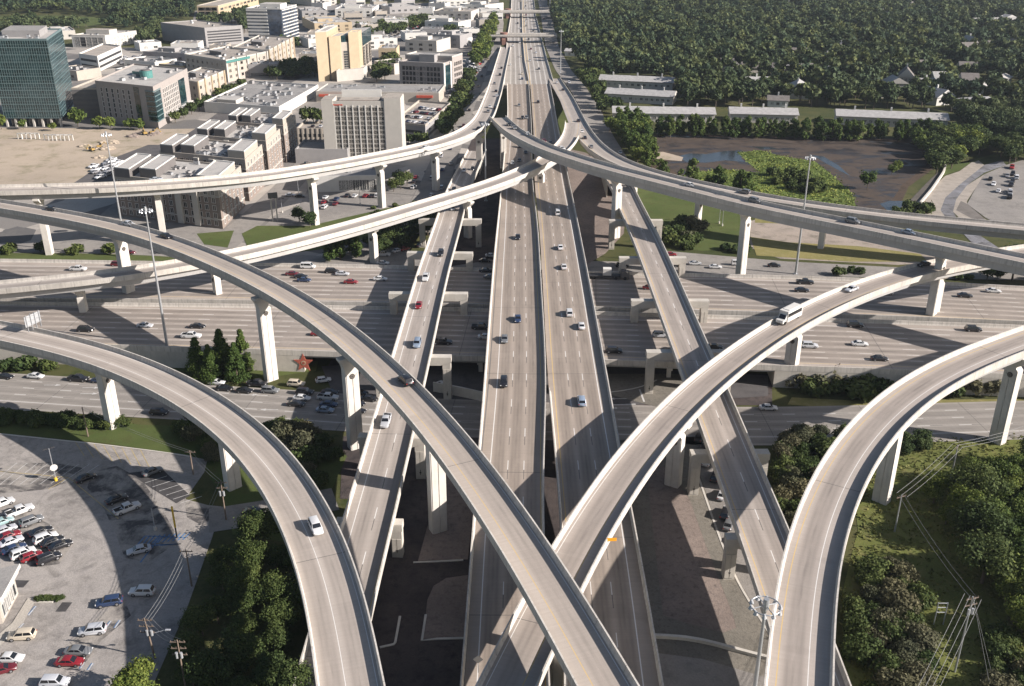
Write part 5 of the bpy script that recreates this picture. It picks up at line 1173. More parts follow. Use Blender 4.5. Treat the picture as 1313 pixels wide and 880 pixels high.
ground_cars([(372,251.5,s_,'silver',(20,0)),(385,253,s_,'black',(20,0)),(416,260.5,s_,'red'),(416,267,u_,'white'),(431.6,256.5,s_,'blue'),(430.7,262.5,s_,'darkred'),(417.6,254.5,s_,'white'),(445.6,252,s_,'black'),(455,252.5,s_,'white'),(469,252.5,s_,'red'),(477,252.5,s_,'black'),(484,252.5,u_,'white'),(533,228.5,s_,'red'),(530,241.5,u_,'white'),(531,234,s_,'black')], 'in the restaurant car park', 'cars parked by the restaurant', (10, -8))
hv = (50, -19)
ground_cars([(4,648,u_,'white'),(26,658,k_,'white'),(41,671,u_,'grey'),(53,684.5,s_,'black'),(59,693,u_,'white'),(67.5,697,s_,'black'),(78,702,s_,'black'),(63,719,u_,'black'),(41,716.5,h_,'red'),(30,712.5,u_,'white'),(19,706.5,s_,'blue'),(15,697,s_,'silver'),(12,690,s_,'red'),(7,682,s_,'silver'),(3,672,s_,'teal')], 'in the packed double row of the car park', 'cars parked in the double row', hv)
ground_cars([(110.5,615.5,s_,'black'),(196,607,s_,'grey'),(150,643,s_,'black'),(163.6,655,k_,'white'),(178.6,708,s_,'silver',(-50,12)),(182.7,761.5,u_,'white',(-50,0.5)),(140.5,775,u_,'blue',(-50,8)),(119,811.5,u_,'silver',(-50,6)),(101,838,s_,'grey',(50,0)),(90,851.5,s_,'red',(50,0)),(71,878,u_,'silver',(50,0)),(28.6,818,u_,'beige',(-50,4)),(13.6,847,s_,'white',(50,0)),(3,862,s_,'darkred',(50,-14)),(324.5,658.5,s_,'black',(50,-2))], 'standing loose in the car park', 'cars in the car park', hv)
# crowded frontage road on the city side, the far motorway and the garage roofs: small and far
fr_ = PATHS['fzw']; r2 = random.Random(3)
cc = ['white', 'silver', 'grey', 'black', 'black', 'white', 'blue', 'darkred', 'silver', 'beige']
for k in range(44):
    i = int(lerp([(0, 0.40), (44, 0.97)], k)*(len(fr_.P)-1)); t = fr_.T[i]; lane = (-4.2, -1.2, 2.0)[k % 3]; p = fr_.P[i]+fr_.N[i]*lane
    car(Vector((p[0], p[1], 0.18)), math.atan2(-t[1], -t[0]), r2.choice([s_, s_, u_, k_]), r2.choice(cc), 'on the city frontage road', 'cars on the city frontage road', None, None, True)
for path, n, zz, wh, gp in ((PATHS['Z'], 34, 0.37, 'on the far motorway', 'cars on the far motorway'), (PATHS['fze'], 14, 0.18, 'on the wooded frontage road', 'cars on the wooded frontage road')):
    for k in range(n):
        i = int(r2.uniform(0.06, 0.97)*(len(path.P)-1)) if path is not PATHS['Z'] else int(len(path.P)*lerp([(0, 0.52), (n, 0.99)], k))
        t = path.T[i]; o_ = r2.uniform(-0.42, 0.42)*path.W[i]; p = path.P[i]+path.N[i]*o_
        if abs(o_) < 1.8 and path is PATHS['Z']: o_ += 4; p = path.P[i]+path.N[i]*o_
        car(Vector((p[0], p[1], zz)), math.atan2(t[1], t[0]), r2.choice([s_, s_, u_, k_]), r2.choice(cc), wh, gp, None, None, True)
for b, n, wh in ((GAR, 34, 'on the garage roof right of the hotel'), (GARL, 14, 'on the garage deck left of the hotel')):
    for k in range(n):
        row = k % 4; a = b.w*(0.06+0.9*((k//4)+0.5)/(n/4)); dd = b.d*(0.14+0.24*row)+r2.uniform(-0.4, 0.4)
        if r2.random() < 0.2: continue
        p = b.P(a, dd, b.h+0.01)+b.A; car(p, b.rz+PI/2+r2.uniform(-0.05, 0.05), r2.choice([s_, s_, u_]), r2.choice(cc), wh, 'cars '+wh, p.x, None, True)
# labels: colour, kind, road; the ones alike are told apart by their order
def label_cars():
    g = {}
    for c in CARS: g.setdefault((c[1], c[2], c[3]), []).append(c)
    for (colr, kind, where), cs in g.items():
        cs.sort(key=lambda c: c[4]); base = '%s %s %s' % (CW.get(colr, colr), KW[kind], where)
        horiz = any(k in where for k in ('freeway carriageway', 'frontage road right', 'frontage road left', 'near frontage', 'restaurant', 'packed', 'loose', 'garage', 'longest', 'by the pond', 'right of', 'hotel'))
        for k, c in enumerate(cs):
            if len(cs) == 1: c[0]['label'] = base if len(base.split()) > 4 else base+' below'
            else: c[0]['label'] = '%s %s from the %s' % (ordinal(k), base, 'left' if horiz else 'near end')
label_cars()
# the two-tone one on the long flyover, the bus and the flatbed
def bus():
    p, i = PATHS['C'].pix(1010, 411); t = -PATHS['C'].T[i]; p.z = PATHS['C'].P[i][2]+0.01; rz = math.atan2(-t[1], -t[0])
    o = empty('shuttle_bus', p, rz); tag(o, 'white shuttle bus with dark window band on the curving flyover', 'bus')
    W_ = 1.2; mb = MB()
    mb.profile([(-4.6, 0.45), (2.3, 0.45), (2.3, 3.15), (1.9, 3.2), (-4.4, 3.2), (-4.6, 3.0)], -W_, W_); mb.box((-1.2, 0, 3.26), (5.0, 1.7, 0.1))
    mb.build('body', M['white'], o)
    mb = MB(); mb.profile([(2.31, 0.5), (4.0, 0.45), (4.15, 0.7), (4.1, 1.25), (3.2, 1.4), (2.5, 2.35), (2.31, 2.4)], -0.98, 0.98); mb.build('cab', M['white'], o)
    mb = MB(); mb.face([(3.22, -0.85, 1.45), (3.22, 0.85, 1.45), (2.56, 0.8, 2.32), (2.56, -0.8, 2.32)]); mb.build('windscreen', M['autoglass'], o)
    for s in (-1, 1):
        mb = MB(); mb.box((-1.0, s*(W_+0.005), 2.15), (6.4, 0.03, 0.95)); mb.build('side_window', M['autoglass'], o)
        for x in (-3.0, 3.1): mb = MB(); mb.tube((x, s*0.75, 0.45), (x, s*1.12, 0.45), 0.45, 0.45, 12); mb.build('wheel', M['tyre'], o)
        mb = MB(); mb.box((4.12, s*0.7, 0.95), (0.1, 0.3, 0.22)); mb.build('headlight', M['lamp'], o)
    mb = MB(); mb.box((-4.61, 0, 2.2), (0.03, 1.7, 0.8)); mb.build('rear_window', M['autoglass'], o)
bus()
def flatbed():
    p, i = PATHS['N'].pix(779, 357); t = PATHS['N'].T[i]; p.z = PATHS['N'].P[i][2]+0.01
    o = empty('flatbed_truck', p, math.atan2(t[1], t[0])); tag(o, 'dark flatbed truck carrying a white box on the shaded far carriageway', 'truck')
    mb = MB(); mb.profile([(4.2, 0.5), (6.6, 0.5), (6.7, 1.5), (6.2, 1.7), (5.7, 2.7), (4.2, 2.8)], -1.15, 1.15); mb.build('cab', M['slatewall'], o)
    mb = MB(); mb.face([(6.23, -1, 1.75), (6.23, 1, 1.75), (5.76, 0.95, 2.62), (5.76, -0.95, 2.62)]); mb.build('windscreen', M['autoglass'], o)
    mb = MB(); mb.box((-1.2, 0, 1.05), (10.4, 2.4, 0.3)); mb.box((-1.2, 0, 0.75), (10.2, 0.9, 0.3)); mb.build('bed', M['dark'], o)
    mb = MB(); mb.box((-0.2, 0, 2.3), (2.6, 2.1, 2.1)); mb.build('load_box', M['white'], o)
    for s in (-1, 1):
        for x in (5.4, 2.6, -4.2, -5.4): mb = MB(); mb.tube((x, s*0.8, 0.5), (x, s*1.16, 0.5), 0.5, 0.5, 12); mb.build('wheel', M['tyre'], o)
flatbed()
# ------------------------------------------------------------------ trees
def leaf_mat(name, dark, light, rough=0.75, hue=None, mass=False):
    m = Mat(name, rough, 0.15); g = m.new('NewGeometry'); n = m.new('ObjectInfo')
    ri = m.out(g, 8) if len(g.outputs) > 8 else None
    ri = S(m.nt, g.outputs['Random Per Island']); orn = S(m.nt, n.outputs['Random'])
    c = m.mix(ri, dark, light); c = m.scale(c, m.mix(orn, (0.72, 0.8, 0.75), (1.25, 1.18, 1.1)))
    if mass:
        at = m.new('Attribute'); at.attribute_name = 'tone'; t_ = S(m.nt, at.outputs['Fac'])
        c = m.scale(c, m.mix(t_, (0.66, 0.78, 0.88), (1.38, 1.25, 1.0)))
    p = m.pos()[0]; big = m.noise(p, 0.045, 2)
    c = m.scale(c, m.mix(ramp(big, 0.35, 0.65), (0.8, 0.85, 0.85), (1.2, 1.12, 0.95)))
    m.color(c)
    tr = m.new('BsdfTranslucent'); mx = m.new('MixShader'); mx.inputs[0].default_value = 0.22
    m.nt.links.new(c.k, tr.inputs['Color']); o = m.nt.nodes['Material Output']
    m.nt.links.new(m.b.outputs[0], mx.inputs[1]); m.nt.links.new(tr.outputs[0], mx.inputs[2]); m.nt.links.new(mx.outputs[0], o.inputs['Surface'])
    return m.mat
M['leaf_oak'] = leaf_mat('oak_leaves', (0.030, 0.050, 0.016), (0.095, 0.122, 0.044))
M['leaf_bright'] = leaf_mat('bright_leaves', (0.05, 0.082, 0.018), (0.15, 0.185, 0.05))
M['leaf_cypress'] = leaf_mat('cypress_leaves', (0.035, 0.062, 0.016), (0.10, 0.14, 0.04))
M['leaf_brown'] = leaf_mat('dry_leaves', (0.052, 0.055, 0.032), (0.14, 0.136, 0.09))
M['leaf_wood'] = leaf_mat('woodland_leaves', (0.030, 0.049, 0.024), (0.098, 0.124, 0.06))
M['leaf_mass'] = leaf_mat('far_wood_leaves', (0.028, 0.047, 0.027), (0.09, 0.117, 0.062), mass=True)
M['bark'] = plain('tree_bark', (0.10, 0.08, 0.06), 0.95, 0.2, 2.0)
def crown_arrays(seed, rx, rz, zc, n, leaf, shape='oak', clumps=14):
    """leaf quads gathered in clumps through the volume of a crown"""
    g = np.random.default_rng(seed)
    if shape == 'oak':
        d = g.normal(size=(clumps, 3)); d /= np.linalg.norm(d, axis=1)[:, None]; d[:, 2] = d[:, 2]*0.8+0.12
        C = d*np.array([rx, rx, rz])*g.uniform(0.35, 0.78, (clumps, 1)); R = g.uniform(0.30, 0.50, clumps)*rx
    elif shape == 'cone':
        t = g.uniform(0, 1, clumps)**0.8; a = g.uniform(0, 2*PI, clumps); r = (1-t)*rx*0.72
        C = np.stack([np.cos(a)*r, np.sin(a)*r, (t*2-1)*rz*0.92], 1); R = (0.22+0.55*(1-t))*rx*0.62
    elif shape == 'column':
        t = g.uniform(0, 1, clumps); a = g.uniform(0, 2*PI, clumps); r = rx*0.6*np.sqrt(np.clip(1-np.abs(t*2-0.85)**3, 0.05, 1))
        C = np.stack([np.cos(a)*r, np.sin(a)*r, (t*2-1)*rz*0.85], 1); R = np.full(clumps, rx*0.42)
    else:
        d = g.normal(size=(clumps, 3)); d /= np.linalg.norm(d, axis=1)[:, None]; d[:, 2] = np.abs(d[:, 2])*0.9-0.25
        C = d*np.array([rx, rx*0.85, rz])*g.uniform(0.3, 0.8, (clumps, 1)); R = g.uniform(0.26, 0.46, clumps)*rx
    k = g.integers(0, clumps, n); wild = g.uniform(size=n) < 0.16; d = g.normal(size=(n, 3)); d /= np.linalg.norm(d, axis=1)[:, None]
    rad = R[k]*np.where(wild, g.uniform(0.9, 1.5, n), g.uniform(0.45, 1.06, n)**0.6)
    P = C[k]+d*rad[:, None]*np.array([1, 1, 0.85])
    out = d*0.75+g.normal(size=(n, 3))*0.5; out[:, 2] += 0.35; out /= np.linalg.norm(out, axis=1)[:, None]
    h = np.cross(out, g.normal(size=(n, 3))); h /= np.linalg.norm(h, axis=1)[:, None]; v = np.cross(out, h)
    sz = leaf*g.uniform(0.6, 1.25, n)[:, None]
    P[:, 2] += zc
    q = np.stack([P-h*sz-v*sz*0.55, P+h*sz*0.9-v*sz*0.7, P+h*sz+v*sz*0.6, P-h*sz*0.8+v*sz*0.75], 1)
    q[:, :, :] += g.normal(size=q.shape)*leaf*0.12
    return q
def quads_mesh(name, Q, mat):
    n = len(Q); me = bpy.data.meshes.new(name); me.vertices.add(n*4); me.loops.add(n*4); me.polygons.add(n)
    me.vertices.foreach_set('co', Q.reshape(-1).astype(np.float32)); me.loops.foreach_set('vertex_index', np.arange(n*4, dtype=np.int32))
    me.polygons.foreach_set('loop_start', np.arange(0, n*4, 4, dtype=np.int32))
    me.update(calc_edges=True); me.materials.append(mat); return me
def trunk_mesh(h, r, seed, limbs=5, top=0.75, spread=0.3):
    rr_ = random.Random(seed); mb = MB(); hh = h*top
    mb.tube((0, 0, -0.3), (0, 0, hh*0.5), r, r*0.75, 7); mb.tube((0, 0, hh*0.5), (rr_.uniform(-.3, .3), rr_.uniform(-.3, .3), hh), r*0.74, r*0.25, 6)
    for k in range(limbs):
        a = 2*PI*k/limbs+rr_.uniform(-.4, .4); z = hh*rr_.uniform(0.35, 0.75)
        mb.tube((0, 0, z), (math.cos(a)*h*spread*rr_.uniform(.6, 1), math.sin(a)*h*spread*rr_.uniform(.6, 1), z+h*0.2), r*0.4, r*0.12, 5)
    return mb.mesh('trunk', M['bark'])
PROTO = {}
def proto(kind, lod, var):
    k = (kind, lod, var)
    if k in PROTO: return PROTO[k]
    sd = hash((len(kind)*31+ord(kind[0]), lod, var)) % 100000
    n = {0: 6500, 1: 1500, 2: 420}[lod]; lf = {0: 0.21, 1: 0.42, 2: 0.85}[lod]
    if kind == 'oak': q = crown_arrays(sd, 5.2, 3.4, 6.2, n, lf, 'oak', 16); t = trunk_mesh(10, 0.3, sd); mt = 'leaf_oak'
    elif kind == 'wood': q = crown_arrays(sd, 4.6, 4.3, 7.6, n, lf*1.1, 'oak', 15); t = trunk_mesh(13, 0.3, sd); mt = 'leaf_wood'
    elif kind == 'bright': q = crown_arrays(sd, 4.2, 4.0, 5.4, int(n*1.1), lf*0.9, 'oak', 18); t = trunk_mesh(9, 0.22, sd); mt = 'leaf_bright'
    elif kind == 'cypress': q = crown_arrays(sd, 3.3, 5.6, 6.0, int(n*1.5), lf*0.8, 'cone', 44); t = trunk_mesh(10.5, 0.22, sd, 3, 0.8, 0.08); mt = 'leaf_cypress'
    elif kind == 'column': q = crown_arrays(sd, 2.2, 4.2, 4.9, int(n*0.9), lf*0.75, 'column', 20); t = trunk_mesh(9, 0.18, sd, 4, 0.8, 0.1); mt = 'leaf_cypress'
    elif kind == 'shrub': q = crown_arrays(sd, 2.2, 1.5, 1.2, int(n*0.5), lf*0.7, 'bush', 18); t = trunk_mesh(2.4, 0.09, sd, 5, 0.6, 0.3); mt = 'leaf_oak'
    else: q = crown_arrays(sd, 2.3, 1.9, 1.5, int(n*0.55), lf*0.62, 'bush', 20); t = trunk_mesh(3, 0.09, sd, 6, 0.6, 0.3); mt = 'leaf_brown'
    PROTO[k] = (quads_mesh('crown', q, M[mt]), t); return PROTO[k]
LABT = []
KN = dict(oak='oak_tree', wood='woodland_tree', bright='broadleaf_tree', cypress='conifer_tree', column='slim_tree', shrub='shrub', brown='dry_shrub')
def tree(kind, p, size=1.0, label='', group=None, lod=None, var=None, zs=1.0):
    d = proj((p[0], p[1], 3))[2]; lod = (0 if d < 230 else 1 if d < 460 else 2) if lod is None else lod
    cm, tm = proto(kind, lod, rng.randrange(4) if var is None else var)
    o = empty(KN[kind], (p[0], p[1], p[2] if len(p) > 2 else 0), rng.uniform(0, 6.28)); o.scale = (size*rng.uniform(.92, 1.08), size*rng.uniform(.92, 1.08), size*zs)
    tag(o, label, 'shrub' if kind in ('shrub', 'brown') else 'tree', group); link('crown', cm, o); link('trunk', tm, o); return o
def inpoly(x, y, poly):
    r = False; n = len(poly)
    for i in range(n):
        a, b = poly[i], poly[(i+1) % n]
        if (a[1] > y) != (b[1] > y) and x < (b[0]-a[0])*(y-a[1])/(b[1]-a[1])+a[0]: r = not r
    return r
def scatter(poly_px, spacing, seed, zh=0.0, maxn=20000):
    P = [U(q[0], q[1], zh) for q in poly_px]; xs = [p.x for p in P]; ys = [p.y for p in P]; poly = [(p.x, p.y) for p in P]
    r = random.Random(seed); out = []; y = min(ys)
    while y < max(ys):
        x = min(xs)+r.uniform(0, spacing)
        while x < max(xs):
            q = (x+r.uniform(-.38, .38)*spacing, y+r.uniform(-.38, .38)*spacing)
            if inpoly(q[0], q[1], poly): out.append(q)
            x += spacing
        y += spacing*0.88
    return out[:maxn]
# the wood on the right, out to the horizon
WOODR = [(700,-30),(1500,-30),(1500,190),(1330,196),(1290,190),(1262,184),(1240,172),(1222,160),(1216,141),(1030,139),(925,138),(868,137),(866,106),(768,100),(756,96),(742,84),(722,66),(708,30)]
occ = []                                                            # keep clear of roofs and roads
for o in list(bpy.data.objects):
    if o.parent is None and o.get('category') in ('house', 'flats') and o.location.x > 40:
        ch = [c for c in o.children if c.name.startswith('body')][0]
        vv = [c for c in ch.data.vertices]; cx_ = sum(v.co.x for v in vv)/len(vv)+o.location.x; cy_ = sum(v.co.y for v in vv)/len(vv)+o.location.y
        hx = max(v.co.x for v in vv)-min(v.co.x for v in vv); hy = max(v.co.y for v in vv)-min(v.co.y for v in vv)
        fr = 4 if o.get('category') == 'house' else 5
        occ.append((cx_, cy_, hx/2+3, hy/2+3, fr))
def clear(x, y, pad=0.5):
    for cx_, cy_, a, c, fr in occ:
        if abs(x-cx_) < a+pad and -c-fr-pad < y-cy_ < c+pad: return False
    return True
W_ = [q for q in scatter(WOODR, 8.3, 21) if clear(*q) and nrg.uniform() > .06]
W_.sort(key=lambda q: q[0]**2+q[1]**2)
extra_mid = [q for q in scatter([(738,96),(770,96),(770,112),(786,135),(790,152),(770,150),(758,120)], 7.5, 22) if clear(*q, 0)]
for k, q in enumerate(extra_mid): tree('oak', q, rng.uniform(.7, .95), 'broad dark tree between the wooded frontage road and the long flats', 'trees beside the wooded frontage road')
for q in W_[:240]: tree('wood', q, rng.uniform(.8, 1.18), 'dark green broadleaf tree on the near edge of the big right hand wood', 'trees on the near edge of the wood', lod=2 if q[1] > 560 else 1)
def mass(name, pts, kinds, lab, seed, smin=.6, smax=1.4, lodn=210, leaf=.9, zr=(7.4, 4.5, 4.7), cat='woodland'):
    g = np.random.default_rng(seed); var = [crown_arrays(seed+k, zr[2], zr[1], zr[0], lodn, leaf, 'oak', 11) for k in range(6)]; Q = []
    for q in pts:
        s = smin+(smax-smin)*g.uniform()**1.3; a = g.uniform(0, 2*PI); c, sn = math.cos(a)*s, math.sin(a)*s
        v = var[g.integers(0, 6)]; w_ = v.copy(); w_[:, :, 0] = v[:, :, 0]*c-v[:, :, 1]*sn+q[0]; w_[:, :, 1] = v[:, :, 0]*sn+v[:, :, 1]*c+q[1]; w_[:, :, 2] = v[:, :, 2]*s*g.uniform(.85, 1.25); Q.append(w_)
    me = quads_mesh(name, np.concatenate(Q), M['leaf_mass']); at = me.attributes.new('tone', 'FLOAT', 'POINT'); at.data.foreach_set('value', np.repeat(g.uniform(0, 1, len(Q))**1.2, len(Q[0])*4).astype(np.float32))
    o = link(name, me); tag(o, lab, cat, None, 'stuff'); return o
mass('woodland', W_[240:], 'leaf_wood', 'dense dark wood stretching away to the top right horizon', 31)
# woods and street trees on the far left
W2 = scatter([(-400,-30),(250,-30),(420,-30),(640,-30),(640,2),(560,6),(440,2),(330,0),(252,6),(246,26),(205,30),(160,40),(120,36),(164,27),(120,20),(60,17),(-60,22)], 10.5, 23)
mass('woodland', W2, 'leaf_wood', 'hazy green wood beyond the field at the top left horizon', 33, lodn=130)
W3 = scatter([(-30,33),(0,33),(50,30),(118,34),(100,42),(60,38),(0,42),(-30,44)], 12, 24)+scatter([(176,50),(206,30),(206,52),(185,62)], 9, 25)
for q in W3: tree('wood', q, rng.uniform(.75, 1.1), 'dark tree in the belt between sports field and white offices', 'trees behind the field', lod=2)
for nm, poly, sp, lab, gp, kd, s0, s1 in (
    ('a', [(600,92),(612,92),(606,116),(592,150),(576,180),(560,178),(580,140)], 8, 'tree in the long row beside the city frontage road', 'trees along the city frontage road', 'oak', .7, 1.0),
    ('b', [(612,58),(626,40),(632,24),(640,24),(632,60),(616,90),(606,90)], 9, 'green tree in the far row beside the motorway on the city side', 'far trees along the motorway', 'bright', .9, 1.2),
    ('c', [(452,40),(520,30),(548,26),(556,34),(545,40),(500,48),(458,52)], 14, 'tree in the leafy car park beyond the tan tower', 'trees in the far leafy car park', 'oak', .8, 1.1),
    ('d', [(345,92),(400,84),(408,92),(405,100),(345,104)], 7, 'dark tree in the shaded yard left of the tan tower', 'trees left of the tan tower', 'oak', .7, .9),
    ('e', [(482,92),(506,74),(510,82),(500,100),(482,108)], 7, 'dark tree on the street right of the tan tower', 'trees right of the tan tower', 'oak', .7, 1.0),
    ('f', [(300,22),(318,18),(320,44),(310,44)], 8, 'tree between the grey garage and the dark blue office', 'trees by the grey garage', 'wood', .8, 1.0),
    ('g', [(516,182),(548,184),(546,189),(518,188)], 5, 'low dark tree below the rooftop car park garage', 'trees below the garage', 'oak', .5, .7),
    ('h', [(556,30),(600,34),(596,44),(556,46)], 11, 'small tree among the far low shop roofs', 'trees among far shop roofs', 'oak', .6, .9),
    ('i', [(330,50),(372,60),(386,70),(384,60),(340,40)], 12, 'small tree between far city blocks', 'trees between far city blocks', 'oak', .6, .9),
    ('j', [(254,32),(300,28),(300,33),(256,38)], 9, 'tree in the belt behind the big grey garage', 'trees behind the grey garage', 'wood', .8, 1.1)):
    for q in scatter(poly, sp, ord(nm)): tree(kd, q, rng.uniform(s0, s1), lab, gp).name = {'oak': 'street_tree', 'wood': 'park_tree'}.get(kd, 'broadleaf_tree')
for px, py, s, lab in ((100,163,1.15,'full round tree at the right foot of the glass tower'), (128,166,.8,'bright tree left of the brick office block entrance'), (142,166,.75,'second bright tree before the brick office block'), (168,167,.7,'third bright tree before the brick office block'), (179,167,.7,'fourth bright tree, by the corner of the brick office block'), (30,166,.6,'small tree at the left foot of the glass tower'), (68,168,.5,'small tree before the glass tower columns'), (2,166,.9,'tree cut by the left edge beside the glass tower')):
    tree('bright', U(px, py), s, lab)
for px, py in ((225,158),(236,152),(246,147),(256,142),(266,136),(282,128),(292,124),(300,119),(310,113)): tree('oak', U(px, py), rng.uniform(.6, .75), 'street tree in the row beside the brick office block', 'street trees by the brick block')
for px, py in ((394,158),(402,157),(411,158)): t_ = U(px, py, 8); tree('oak', (t_.x, t_.y, GARL.h), .8, 'leafy tree planted on the garage deck left of the hotel', 'trees on the garage deck')
# trees at the pond
for q in scatter([(780,168),(800,160),(826,166),(836,186),(832,200),(842,216),(826,220),(812,208),(800,186)], 6.2, 41): tree('column' if rng.random() < .75 else 'bright', q, rng.uniform(.95, 1.35), 'tall green tree in the thicket at the left end of the pond', 'trees at the left end of the pond', 1)
for q in scatter([(836,170),(1190,176),(1200,182),(1100,182),(960,179),(838,176)], 5.4, 42): tree('column', q, rng.uniform(.85, 1.25), 'slim green tree in the row along the far pond bank', 'trees along the far pond bank', 1)
for q in scatter([(1168,184),(1250,176),(1262,196),(1232,214),(1212,220),(1190,226),(1186,205)], 7.5, 43): tree('oak' if rng.random() < .6 else 'bright', q, rng.uniform(.85, 1.2), 'dark tree in the clump at the right end of the pond', 'trees at the right end of the pond', 1)
for q in scatter([(1262,186),(1330,180),(1330,214),(1290,210),(1270,204)], 8, 44): tree('oak', q, rng.uniform(.8, 1.1), 'dark tree on the far side of the flood channel', 'trees beyond the flood channel', 1)
for px, py, s, lab in ((1112,243,.95,'lone bright tree standing in the pond mud'), (1143,224,.55,'left of the two small bright trees in the pond'), (1150,222,.62,'right of the two small bright trees in the pond')): tree('bright', U(px, py), s, lab, None, 1)
def bushes(poly, sp, seed, kinds, s0, s1, lab, gp, lod=None):
    for q in scatter(poly, sp, seed):
        kd = rng.choice(kinds); tree(kd, q, rng.uniform(s0, s1), lab if isinstance(lab, str) else lab[kd], gp if isinstance(gp, str) else gp[kd], lod)
bushes([(980,222),(1040,226),(1060,244),(1040,250),(990,240)], 6, 51, ['shrub'], 1.0, 1.9, 'dark bush in the middle of the marsh', 'bushes in the marsh', 1)
bushes([(1130,270),(1180,268),(1200,278),(1150,282)], 5, 52, ['shrub'], 1.0, 1.8, 'bush between the flood channel and the lower flyover', 'bushes by the flood channel', 1)
bushes([(846,226),(900,240),(962,252),(960,262),(900,250),(846,238)], 5, 53, ['shrub', 'shrub', 'column'], .8, 1.5, {'shrub': 'bush in the hedge between pond and flyover', 'column': 'slim tree in the hedge between pond and flyover'}, {'shrub': 'bushes between pond and flyover', 'column': 'slim trees between pond and flyover'}, 1)
bushes([(846,300),(870,284),(898,292),(902,312),(890,322),(850,318)], 4.5, 54, ['shrub', 'shrub', 'brown'], 1.0, 1.7, {'shrub': 'dark bush in the clump beside the right connector', 'brown': 'brownish bush in the clump beside the right connector'}, {'shrub': 'bushes beside the right connector', 'brown': 'brown bushes beside the right connector'}, 1)
bushes([(925,318),(958,318),(958,324),(926,326)], 4, 55, ['shrub'], .9, 1.3, 'dark bush left of the tall pillar on the lawn', 'bushes left of the tall pillar', 1)
bushes([(1036,349),(1108,350),(1118,355),(1040,353)], 4.5, 56, ['shrub'], .9, 1.5, 'dark bush along the far freeway edge on the right', 'bushes along the far freeway edge', 1)
bushes([(1205,354),(1330,358),(1330,366),(1215,361)], 5, 57, ['shrub', 'oak'], .5, 1.2, {'shrub': 'bush behind the far freeway edge at the right border', 'oak': 'tree behind the far freeway edge at the right border'}, {'shrub': 'bushes at the right freeway edge', 'oak': 'trees at the right freeway edge'}, 1)
bushes([(1010,492),(1120,484),(1190,492),(1313,488),(1313,506),(1150,516),(1030,512)], 4.6, 58, ['shrub', 'shrub', 'shrub', 'brown'], 1.1, 2.0, {'shrub': 'dark bush in the thick hedge below the near freeway wall', 'brown': 'brownish bush in the thick hedge below the near freeway wall'}, {'shrub': 'bushes below the near freeway wall', 'brown': 'brown bushes below the near freeway wall'})
bushes([(1000,570),(1040,558),(1092,556),(1090,590),(1060,640),(1030,690),(1010,700),(990,640)], 4.2, 59, ['shrub', 'brown'], 1.0, 1.7, {'shrub': 'green bush in the thicket between right connector and empty flyover', 'brown': 'dry brown bush in the thicket between right connector and empty flyover'}, {'shrub': 'green bushes inside the curve', 'brown': 'brown bushes inside the curve'})
bushes([(1155,556),(1215,553),(1225,560),(1180,580),(1158,590)], 4.2, 60, ['shrub', 'brown'], .8, 1.3, {'shrub': 'green bush behind the empty flyover near the road', 'brown': 'brown bush behind the empty flyover near the road'}, {'shrub': 'green bushes behind the flyover', 'brown': 'brown bushes behind the flyover'})
bushes([(1118,720),(1150,724),(1172,760),(1190,820),(1196,900),(1140,940),(1096,880),(1090,790)], 3.7, 61, ['brown', 'shrub', 'shrub', 'brown'], 1.0, 1.6, {'shrub': 'grey green bush in the scrubby clump beside the empty flyover', 'brown': 'dry brown bush in the scrubby clump beside the empty flyover'}, {'shrub': 'green bushes in the scrub', 'brown': 'brown bushes in the scrub'})
bushes([(1272,800),(1330,820),(1340,900),(1260,900)], 4, 62, ['brown', 'shrub'], 1.0, 1.6, {'shrub': 'green bush at the lower right corner below the wood', 'brown': 'grey brown bush at the lower right corner below the wood'}, {'shrub': 'green bushes lower right', 'brown': 'brown bushes lower right'})
for q in scatter([(1190,646),(1240,628),(1330,600),(1500,600),(1500,840),(1313,826),(1270,790),(1240,740),(1214,690)], 5.3, 63): tree('bright' if rng.random() < .72 else 'oak', q, rng.uniform(.6, 1.02), 'bright green tree in the sunlit wood at the right edge', 'trees in the sunlit right wood')
# hedge, conifers and the dark wood on the near left
bushes([(-60,536),(0,534),(160,544),(160,553),(0,545),(-60,545)], 2.6, 64, ['shrub'], .9, 1.15, 'bush in the long hedge between the car park and the frontage road', 'hedge bushes by the car park')
bushes([(225,540),(300,552),(302,596),(280,600),(262,572),(228,556)], 3.6, 65, ['shrub', 'brown'], .9, 1.4, {'shrub': 'green bush beside the pillar of the curved flyover', 'brown': 'brown bush beside the pillar of the curved flyover'}, {'shrub': 'green bushes by the curved flyover pillar', 'brown': 'brown bushes by the curved flyover pillar'})
bushes([(345,545),(395,548),(430,585),(420,632),(404,640),(380,600)], 3.8, 66, ['shrub', 'shrub', 'brown'], 1.0, 1.7, {'shrub': 'bush in the shaded bed between curved flyover and tall pillar', 'brown': 'brownish bush in the shaded bed by the tall pillar'}, {'shrub': 'bushes in the shaded bed', 'brown': 'brown bushes in the shaded bed'})
for px, py, s, lab in ((256,484,1.0,'leftmost conifer of the five beside the freeway wall'), (272,489,.9,'front conifer second from left beside the freeway wall'), (287,478,1.1,'rear conifer in the middle of the five beside the freeway wall'), (305,489,.95,'front conifer fourth from left beside the freeway wall'), (313,474,1.0,'dark rear conifer at the right of the five beside the freeway wall')): tree('cypress', U(px, py), s, lab, None, 0)
for k, (px, py) in enumerate(((10,474),(35,472),(60,474))): tree('shrub', U(px, py), rng.uniform(1.2, 1.6), 'bush on the grass bank below the freeway wall at far left', 'bushes on the left grass bank')
for k, (px, py) in enumerate(((13,324),(57,323),(98,326),(142,325),(222,324))): tree('shrub', U(px, py), 1.5, 'small round tree on the verge beside the far freeway carriageway', 'small verge trees')
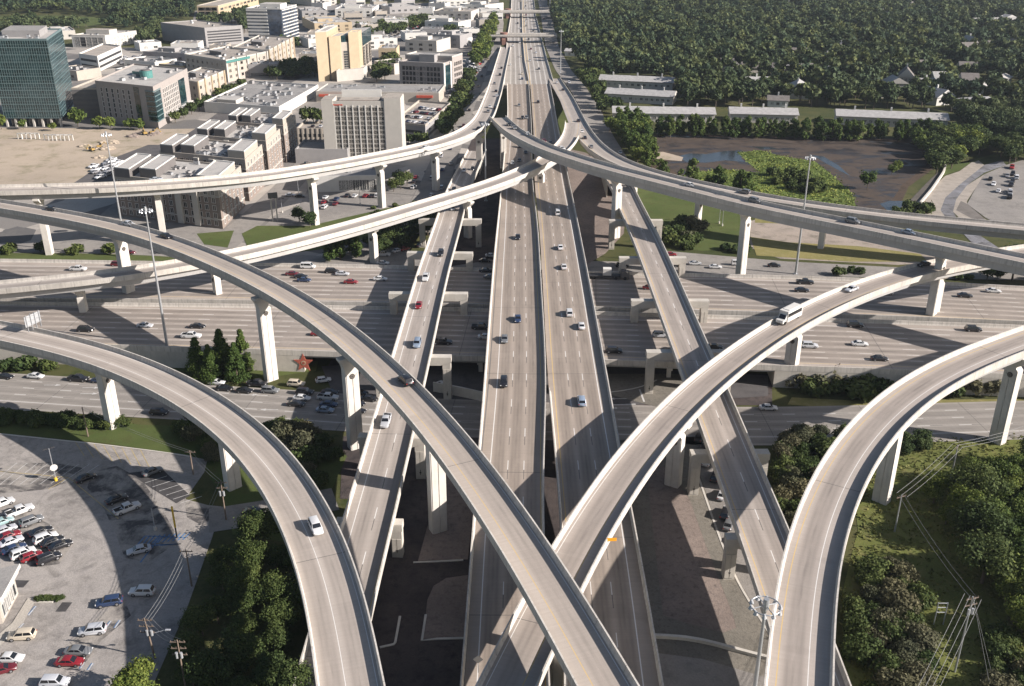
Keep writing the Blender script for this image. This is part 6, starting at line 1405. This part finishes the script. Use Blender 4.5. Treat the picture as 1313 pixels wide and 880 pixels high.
for q in scatter([(408,332),(466,316),(468,334),(412,338)], 4.6, 67): tree('column', q, rng.uniform(.75, 1.0), 'slim green tree in the row below the low rising flyover', 'trees below the low rising flyover', 1)
for q in scatter([(470,312),(560,275),(572,285),(540,312),(500,326),(478,330)], 5, 68): tree('oak', q, rng.uniform(.5, .75), 'shaded tree between the low flyover and the left connector', 'trees left of the left connector', 1)
for px, py in ((505,246),(514,243),(522,238),(512,236),(398,292),(384,285)): tree('oak', U(px, py), .62, 'dark tree near the restaurant car park', 'trees near the restaurant', 1)
bushes([(478,268),(560,252),(566,262),(500,290)], 7, 69, ['shrub'], .6, .9, 'small shrub on the lawn beside the restaurant car park', 'lawn shrubs', 1)
for q in scatter([(300,690),(345,688),(392,740),(396,800),(384,900),(215,905),(226,850),(250,790),(274,720)], 5.4, 70): tree('oak', q, rng.uniform(.46, .74), 'tree in the dark wood between the car park and the curved flyover', 'trees in the dark near wood')
tree('bright', U(180, 905), .85, 'bright leafy tree top at the bottom edge by the car park')
for px in range(49, 78, 4): tree('shrub', U(px, 769.5), rng.uniform(.32, .42), 'low clipped shrub in the kerbed car park island', 'shrubs in the car park island')
bushes([(8,792),(20,772),(28,764),(22,790),(10,806)], 2.2, 72, ['shrub'], .3, .5, 'low shrub along the shop wall', 'shrubs by the shop')
# ------------------------------------------------------------------ masts, poles, signs, wires
M['steel'] = plain('mast_steel', (0.40, 0.41, 0.42), 0.4, 0.08, 1.0, 0.5, 0.5)
M['lampbody'] = plain('lamp_body', (0.45, 0.46, 0.48), 0.4, 0.05, 1.0, 0.5, 0.3)
M['wire'] = plain('wire', (0.22, 0.22, 0.215), 0.5)
M['orange'] = plain('orange_sign', (0.85, 0.36, 0.02), 0.6, 0.05)
M['signgrey'] = plain('sign_back', (0.42, 0.43, 0.44), 0.5, 0.06, 1.0, 0.4, 0.4)
M['yellow'] = plain('yellow_paint', (0.62, 0.40, 0.04), 0.6)
M['blueline'] = plain('blue_line_paint', (0.09, 0.17, 0.30), 0.8, 0.3, 1.5)
M['line'] = plain('white_line_paint', (0.46, 0.45, 0.43), 0.85, 0.3, 1.5)
M['yline'] = plain('worn_yellow_line', (0.40, 0.31, 0.14), 0.85, 0.3, 1.5)
M['oilstain'] = plain('fresh_tarmac', (0.055, 0.052, 0.052), 0.9, 0.3, 0.6)
lampm = None
def mast(base, h, label, ring=1.55, n=10):
    global lampm
    o = empty('high_mast_light', base); tag(o, label, 'light mast', 'high mast lights')
    mb = MB(); mb.tube((0, 0, 0), (0, 0, h), 0.42, 0.16, 12); mb.box((0, 0, 0.15), (1.3, 1.3, 0.3)); mb.build('pole', M['steel'], o)
    mb = MB(); k = 24
    for i in range(k):
        a, b = 2*PI*i/k, 2*PI*(i+1)/k; mb.tube((math.cos(a)*ring, math.sin(a)*ring, h-0.6), (math.cos(b)*ring, math.sin(b)*ring, h-0.6), 0.07, 0.07, 6, cap=False)
    for i in range(4): a = PI*i/2+.3; mb.tube((0, 0, h-0.5), (math.cos(a)*ring, math.sin(a)*ring, h-0.6), 0.06, 0.06, 5)
    mb.tube((0, 0, h-0.9), (0, 0, h+0.3), 0.4, 0.3, 10); mb.build('lamp_ring', M['steel'], o)
    if lampm is None:
        mb = MB(); mb.tube((0, 0, 0.1), (0, 0, -0.22), 0.15, 0.27, 10); mb.tube((0, 0, 0.25), (0, 0, 0.1), 0.09, 0.15, 8); lampm = mb.mesh('lamp', M['lampbody'])
    for i in range(n): a = 2*PI*i/n; link('lamp', lampm, o, (math.cos(a)*ring, math.sin(a)*ring, h-0.75))
HM = height_at((218,465), 266)
mast(U(218,466), HM, 'tall light mast standing in front of the freeway wall near the conifers')
mast(U(163,330), height_at((163,330),170), 'tall light mast behind the longest flyover by the brick flats')
mast(U(1020,352), height_at((1020,352),200), 'tall light mast beside the far freeway carriageway before the marsh pond')
q = U(988,777,HM+1); mast((q.x-.5, q.y, 0), HM+1.6, 'nearest light mast whose lamp ring shows at the edge of the empty flyover')
mast(U(718.5,94), height_at((718.5,94),39), 'light mast on the wooded side of the far motorway')
mast(U(705,16), height_at((705,16),-8), 'farthest light mast, at the top beside the motorway')
q = U(271/4.377+560, 156, 30); mast(U(623,258), height_at((623,258),157), 'light mast between left connector and left main carriageway')
# utility poles ------------------------------------------------------------------
def upole(base, h, label, arms=1, lean=0.0, lamp=False, xf=0, mat='wood', yel=False):
    o = empty('utility_pole', base, xf); tag(o, label, 'pole', 'wooden utility poles')
    mb = MB(); mb.tube((0, 0, 0), (lean, 0, h), 0.17, 0.11, 8); mb.build('post', M[mat], o)
    if yel: mb = MB(); mb.tube((0, 0, h*0.35), (0, 0, h+0.02), 0.2, 0.19, 8); mb.build('sleeve', M['yellow'], o)
    for k in range(arms):
        mb = MB(); z = h-0.4-1.2*k; mb.box((lean*z/h, 0, z), (2.3, 0.12, 0.14))
        for x in (-1.0, -0.35, 0.35, 1.0): mb.tube((lean+x, 0, z+0.07), (lean+x, 0, z+0.32), 0.06, 0.05, 6)
        mb.build('crossarm', M['wood'], o)
    if arms > 1:
        for x in (-.35, .35): mb = MB(); mb.tube((x, -0.25, h-3.2), (x, -0.25, h-2.2), 0.22, 0.22, 8); mb.build('transformer', M['signgrey'], o)
    if lamp:
        mb = MB(); mb.tube((0, 0, h*.62), (2.6, 0, h*.72), 0.05, 0.05, 6); mb.box((2.9, 0, h*.72), (0.8, 0.3, 0.15)); mb.build('street_lamp_arm', M['lampbody'], o)
    return o
def wire(a, b, sag, label, n=1, gap=0.6, th=0.03):
    a, b = Vector(a), Vector(b); d = (b-a).normalized(); s = Vector((-d.y, d.x, 0)).normalized()
    for k in range(n):
        mb = MB(); o_ = s*((k-(n-1)/2)*gap); P = [a.lerp(b, t/14)+o_-Vector((0, 0, sag*4*(t/14)*(1-t/14))) for t in range(15)]
        for p, q_ in zip(P, P[1:]): mb.tube(p, q_, th, th, 5, cap=False)
        tag(mb.build('power_line', M['wire']), label, 'wire', label)
def hp(base, ty): return max(5.0, height_at(base, ty))
p1 = U(248,609); h1 = hp((248,609),578); upole(p1, h1, 'utility pole on the verge right of the car park corner')
p2 = U(290,667); h2 = hp((290,667),617); upole(p2, h2, 'utility pole with transformers beside the car park driveway', 2)
p3 = U(227,690); h3 = hp((227,690),650); upole(p3, h3, 'pole with a yellow sleeve in the car park', 0, mat='dark', yel=True)
p4 = U(246,752); h4 = hp((246,752),705); upole(p4, h4, 'utility pole at the right edge of the car park beside the wood')
p5 = U(199,845); h5 = hp((199,845),793); upole(p5, h5, 'utility pole with a street lamp arm and many insulators', 3, -0.5, True)
p6 = U(240,893); h6 = 11; upole(p6, h6, 'utility pole cut by the bottom edge near the dark wood', 3)
p7 = U(113,560); h7 = hp((113,560),522); upole(p7, h7, 'thin pole standing in the hedge by the frontage road', 0)
def tp(p, h): return (p.x, p.y, h)
wire(tp(p4, h4-.2), tp(p5, h5-.2), .8, 'three strand power line between the poles right of the car park', 3)
wire(tp(p5, h5-.2), tp(p6, h6-.2), .8, 'power line dropping to the pole at the bottom edge', 3)
wire(tp(p2, h2-.2), tp(p4, h4-.2), .7, 'power line from the transformer pole to the wood edge', 2)
wire(tp(p1, h1-.2), tp(p2, h2-.2), .5, 'power line between the two verge poles', 2)
wire(tp(p7, h7-.2), tp(p1, h1-.2), .8, 'power line crossing the verge from the hedge pole', 2)
# the line on the right
r1 = U(1219,614); g1 = hp((1219,614),571); r2_ = U(1147,682); g2 = hp((1147,682),635); r3 = U(1224,862); g3 = height_at((1224,862),765)
upole(r1, g1, 'steel pole of the power line behind the empty flyover pillar', 1, mat='steel', xf=.9); upole(r2_, g2, 'steel pole where the power line turns on the rough grass', 1, mat='steel', xf=.4); upole(r3, g3, 'tall steel pole with guy wires in the scrub at lower right', 2, mat='steel', xf=.3)
wire(tp(r1, g1), tuple(U(1330,545,g1)), .5, 'three strand power line running off at the right edge', 3, 1.0); wire(tp(r1, g1), tp(r2_, g2), .6, 'three strand power line above the rough grass', 3, 1.0)
wire(tp(r2_, g2), tp(r3, g3), .8, 'power line running down to the tall guyed pole', 2, 1.0); wire(tp(r3, g3), tuple(U(1150,960,g3-1)), .8, 'bundle of power lines leaving at the bottom edge', 4, .8)
for a in ((r3.x+3, r3.y-7, 0), (r3.x+5, r3.y-3, 0)): wire(tp(r3, g3), a, 0, 'guy wire staying the tall pole in the scrub', 1)
o = empty('equipment_frame', U(1203,801)); tag(o, 'small steel H shaped frame standing in the scrub', 'frame')
for s in (-.8, .8): mb = MB(); mb.tube((s, 0, 0), (s, 0, 4.6), .1, .1, 6); mb.build('leg', M['steel'], o)
for z in (2.6, 3.6, 4.5): mb = MB(); mb.tube((-.8, 0, z), (.8, 0, z), .07, .07, 6); mb.build('rail', M['steel'], o)
# car park lamp and others
def lotlamp(base, h, label, heads=2, panel=False):
    o = empty('parking_light', base, .6); tag(o, label, 'lamp post')
    mb = MB(); mb.tube((0, 0, .8), (0, 0, h), .1, .08, 8); mb.build('post', M['steel'], o); mb = MB(); mb.tube((0, 0, 0), (0, 0, .85), .32, .32, 10); mb.build('footing', M['yellow' if panel else 'kerb'], o)
    for s in ((-1, 1) if heads == 2 else (1,)): mb = MB(); mb.box((s*.75, 0, h), (.9, .4, .18)); mb.tube((0, 0, h-.05), (s*.4, 0, h), .04, .04, 5); mb.build('lamp_head', M['dark'], o)
    if panel: mb = MB(); mb.tube((.1, -.15, h*.42), (.1, -.2, h*.42), .75, .75, 16); mb.build('sign_disc', M['white'], o)
lotlamp(U(72,617), hp((72,617),575), 'double headed car park lamp with a white disc sign', 2, True); lotlamp(U(199,680), 5, 'short white lamp post in the shaded part of the car park', 1)
for px, py, ty, lab in ((407,291,246,''),): pass
for px, py, ty, lab in ((462,263,238,'tall lamp post in the restaurant car park'), (362,273,255,'lamp post with twin heads by the pylon sign'), (383,250,232,'lamp post left of the far flyover pillar'), (919,236,219,'left lamp post on the lawn by the hedge'), (926,290,270,'short white post on the lawn'), (922,287,254,'right lamp post on the lawn by the hedge')): lotlamp(U(px, py), hp((px, py), ty), lab)
o = empty('pylon_sign', U(353,284), .35); tag(o, 'two legged pylon sign with a dark panel at the restaurant lot', 'sign'); hh = hp((353,284),248)
for s in (-.9, .9): mb = MB(); mb.box((s, 0, hh/2), (.45, .45, hh)); mb.build('leg', M['cream'], o)
mb = MB(); mb.box((0, 0, hh-.9), (3.6, .6, 2.2)); mb.build('panel', M['darkwall'], o)
# road signs
def panel_on(key, px, py, w_, h, mat, name, label, side, lift=1.1, diamond=False, rz=None, out=0.0):
    p, i = PATHS[key].pix(px, py); pt = PATHS[key]; c = pt.P[i]+pt.N[i]*(pt.W[i]/2-0.05+out)*side; t = pt.T[i]
    o = empty(name, (c[0], c[1], c[2]+1.0), math.atan2(t[1], t[0])+PI/2 if rz is None else rz); tag(o, label, 'sign')
    for s in ((0,) if w_ < 2 else (-.35*w_, .35*w_)): mb = MB(); mb.tube((s, .06, -.4), (s, .06, lift+h), .05, .05, 6); mb.build('post', M['steel'], o)
    mb = MB()
    if diamond: mb.profile([(0, lift), (h/2, lift+h/2), (0, lift+h), (-h/2, lift+h/2)], -.03, .03)
    else: mb.box((0, 0, lift+h/2), (w_, .06, h))
    mb.build('panel', mat, o)
panel_on('C', 777, 690, 1.6, .6, M['orange'], 'warning_sign', 'small orange sign on the barrier of the curving flyover', 1, -.4, False, .05, .75)
panel_on('L', 400, 862, 1.2, 1.5, M['signgrey'], 'warning_sign', 'grey backed diamond sign on the left connector bridge', 0.72, 1.4, True)
panel_on('P', 612, 862, 1.2, 1.5, M['signgrey'], 'warning_sign', 'grey backed diamond sign on the left main carriageway shoulder', -0.62, 1.4, True)
p, i = PATHS['A'].pix(62, 419); pt = PATHS['A']; sd = -1 if proj(pt.P[i]+pt.N[i]*3)[1] > proj(pt.P[i]-pt.N[i]*3)[1] else 1
c = pt.P[i]+pt.N[i]*sd*(pt.W[i]/2+.3); o = empty('sign_gantry', (c[0], c[1], c[2]+.6), math.atan2(pt.T[i][1], pt.T[i][0])+PI/2); tag(o, 'back of a road sign with its lattice frame on the curved flyover edge', 'sign')
mb = MB(); mb.box((0, .2, 2.3), (4.6, .12, 2.6)); mb.build('panel', M['signgrey'], o)
for s in (-1.9, -.6, .6, 1.9): mb = MB(); mb.box((s, 0, 1.9), (.14, .18, 4.2)); mb.build('post', M['steel'], o)
for z in (1.3, 2.3, 3.3): mb = MB(); mb.box((0, .05, z), (4.8, .12, .12)); mb.build('rail', M['steel'], o)
# the red star on the freeway wall
p, i = PATHS['S'].pix(384, 452); pt = PATHS['S']; sd = 1 if proj(pt.P[i]+pt.N[i]*3)[1] > proj(pt.P[i]-pt.N[i]*3)[1] else -1
c = pt.P[i]+pt.N[i]*sd*(pt.W[i]/2+.03); o = empty('star_emblem', (c[0], c[1], 2.7), math.atan2(pt.N[i][1]*sd, pt.N[i][0]*sd)+PI/2); tag(o, 'big red five pointed star with a pale ring on the freeway wall', 'emblem')
st = [((2.7 if k % 2 == 0 else 1.15)*math.sin(PI*k/5), (2.7 if k % 2 == 0 else 1.15)*math.cos(PI*k/5)) for k in range(10)]
mb = MB(); mb.profile(st, -.12, .05); mb.build('star', plain('star_red', (0.36, 0.10, 0.065), .8), o)
mb = MB(); mb.tube((0, -.12, 0), (0, -.17, 0), .62, .62, 20, 0); mb.tube((0, -.17, 0), (0, -.2, 0), .4, .4, 16, 1); mb.build('ring', [M['tan'], plain('star_red_dark', (0.28, 0.08, 0.05), .8)], o)
# brick abutments by the overpasses
for x_, y_, lab in ((646,55,'rounded red brick abutment block of the nearer overpass'), (651,22,'rounded red brick abutment block of the farthest overpass')):
    o = empty('brick_abutment', U(x_, y_)); tag(o, lab, 'abutment'); mb = MB(); mb.tube((0, 0, 0), (0, 0, 8.5), 3.4, 3.4, 16); mb.tube((0, 0, 8.5), (0, 0, 9.1), 3.7, 3.7, 16); mb.box((0, -9, 2.4), (3.2, 16, 4.8)); mb.build('wall', plain('red_brick', (0.24, 0.13, 0.10), .9), o)
# ---- car park paint and patches -------------------------------------------------
def lines(name, segs, w_, mat, label, z=0.105):
    mb = MB()
    for a, b in segs:
        A, B = U(*a), U(*b); d = (B-A).normalized(); n = Vector((-d.y, d.x, 0))*(w_/2); mb.face([(A+n)+Vector((0, 0, z)), (B+n)+Vector((0, 0, z)), (B-n)+Vector((0, 0, z)), (A-n)+Vector((0, 0, z))])
    tag(mb.build(name, mat), label, 'marking', None, 'structure')
sg = []
for k in range(9): x = -14+13.2*k; sg.append(((x, 623-k*.4), (x+36, 594+k*.3)))
lines('stall_lines', sg, .13, M['line'], 'angled white stall lines at the top of the car park')
sg = [((170+13*k, 584-0.5*k), (156+13*k, 572)) for k in range(0)]+[((108+12*k, 585+2.2*k), (96+12*k, 566+1.6*k)) for k in range(8)]
lines('stall_lines', sg, .13, M['yline'], 'worn stall lines along the car park top edge')
lines('stall_lines', [((88,613),(152,666)),((0,605),(88,613)),((88,613),(62,628))], .16, M['yline'], 'worn yellow edge lines of the stall rows in the car park')
sg = [((186+9*k, 620+5.2*k), (214+9*k, 611+5.2*k)) for k in range(6)]
lines('stall_lines', sg, .13, M['line'], 'white stall lines on the dark tarmac patch')
sheet('tarmac_patch', [(165,607),(208,602),(244,636),(226,646),(196,628)], M['oilstain'], .095, 'dark tarmac patch with white stall lines', 'paving')
M['stained'] = flat_ground('oil_stained_tarmac', (0.30, 0.275, 0.245), (0.085, 0.08, 0.078), (0.24, 0.22, 0.2), 0.16, 0.6, thr=(0.44, 0.56))
for pts_, lb_ in (([(-10,600),(30,596),(64,593),(104,600),(116,612),(80,622),(60,628),(20,632),(-10,634)], 'oil stained stalls at the top left of the car park'), ([(118,604),(150,598),(182,616),(206,650),(224,682),(216,704),(190,722),(160,716),(150,690),(134,654),(112,626)], 'oil stained middle of the car park'), ([(-10,664),(30,656),(70,676),(92,700),(76,724),(40,728),(-10,700)], 'oil stained tarmac under the double row of cars'), ([(86,828),(128,790),(160,770),(168,790),(130,822),(104,858)], 'oil stained stalls of the lower car park'), ([(236,640),(280,652),(262,676),(240,664)], 'stained tarmac where the driveway enters the car park')): sheet('stained_tarmac', pts_, M['stained'], .09, lb_, 'paving')
sg = [((176+6.5*k, 700-0.8*k), (186+6.5*k, 688-0.5*k)) for k in range(10)]+[((174,701),(232,698)),((186,688),(238,690)),((205,690),(180,722)),((232,698),(206,700))]
lines('hatch_lines', sg, .3, M['blueline'], 'blue hatched accessible bay in the car park', .107)
sg = [((36,790),(46,778)),((21,810),(30,800)),((134,808),(142,797)),((147,806),(154,796)),((103,858),(108,850)),((113,860),(119,851))]
lines('wheel_stops', sg, .45, M['blueline'], 'blue edged wheel stops in the lower car park', .12); lines('wheel_stops', [((a[0]+.6, a[1]), (b[0]+.6, b[1])) for a, b in sg], .22, M['line'], 'white tops of the wheel stops', .135)
sheet('tarmac_patch', [(0,744),(38,745),(30,754),(0,754)], M['oilstain'], .096, 'dark repair strip at the left of the car park', 'paving'); sheet('tarmac_patch', [(80,773),(93,773),(84,785),(71,785)], M['oilstain'], .097, 'small dark square repair patch in the car park', 'paving')
sheet('walkway', [(-10,822),(16,800),(36,768),(48,768),(30,800),(0,830)], M['footpath'], .2, 'pale walkway in front of the corner shop', 'footpath')
kerb_line([(45,773),(77,773),(80,769),(76,765),(48,765),(44,768)], 'kerb', 'kerb round the planted car park island', .3, .25, closed=True)
kerb_line([(0,557),(125,570),(205,580),(245,586)], 'kerb', 'kerb between the car park and the grass verge', .3, .2)
# white turn arrows and stop lines on the frontage road (paint)
sg = [((781,520),(815,519)),((820,500),(826,516)),((478,470),(478,471))][:2]
lines('stop_line', sg, .45, M['line'], 'white stop line on the road under the bridges', .14)
for px, py, fl_ in ((67.6,494.5,1),(117,498,1),(114.5,505.5,1),(41,527,1),(320,507,1),(345,526,-1),(792,512,-1),(795,524,-1)):
    p = U(px, py); mb = MB(); z = .14; X_ = lambda x, y: (p.x+x*fl_, p.y+y, z)
    mb.face([X_(-2.2, -.12), X_(.8, -.12), X_(.8, .12), X_(-2.2, .12)]); mb.face([X_(.8, -.55), X_(2.2, 0), X_(.8, .55)]); tag(mb.build('lane_arrow', M['line']), 'white painted lane arrow on the frontage road', 'marking', None, 'structure')
# ---- building site -----------------------------------------------------------------
M['digger'] = plain('faded_yellow_paint', (0.33, 0.22, 0.07), .7)
def digger(px, py, rz, label, s=1.0):
    o = empty('excavator', U(px, py), rz); o.scale = (s*.72, s*.72, s*.72); tag(o, label, 'excavator', 'yellow diggers')
    mb = MB()
    for y in (-1.1, 1.1): mb.box((0, y, .45), (4.0, .6, .9))
    mb.build('tracks', M['dark'], o); mb = MB(); mb.box((-.3, 0, 1.5), (3.2, 2.5, 1.1)); mb.build('body', M['digger'], o)
    mb = MB(); mb.box((.7, .7, 2.6), (1.4, 1.0, 1.4)); mb.build('cab', M['autoglass'], o)
    mb = MB(); mb.tube((1.0, -.4, 1.8), (3.6, -.4, 4.2), .28, .22, 6); mb.tube((3.6, -.4, 4.2), (5.6, -.4, 1.6), .22, .16, 6); mb.box((5.7, -.4, 1.1), (.9, 1.0, .9)); mb.build('boom', M['digger'], o)
digger(118,194,2.6,'yellow excavator on the left of the building site'); digger(128,190,.4,'yellow excavator beside the parked site cars'); digger(186,173,2.2,'yellow excavator below the brick office block',1.1); digger(196,172,.6,'yellow excavator nearest the shops street',1.0)
fm = None
for k in range(12):
    x, y = (26+5.6*k, 178.5-.2*(k % 3)) if k < 5 else (60+5.2*(k-5), 180.5-.3*(k % 2))
    mb = MB(); mb.box((-1.1, 0, 1.6), (.4, .5, 3.2)); mb.box((1.1, 0, 1.6), (.4, .5, 3.2)); mb.box((0, 0, 3.0), (2.6, .5, .45))
    if fm is None: fm = mb.mesh('precast_frame', M['white'])
    tag(link('precast_frame', fm, None, U(x, y), rng.uniform(-.2, .2)), 'white precast concrete frame standing in a row on the building site', 'concrete frame', 'white frames on the building site')
r4 = random.Random(9)
def heap(px, py, s, mat, label):
    bm = bmesh.new(); bmesh.ops.create_icosphere(bm, subdivisions=3, radius=1)
    for v in bm.verts: v.co = Vector((v.co.x*s*1.6, v.co.y*s, max(-.1, v.co.z*s*.55)))*(1+.25*math.sin(v.co.x*7+px)*math.cos(v.co.y*5+py))
    me = bpy.data.meshes.new('earth_heap'); bm.to_mesh(me); bm.free(); me.materials.append(mat); tag(link('earth_heap', me, None, U(px, py)), label, 'heap', 'heaps on the building site')
for k in range(9): heap(r4.uniform(104,150), r4.uniform(182,204), r4.uniform(1.2,2.6), M['dirt'], 'low heap of earth on the building site')
for k in range(7): heap(r4.uniform(165,205), r4.uniform(170,180), r4.uniform(1.2,2.4), M['brick'], 'low reddish heap of rubble below the brick office block')
sheet('site_road', [(90,238),(140,205),(190,186),(215,186),(170,214),(152,226),(120,240)], M['asphalt'], .07, 'dark track along the building site', 'road')
# far parked cars beyond the three hundred nearest: one mass
spots = []
for poly, sp in (([(150,76),(205,70),(238,74),(236,82),(160,86)], 4.2), ([(240,64),(314,62),(316,68),(240,72)], 4.0), ([(455,40),(520,30),(552,30),(552,46),(500,50)], 7), ([(392,66),(404,60),(406,78),(392,84)], 5), ([(600,70),(622,60),(612,92),(596,110)], 4.5), ([(572,116),(596,112),(588,136),(574,140)], 5), ([(480,38),(540,24),(600,20),(600,28),(540,34)], 8), ([(330,58),(350,60),(345,70),(332,66)], 5), ([(118,216),(150,204),(158,214),(130,232)], 3.6), ([(392,212),(416,210),(410,232),(396,236)], 5), ([(1252,236),(1300,214),(1313,230),(1290,262)], 8)):
    spots += [q for q in scatter(poly, sp, int(poly[0][0]*7+sp*10))]
cmesh = [car_meshes(k, False)[0][1] for k in ('sedan', 'suv', 'pickup')]
cm_mats = [Mat('far_car_white', .35, .5).color((.6, .6, .6)).mat, Mat('far_car_grey', .35, .5).color((.2, .2, .21)).mat, Mat('far_car_black', .35, .5).color((.02, .02, .022)).mat, Mat('far_car_red', .35, .5).color((.25, .02, .02)).mat, M['autoglass'], M['tyre']]
big = MB()
for q in spots:
    if r4.random() < .3: continue
    me = r4.choice(cmesh); a = 1.1+r4.choice((0, PI))+r4.uniform(-.06, .06); ca, sa = math.cos(a), math.sin(a); pm_ = r4.choice((0, 0, 1, 1, 2, 2, 3))
    for f in me.polygons:
        if f.material_index in (4, 5, 6): continue
        big.face([(q[0]+me.vertices[k].co.x*ca-me.vertices[k].co.y*sa, q[1]+me.vertices[k].co.x*sa+me.vertices[k].co.y*ca, me.vertices[k].co.z+.15) for k in f.vertices], 4 if f.material_index == 2 else 5 if f.material_index in (1, 3) else pm_)
tag(big.build('parked_cars', cm_mats), 'many small parked cars filling the far city car parks', 'cars', None, 'stuff')
# marsh growth and rough grass as masses of tufts
def tufts(name, polys, n, size, mat, label, seed, zr=.5, cat='grass'):
    g = np.random.default_rng(seed); pts = []
    for poly, share in polys:
        pts += scatter(poly, share, seed+len(pts))
    P = np.array(pts); P = np.repeat(P, n, 0)+g.normal(size=(len(P)*n, 2))*size*1.3; k = len(P)
    a = g.uniform(0, 2*PI, k); t = g.uniform(.5, 1.2, k)*size; lean = g.normal(size=(k, 2))*size*.45; hgt = g.uniform(.5, 1.2, k)*size*zr*2
    dx, dy = np.cos(a)*t*.5, np.sin(a)*t*.5; z0 = np.full(k, .05)
    Q = np.stack([np.stack([P[:, 0]-dx, P[:, 1]-dy, z0], 1), np.stack([P[:, 0]+dx, P[:, 1]+dy, z0], 1), np.stack([P[:, 0]+dx*.6+lean[:, 0], P[:, 1]+dy*.6+lean[:, 1], z0+hgt], 1), np.stack([P[:, 0]-dx*.6+lean[:, 0], P[:, 1]-dy*.6+lean[:, 1], z0+hgt], 1)], 1)
    tag(link(name, quads_mesh(name, Q, mat)), label, cat, None, 'stuff')
M['reed'] = leaf_mat('marsh_reeds', (0.085, 0.12, 0.03), (0.19, 0.225, 0.07)); M['tuft'] = leaf_mat('rough_grass', (0.085, 0.095, 0.028), (0.19, 0.185, 0.075))
tufts('marsh_reeds', [([(946,196),(975,193),(1000,200),(1046,208),(1066,224),(1092,248),(1098,266),(1040,262),(960,248),(890,230),(880,222),(930,218),(975,222),(958,208)], 2.6)], 7, .9, M['reed'], 'dense reeds growing over the marsh', 81, .28)
tufts('rough_grass', [([(1090,600),(1160,566),(1313,558),(1500,570),(1500,960),(1085,960),(1080,760),(1100,680)], 2.4)], 9, .55, M['tuft'], 'rough grass tufts below the power line', 82, .3)
# ------------------------------------------------------------------ air
mb = MB(); X, Y0, Y1 = 6100, -700, 9100; mb.box((0, (Y0+Y1)/2, 58), (2*X, Y1-Y0, 122))
hz = bpy.data.materials.new('haze_air'); hz.use_nodes = True; n_ = hz.node_tree; n_.nodes.clear()
pv = n_.nodes.new('ShaderNodeVolumePrincipled'); pv.inputs['Color'].default_value = (0.72, 0.80, 0.92, 1); pv.inputs['Density'].default_value = 0.00005; pv.inputs['Anisotropy'].default_value = 0.2
ho = n_.nodes.new('ShaderNodeOutputMaterial'); n_.links.new(pv.outputs[0], ho.inputs['Volume'])
h_ = mb.build('haze', hz); tag(h_, 'thin pale blue air over the whole interchange', 'haze', None, 'stuff')
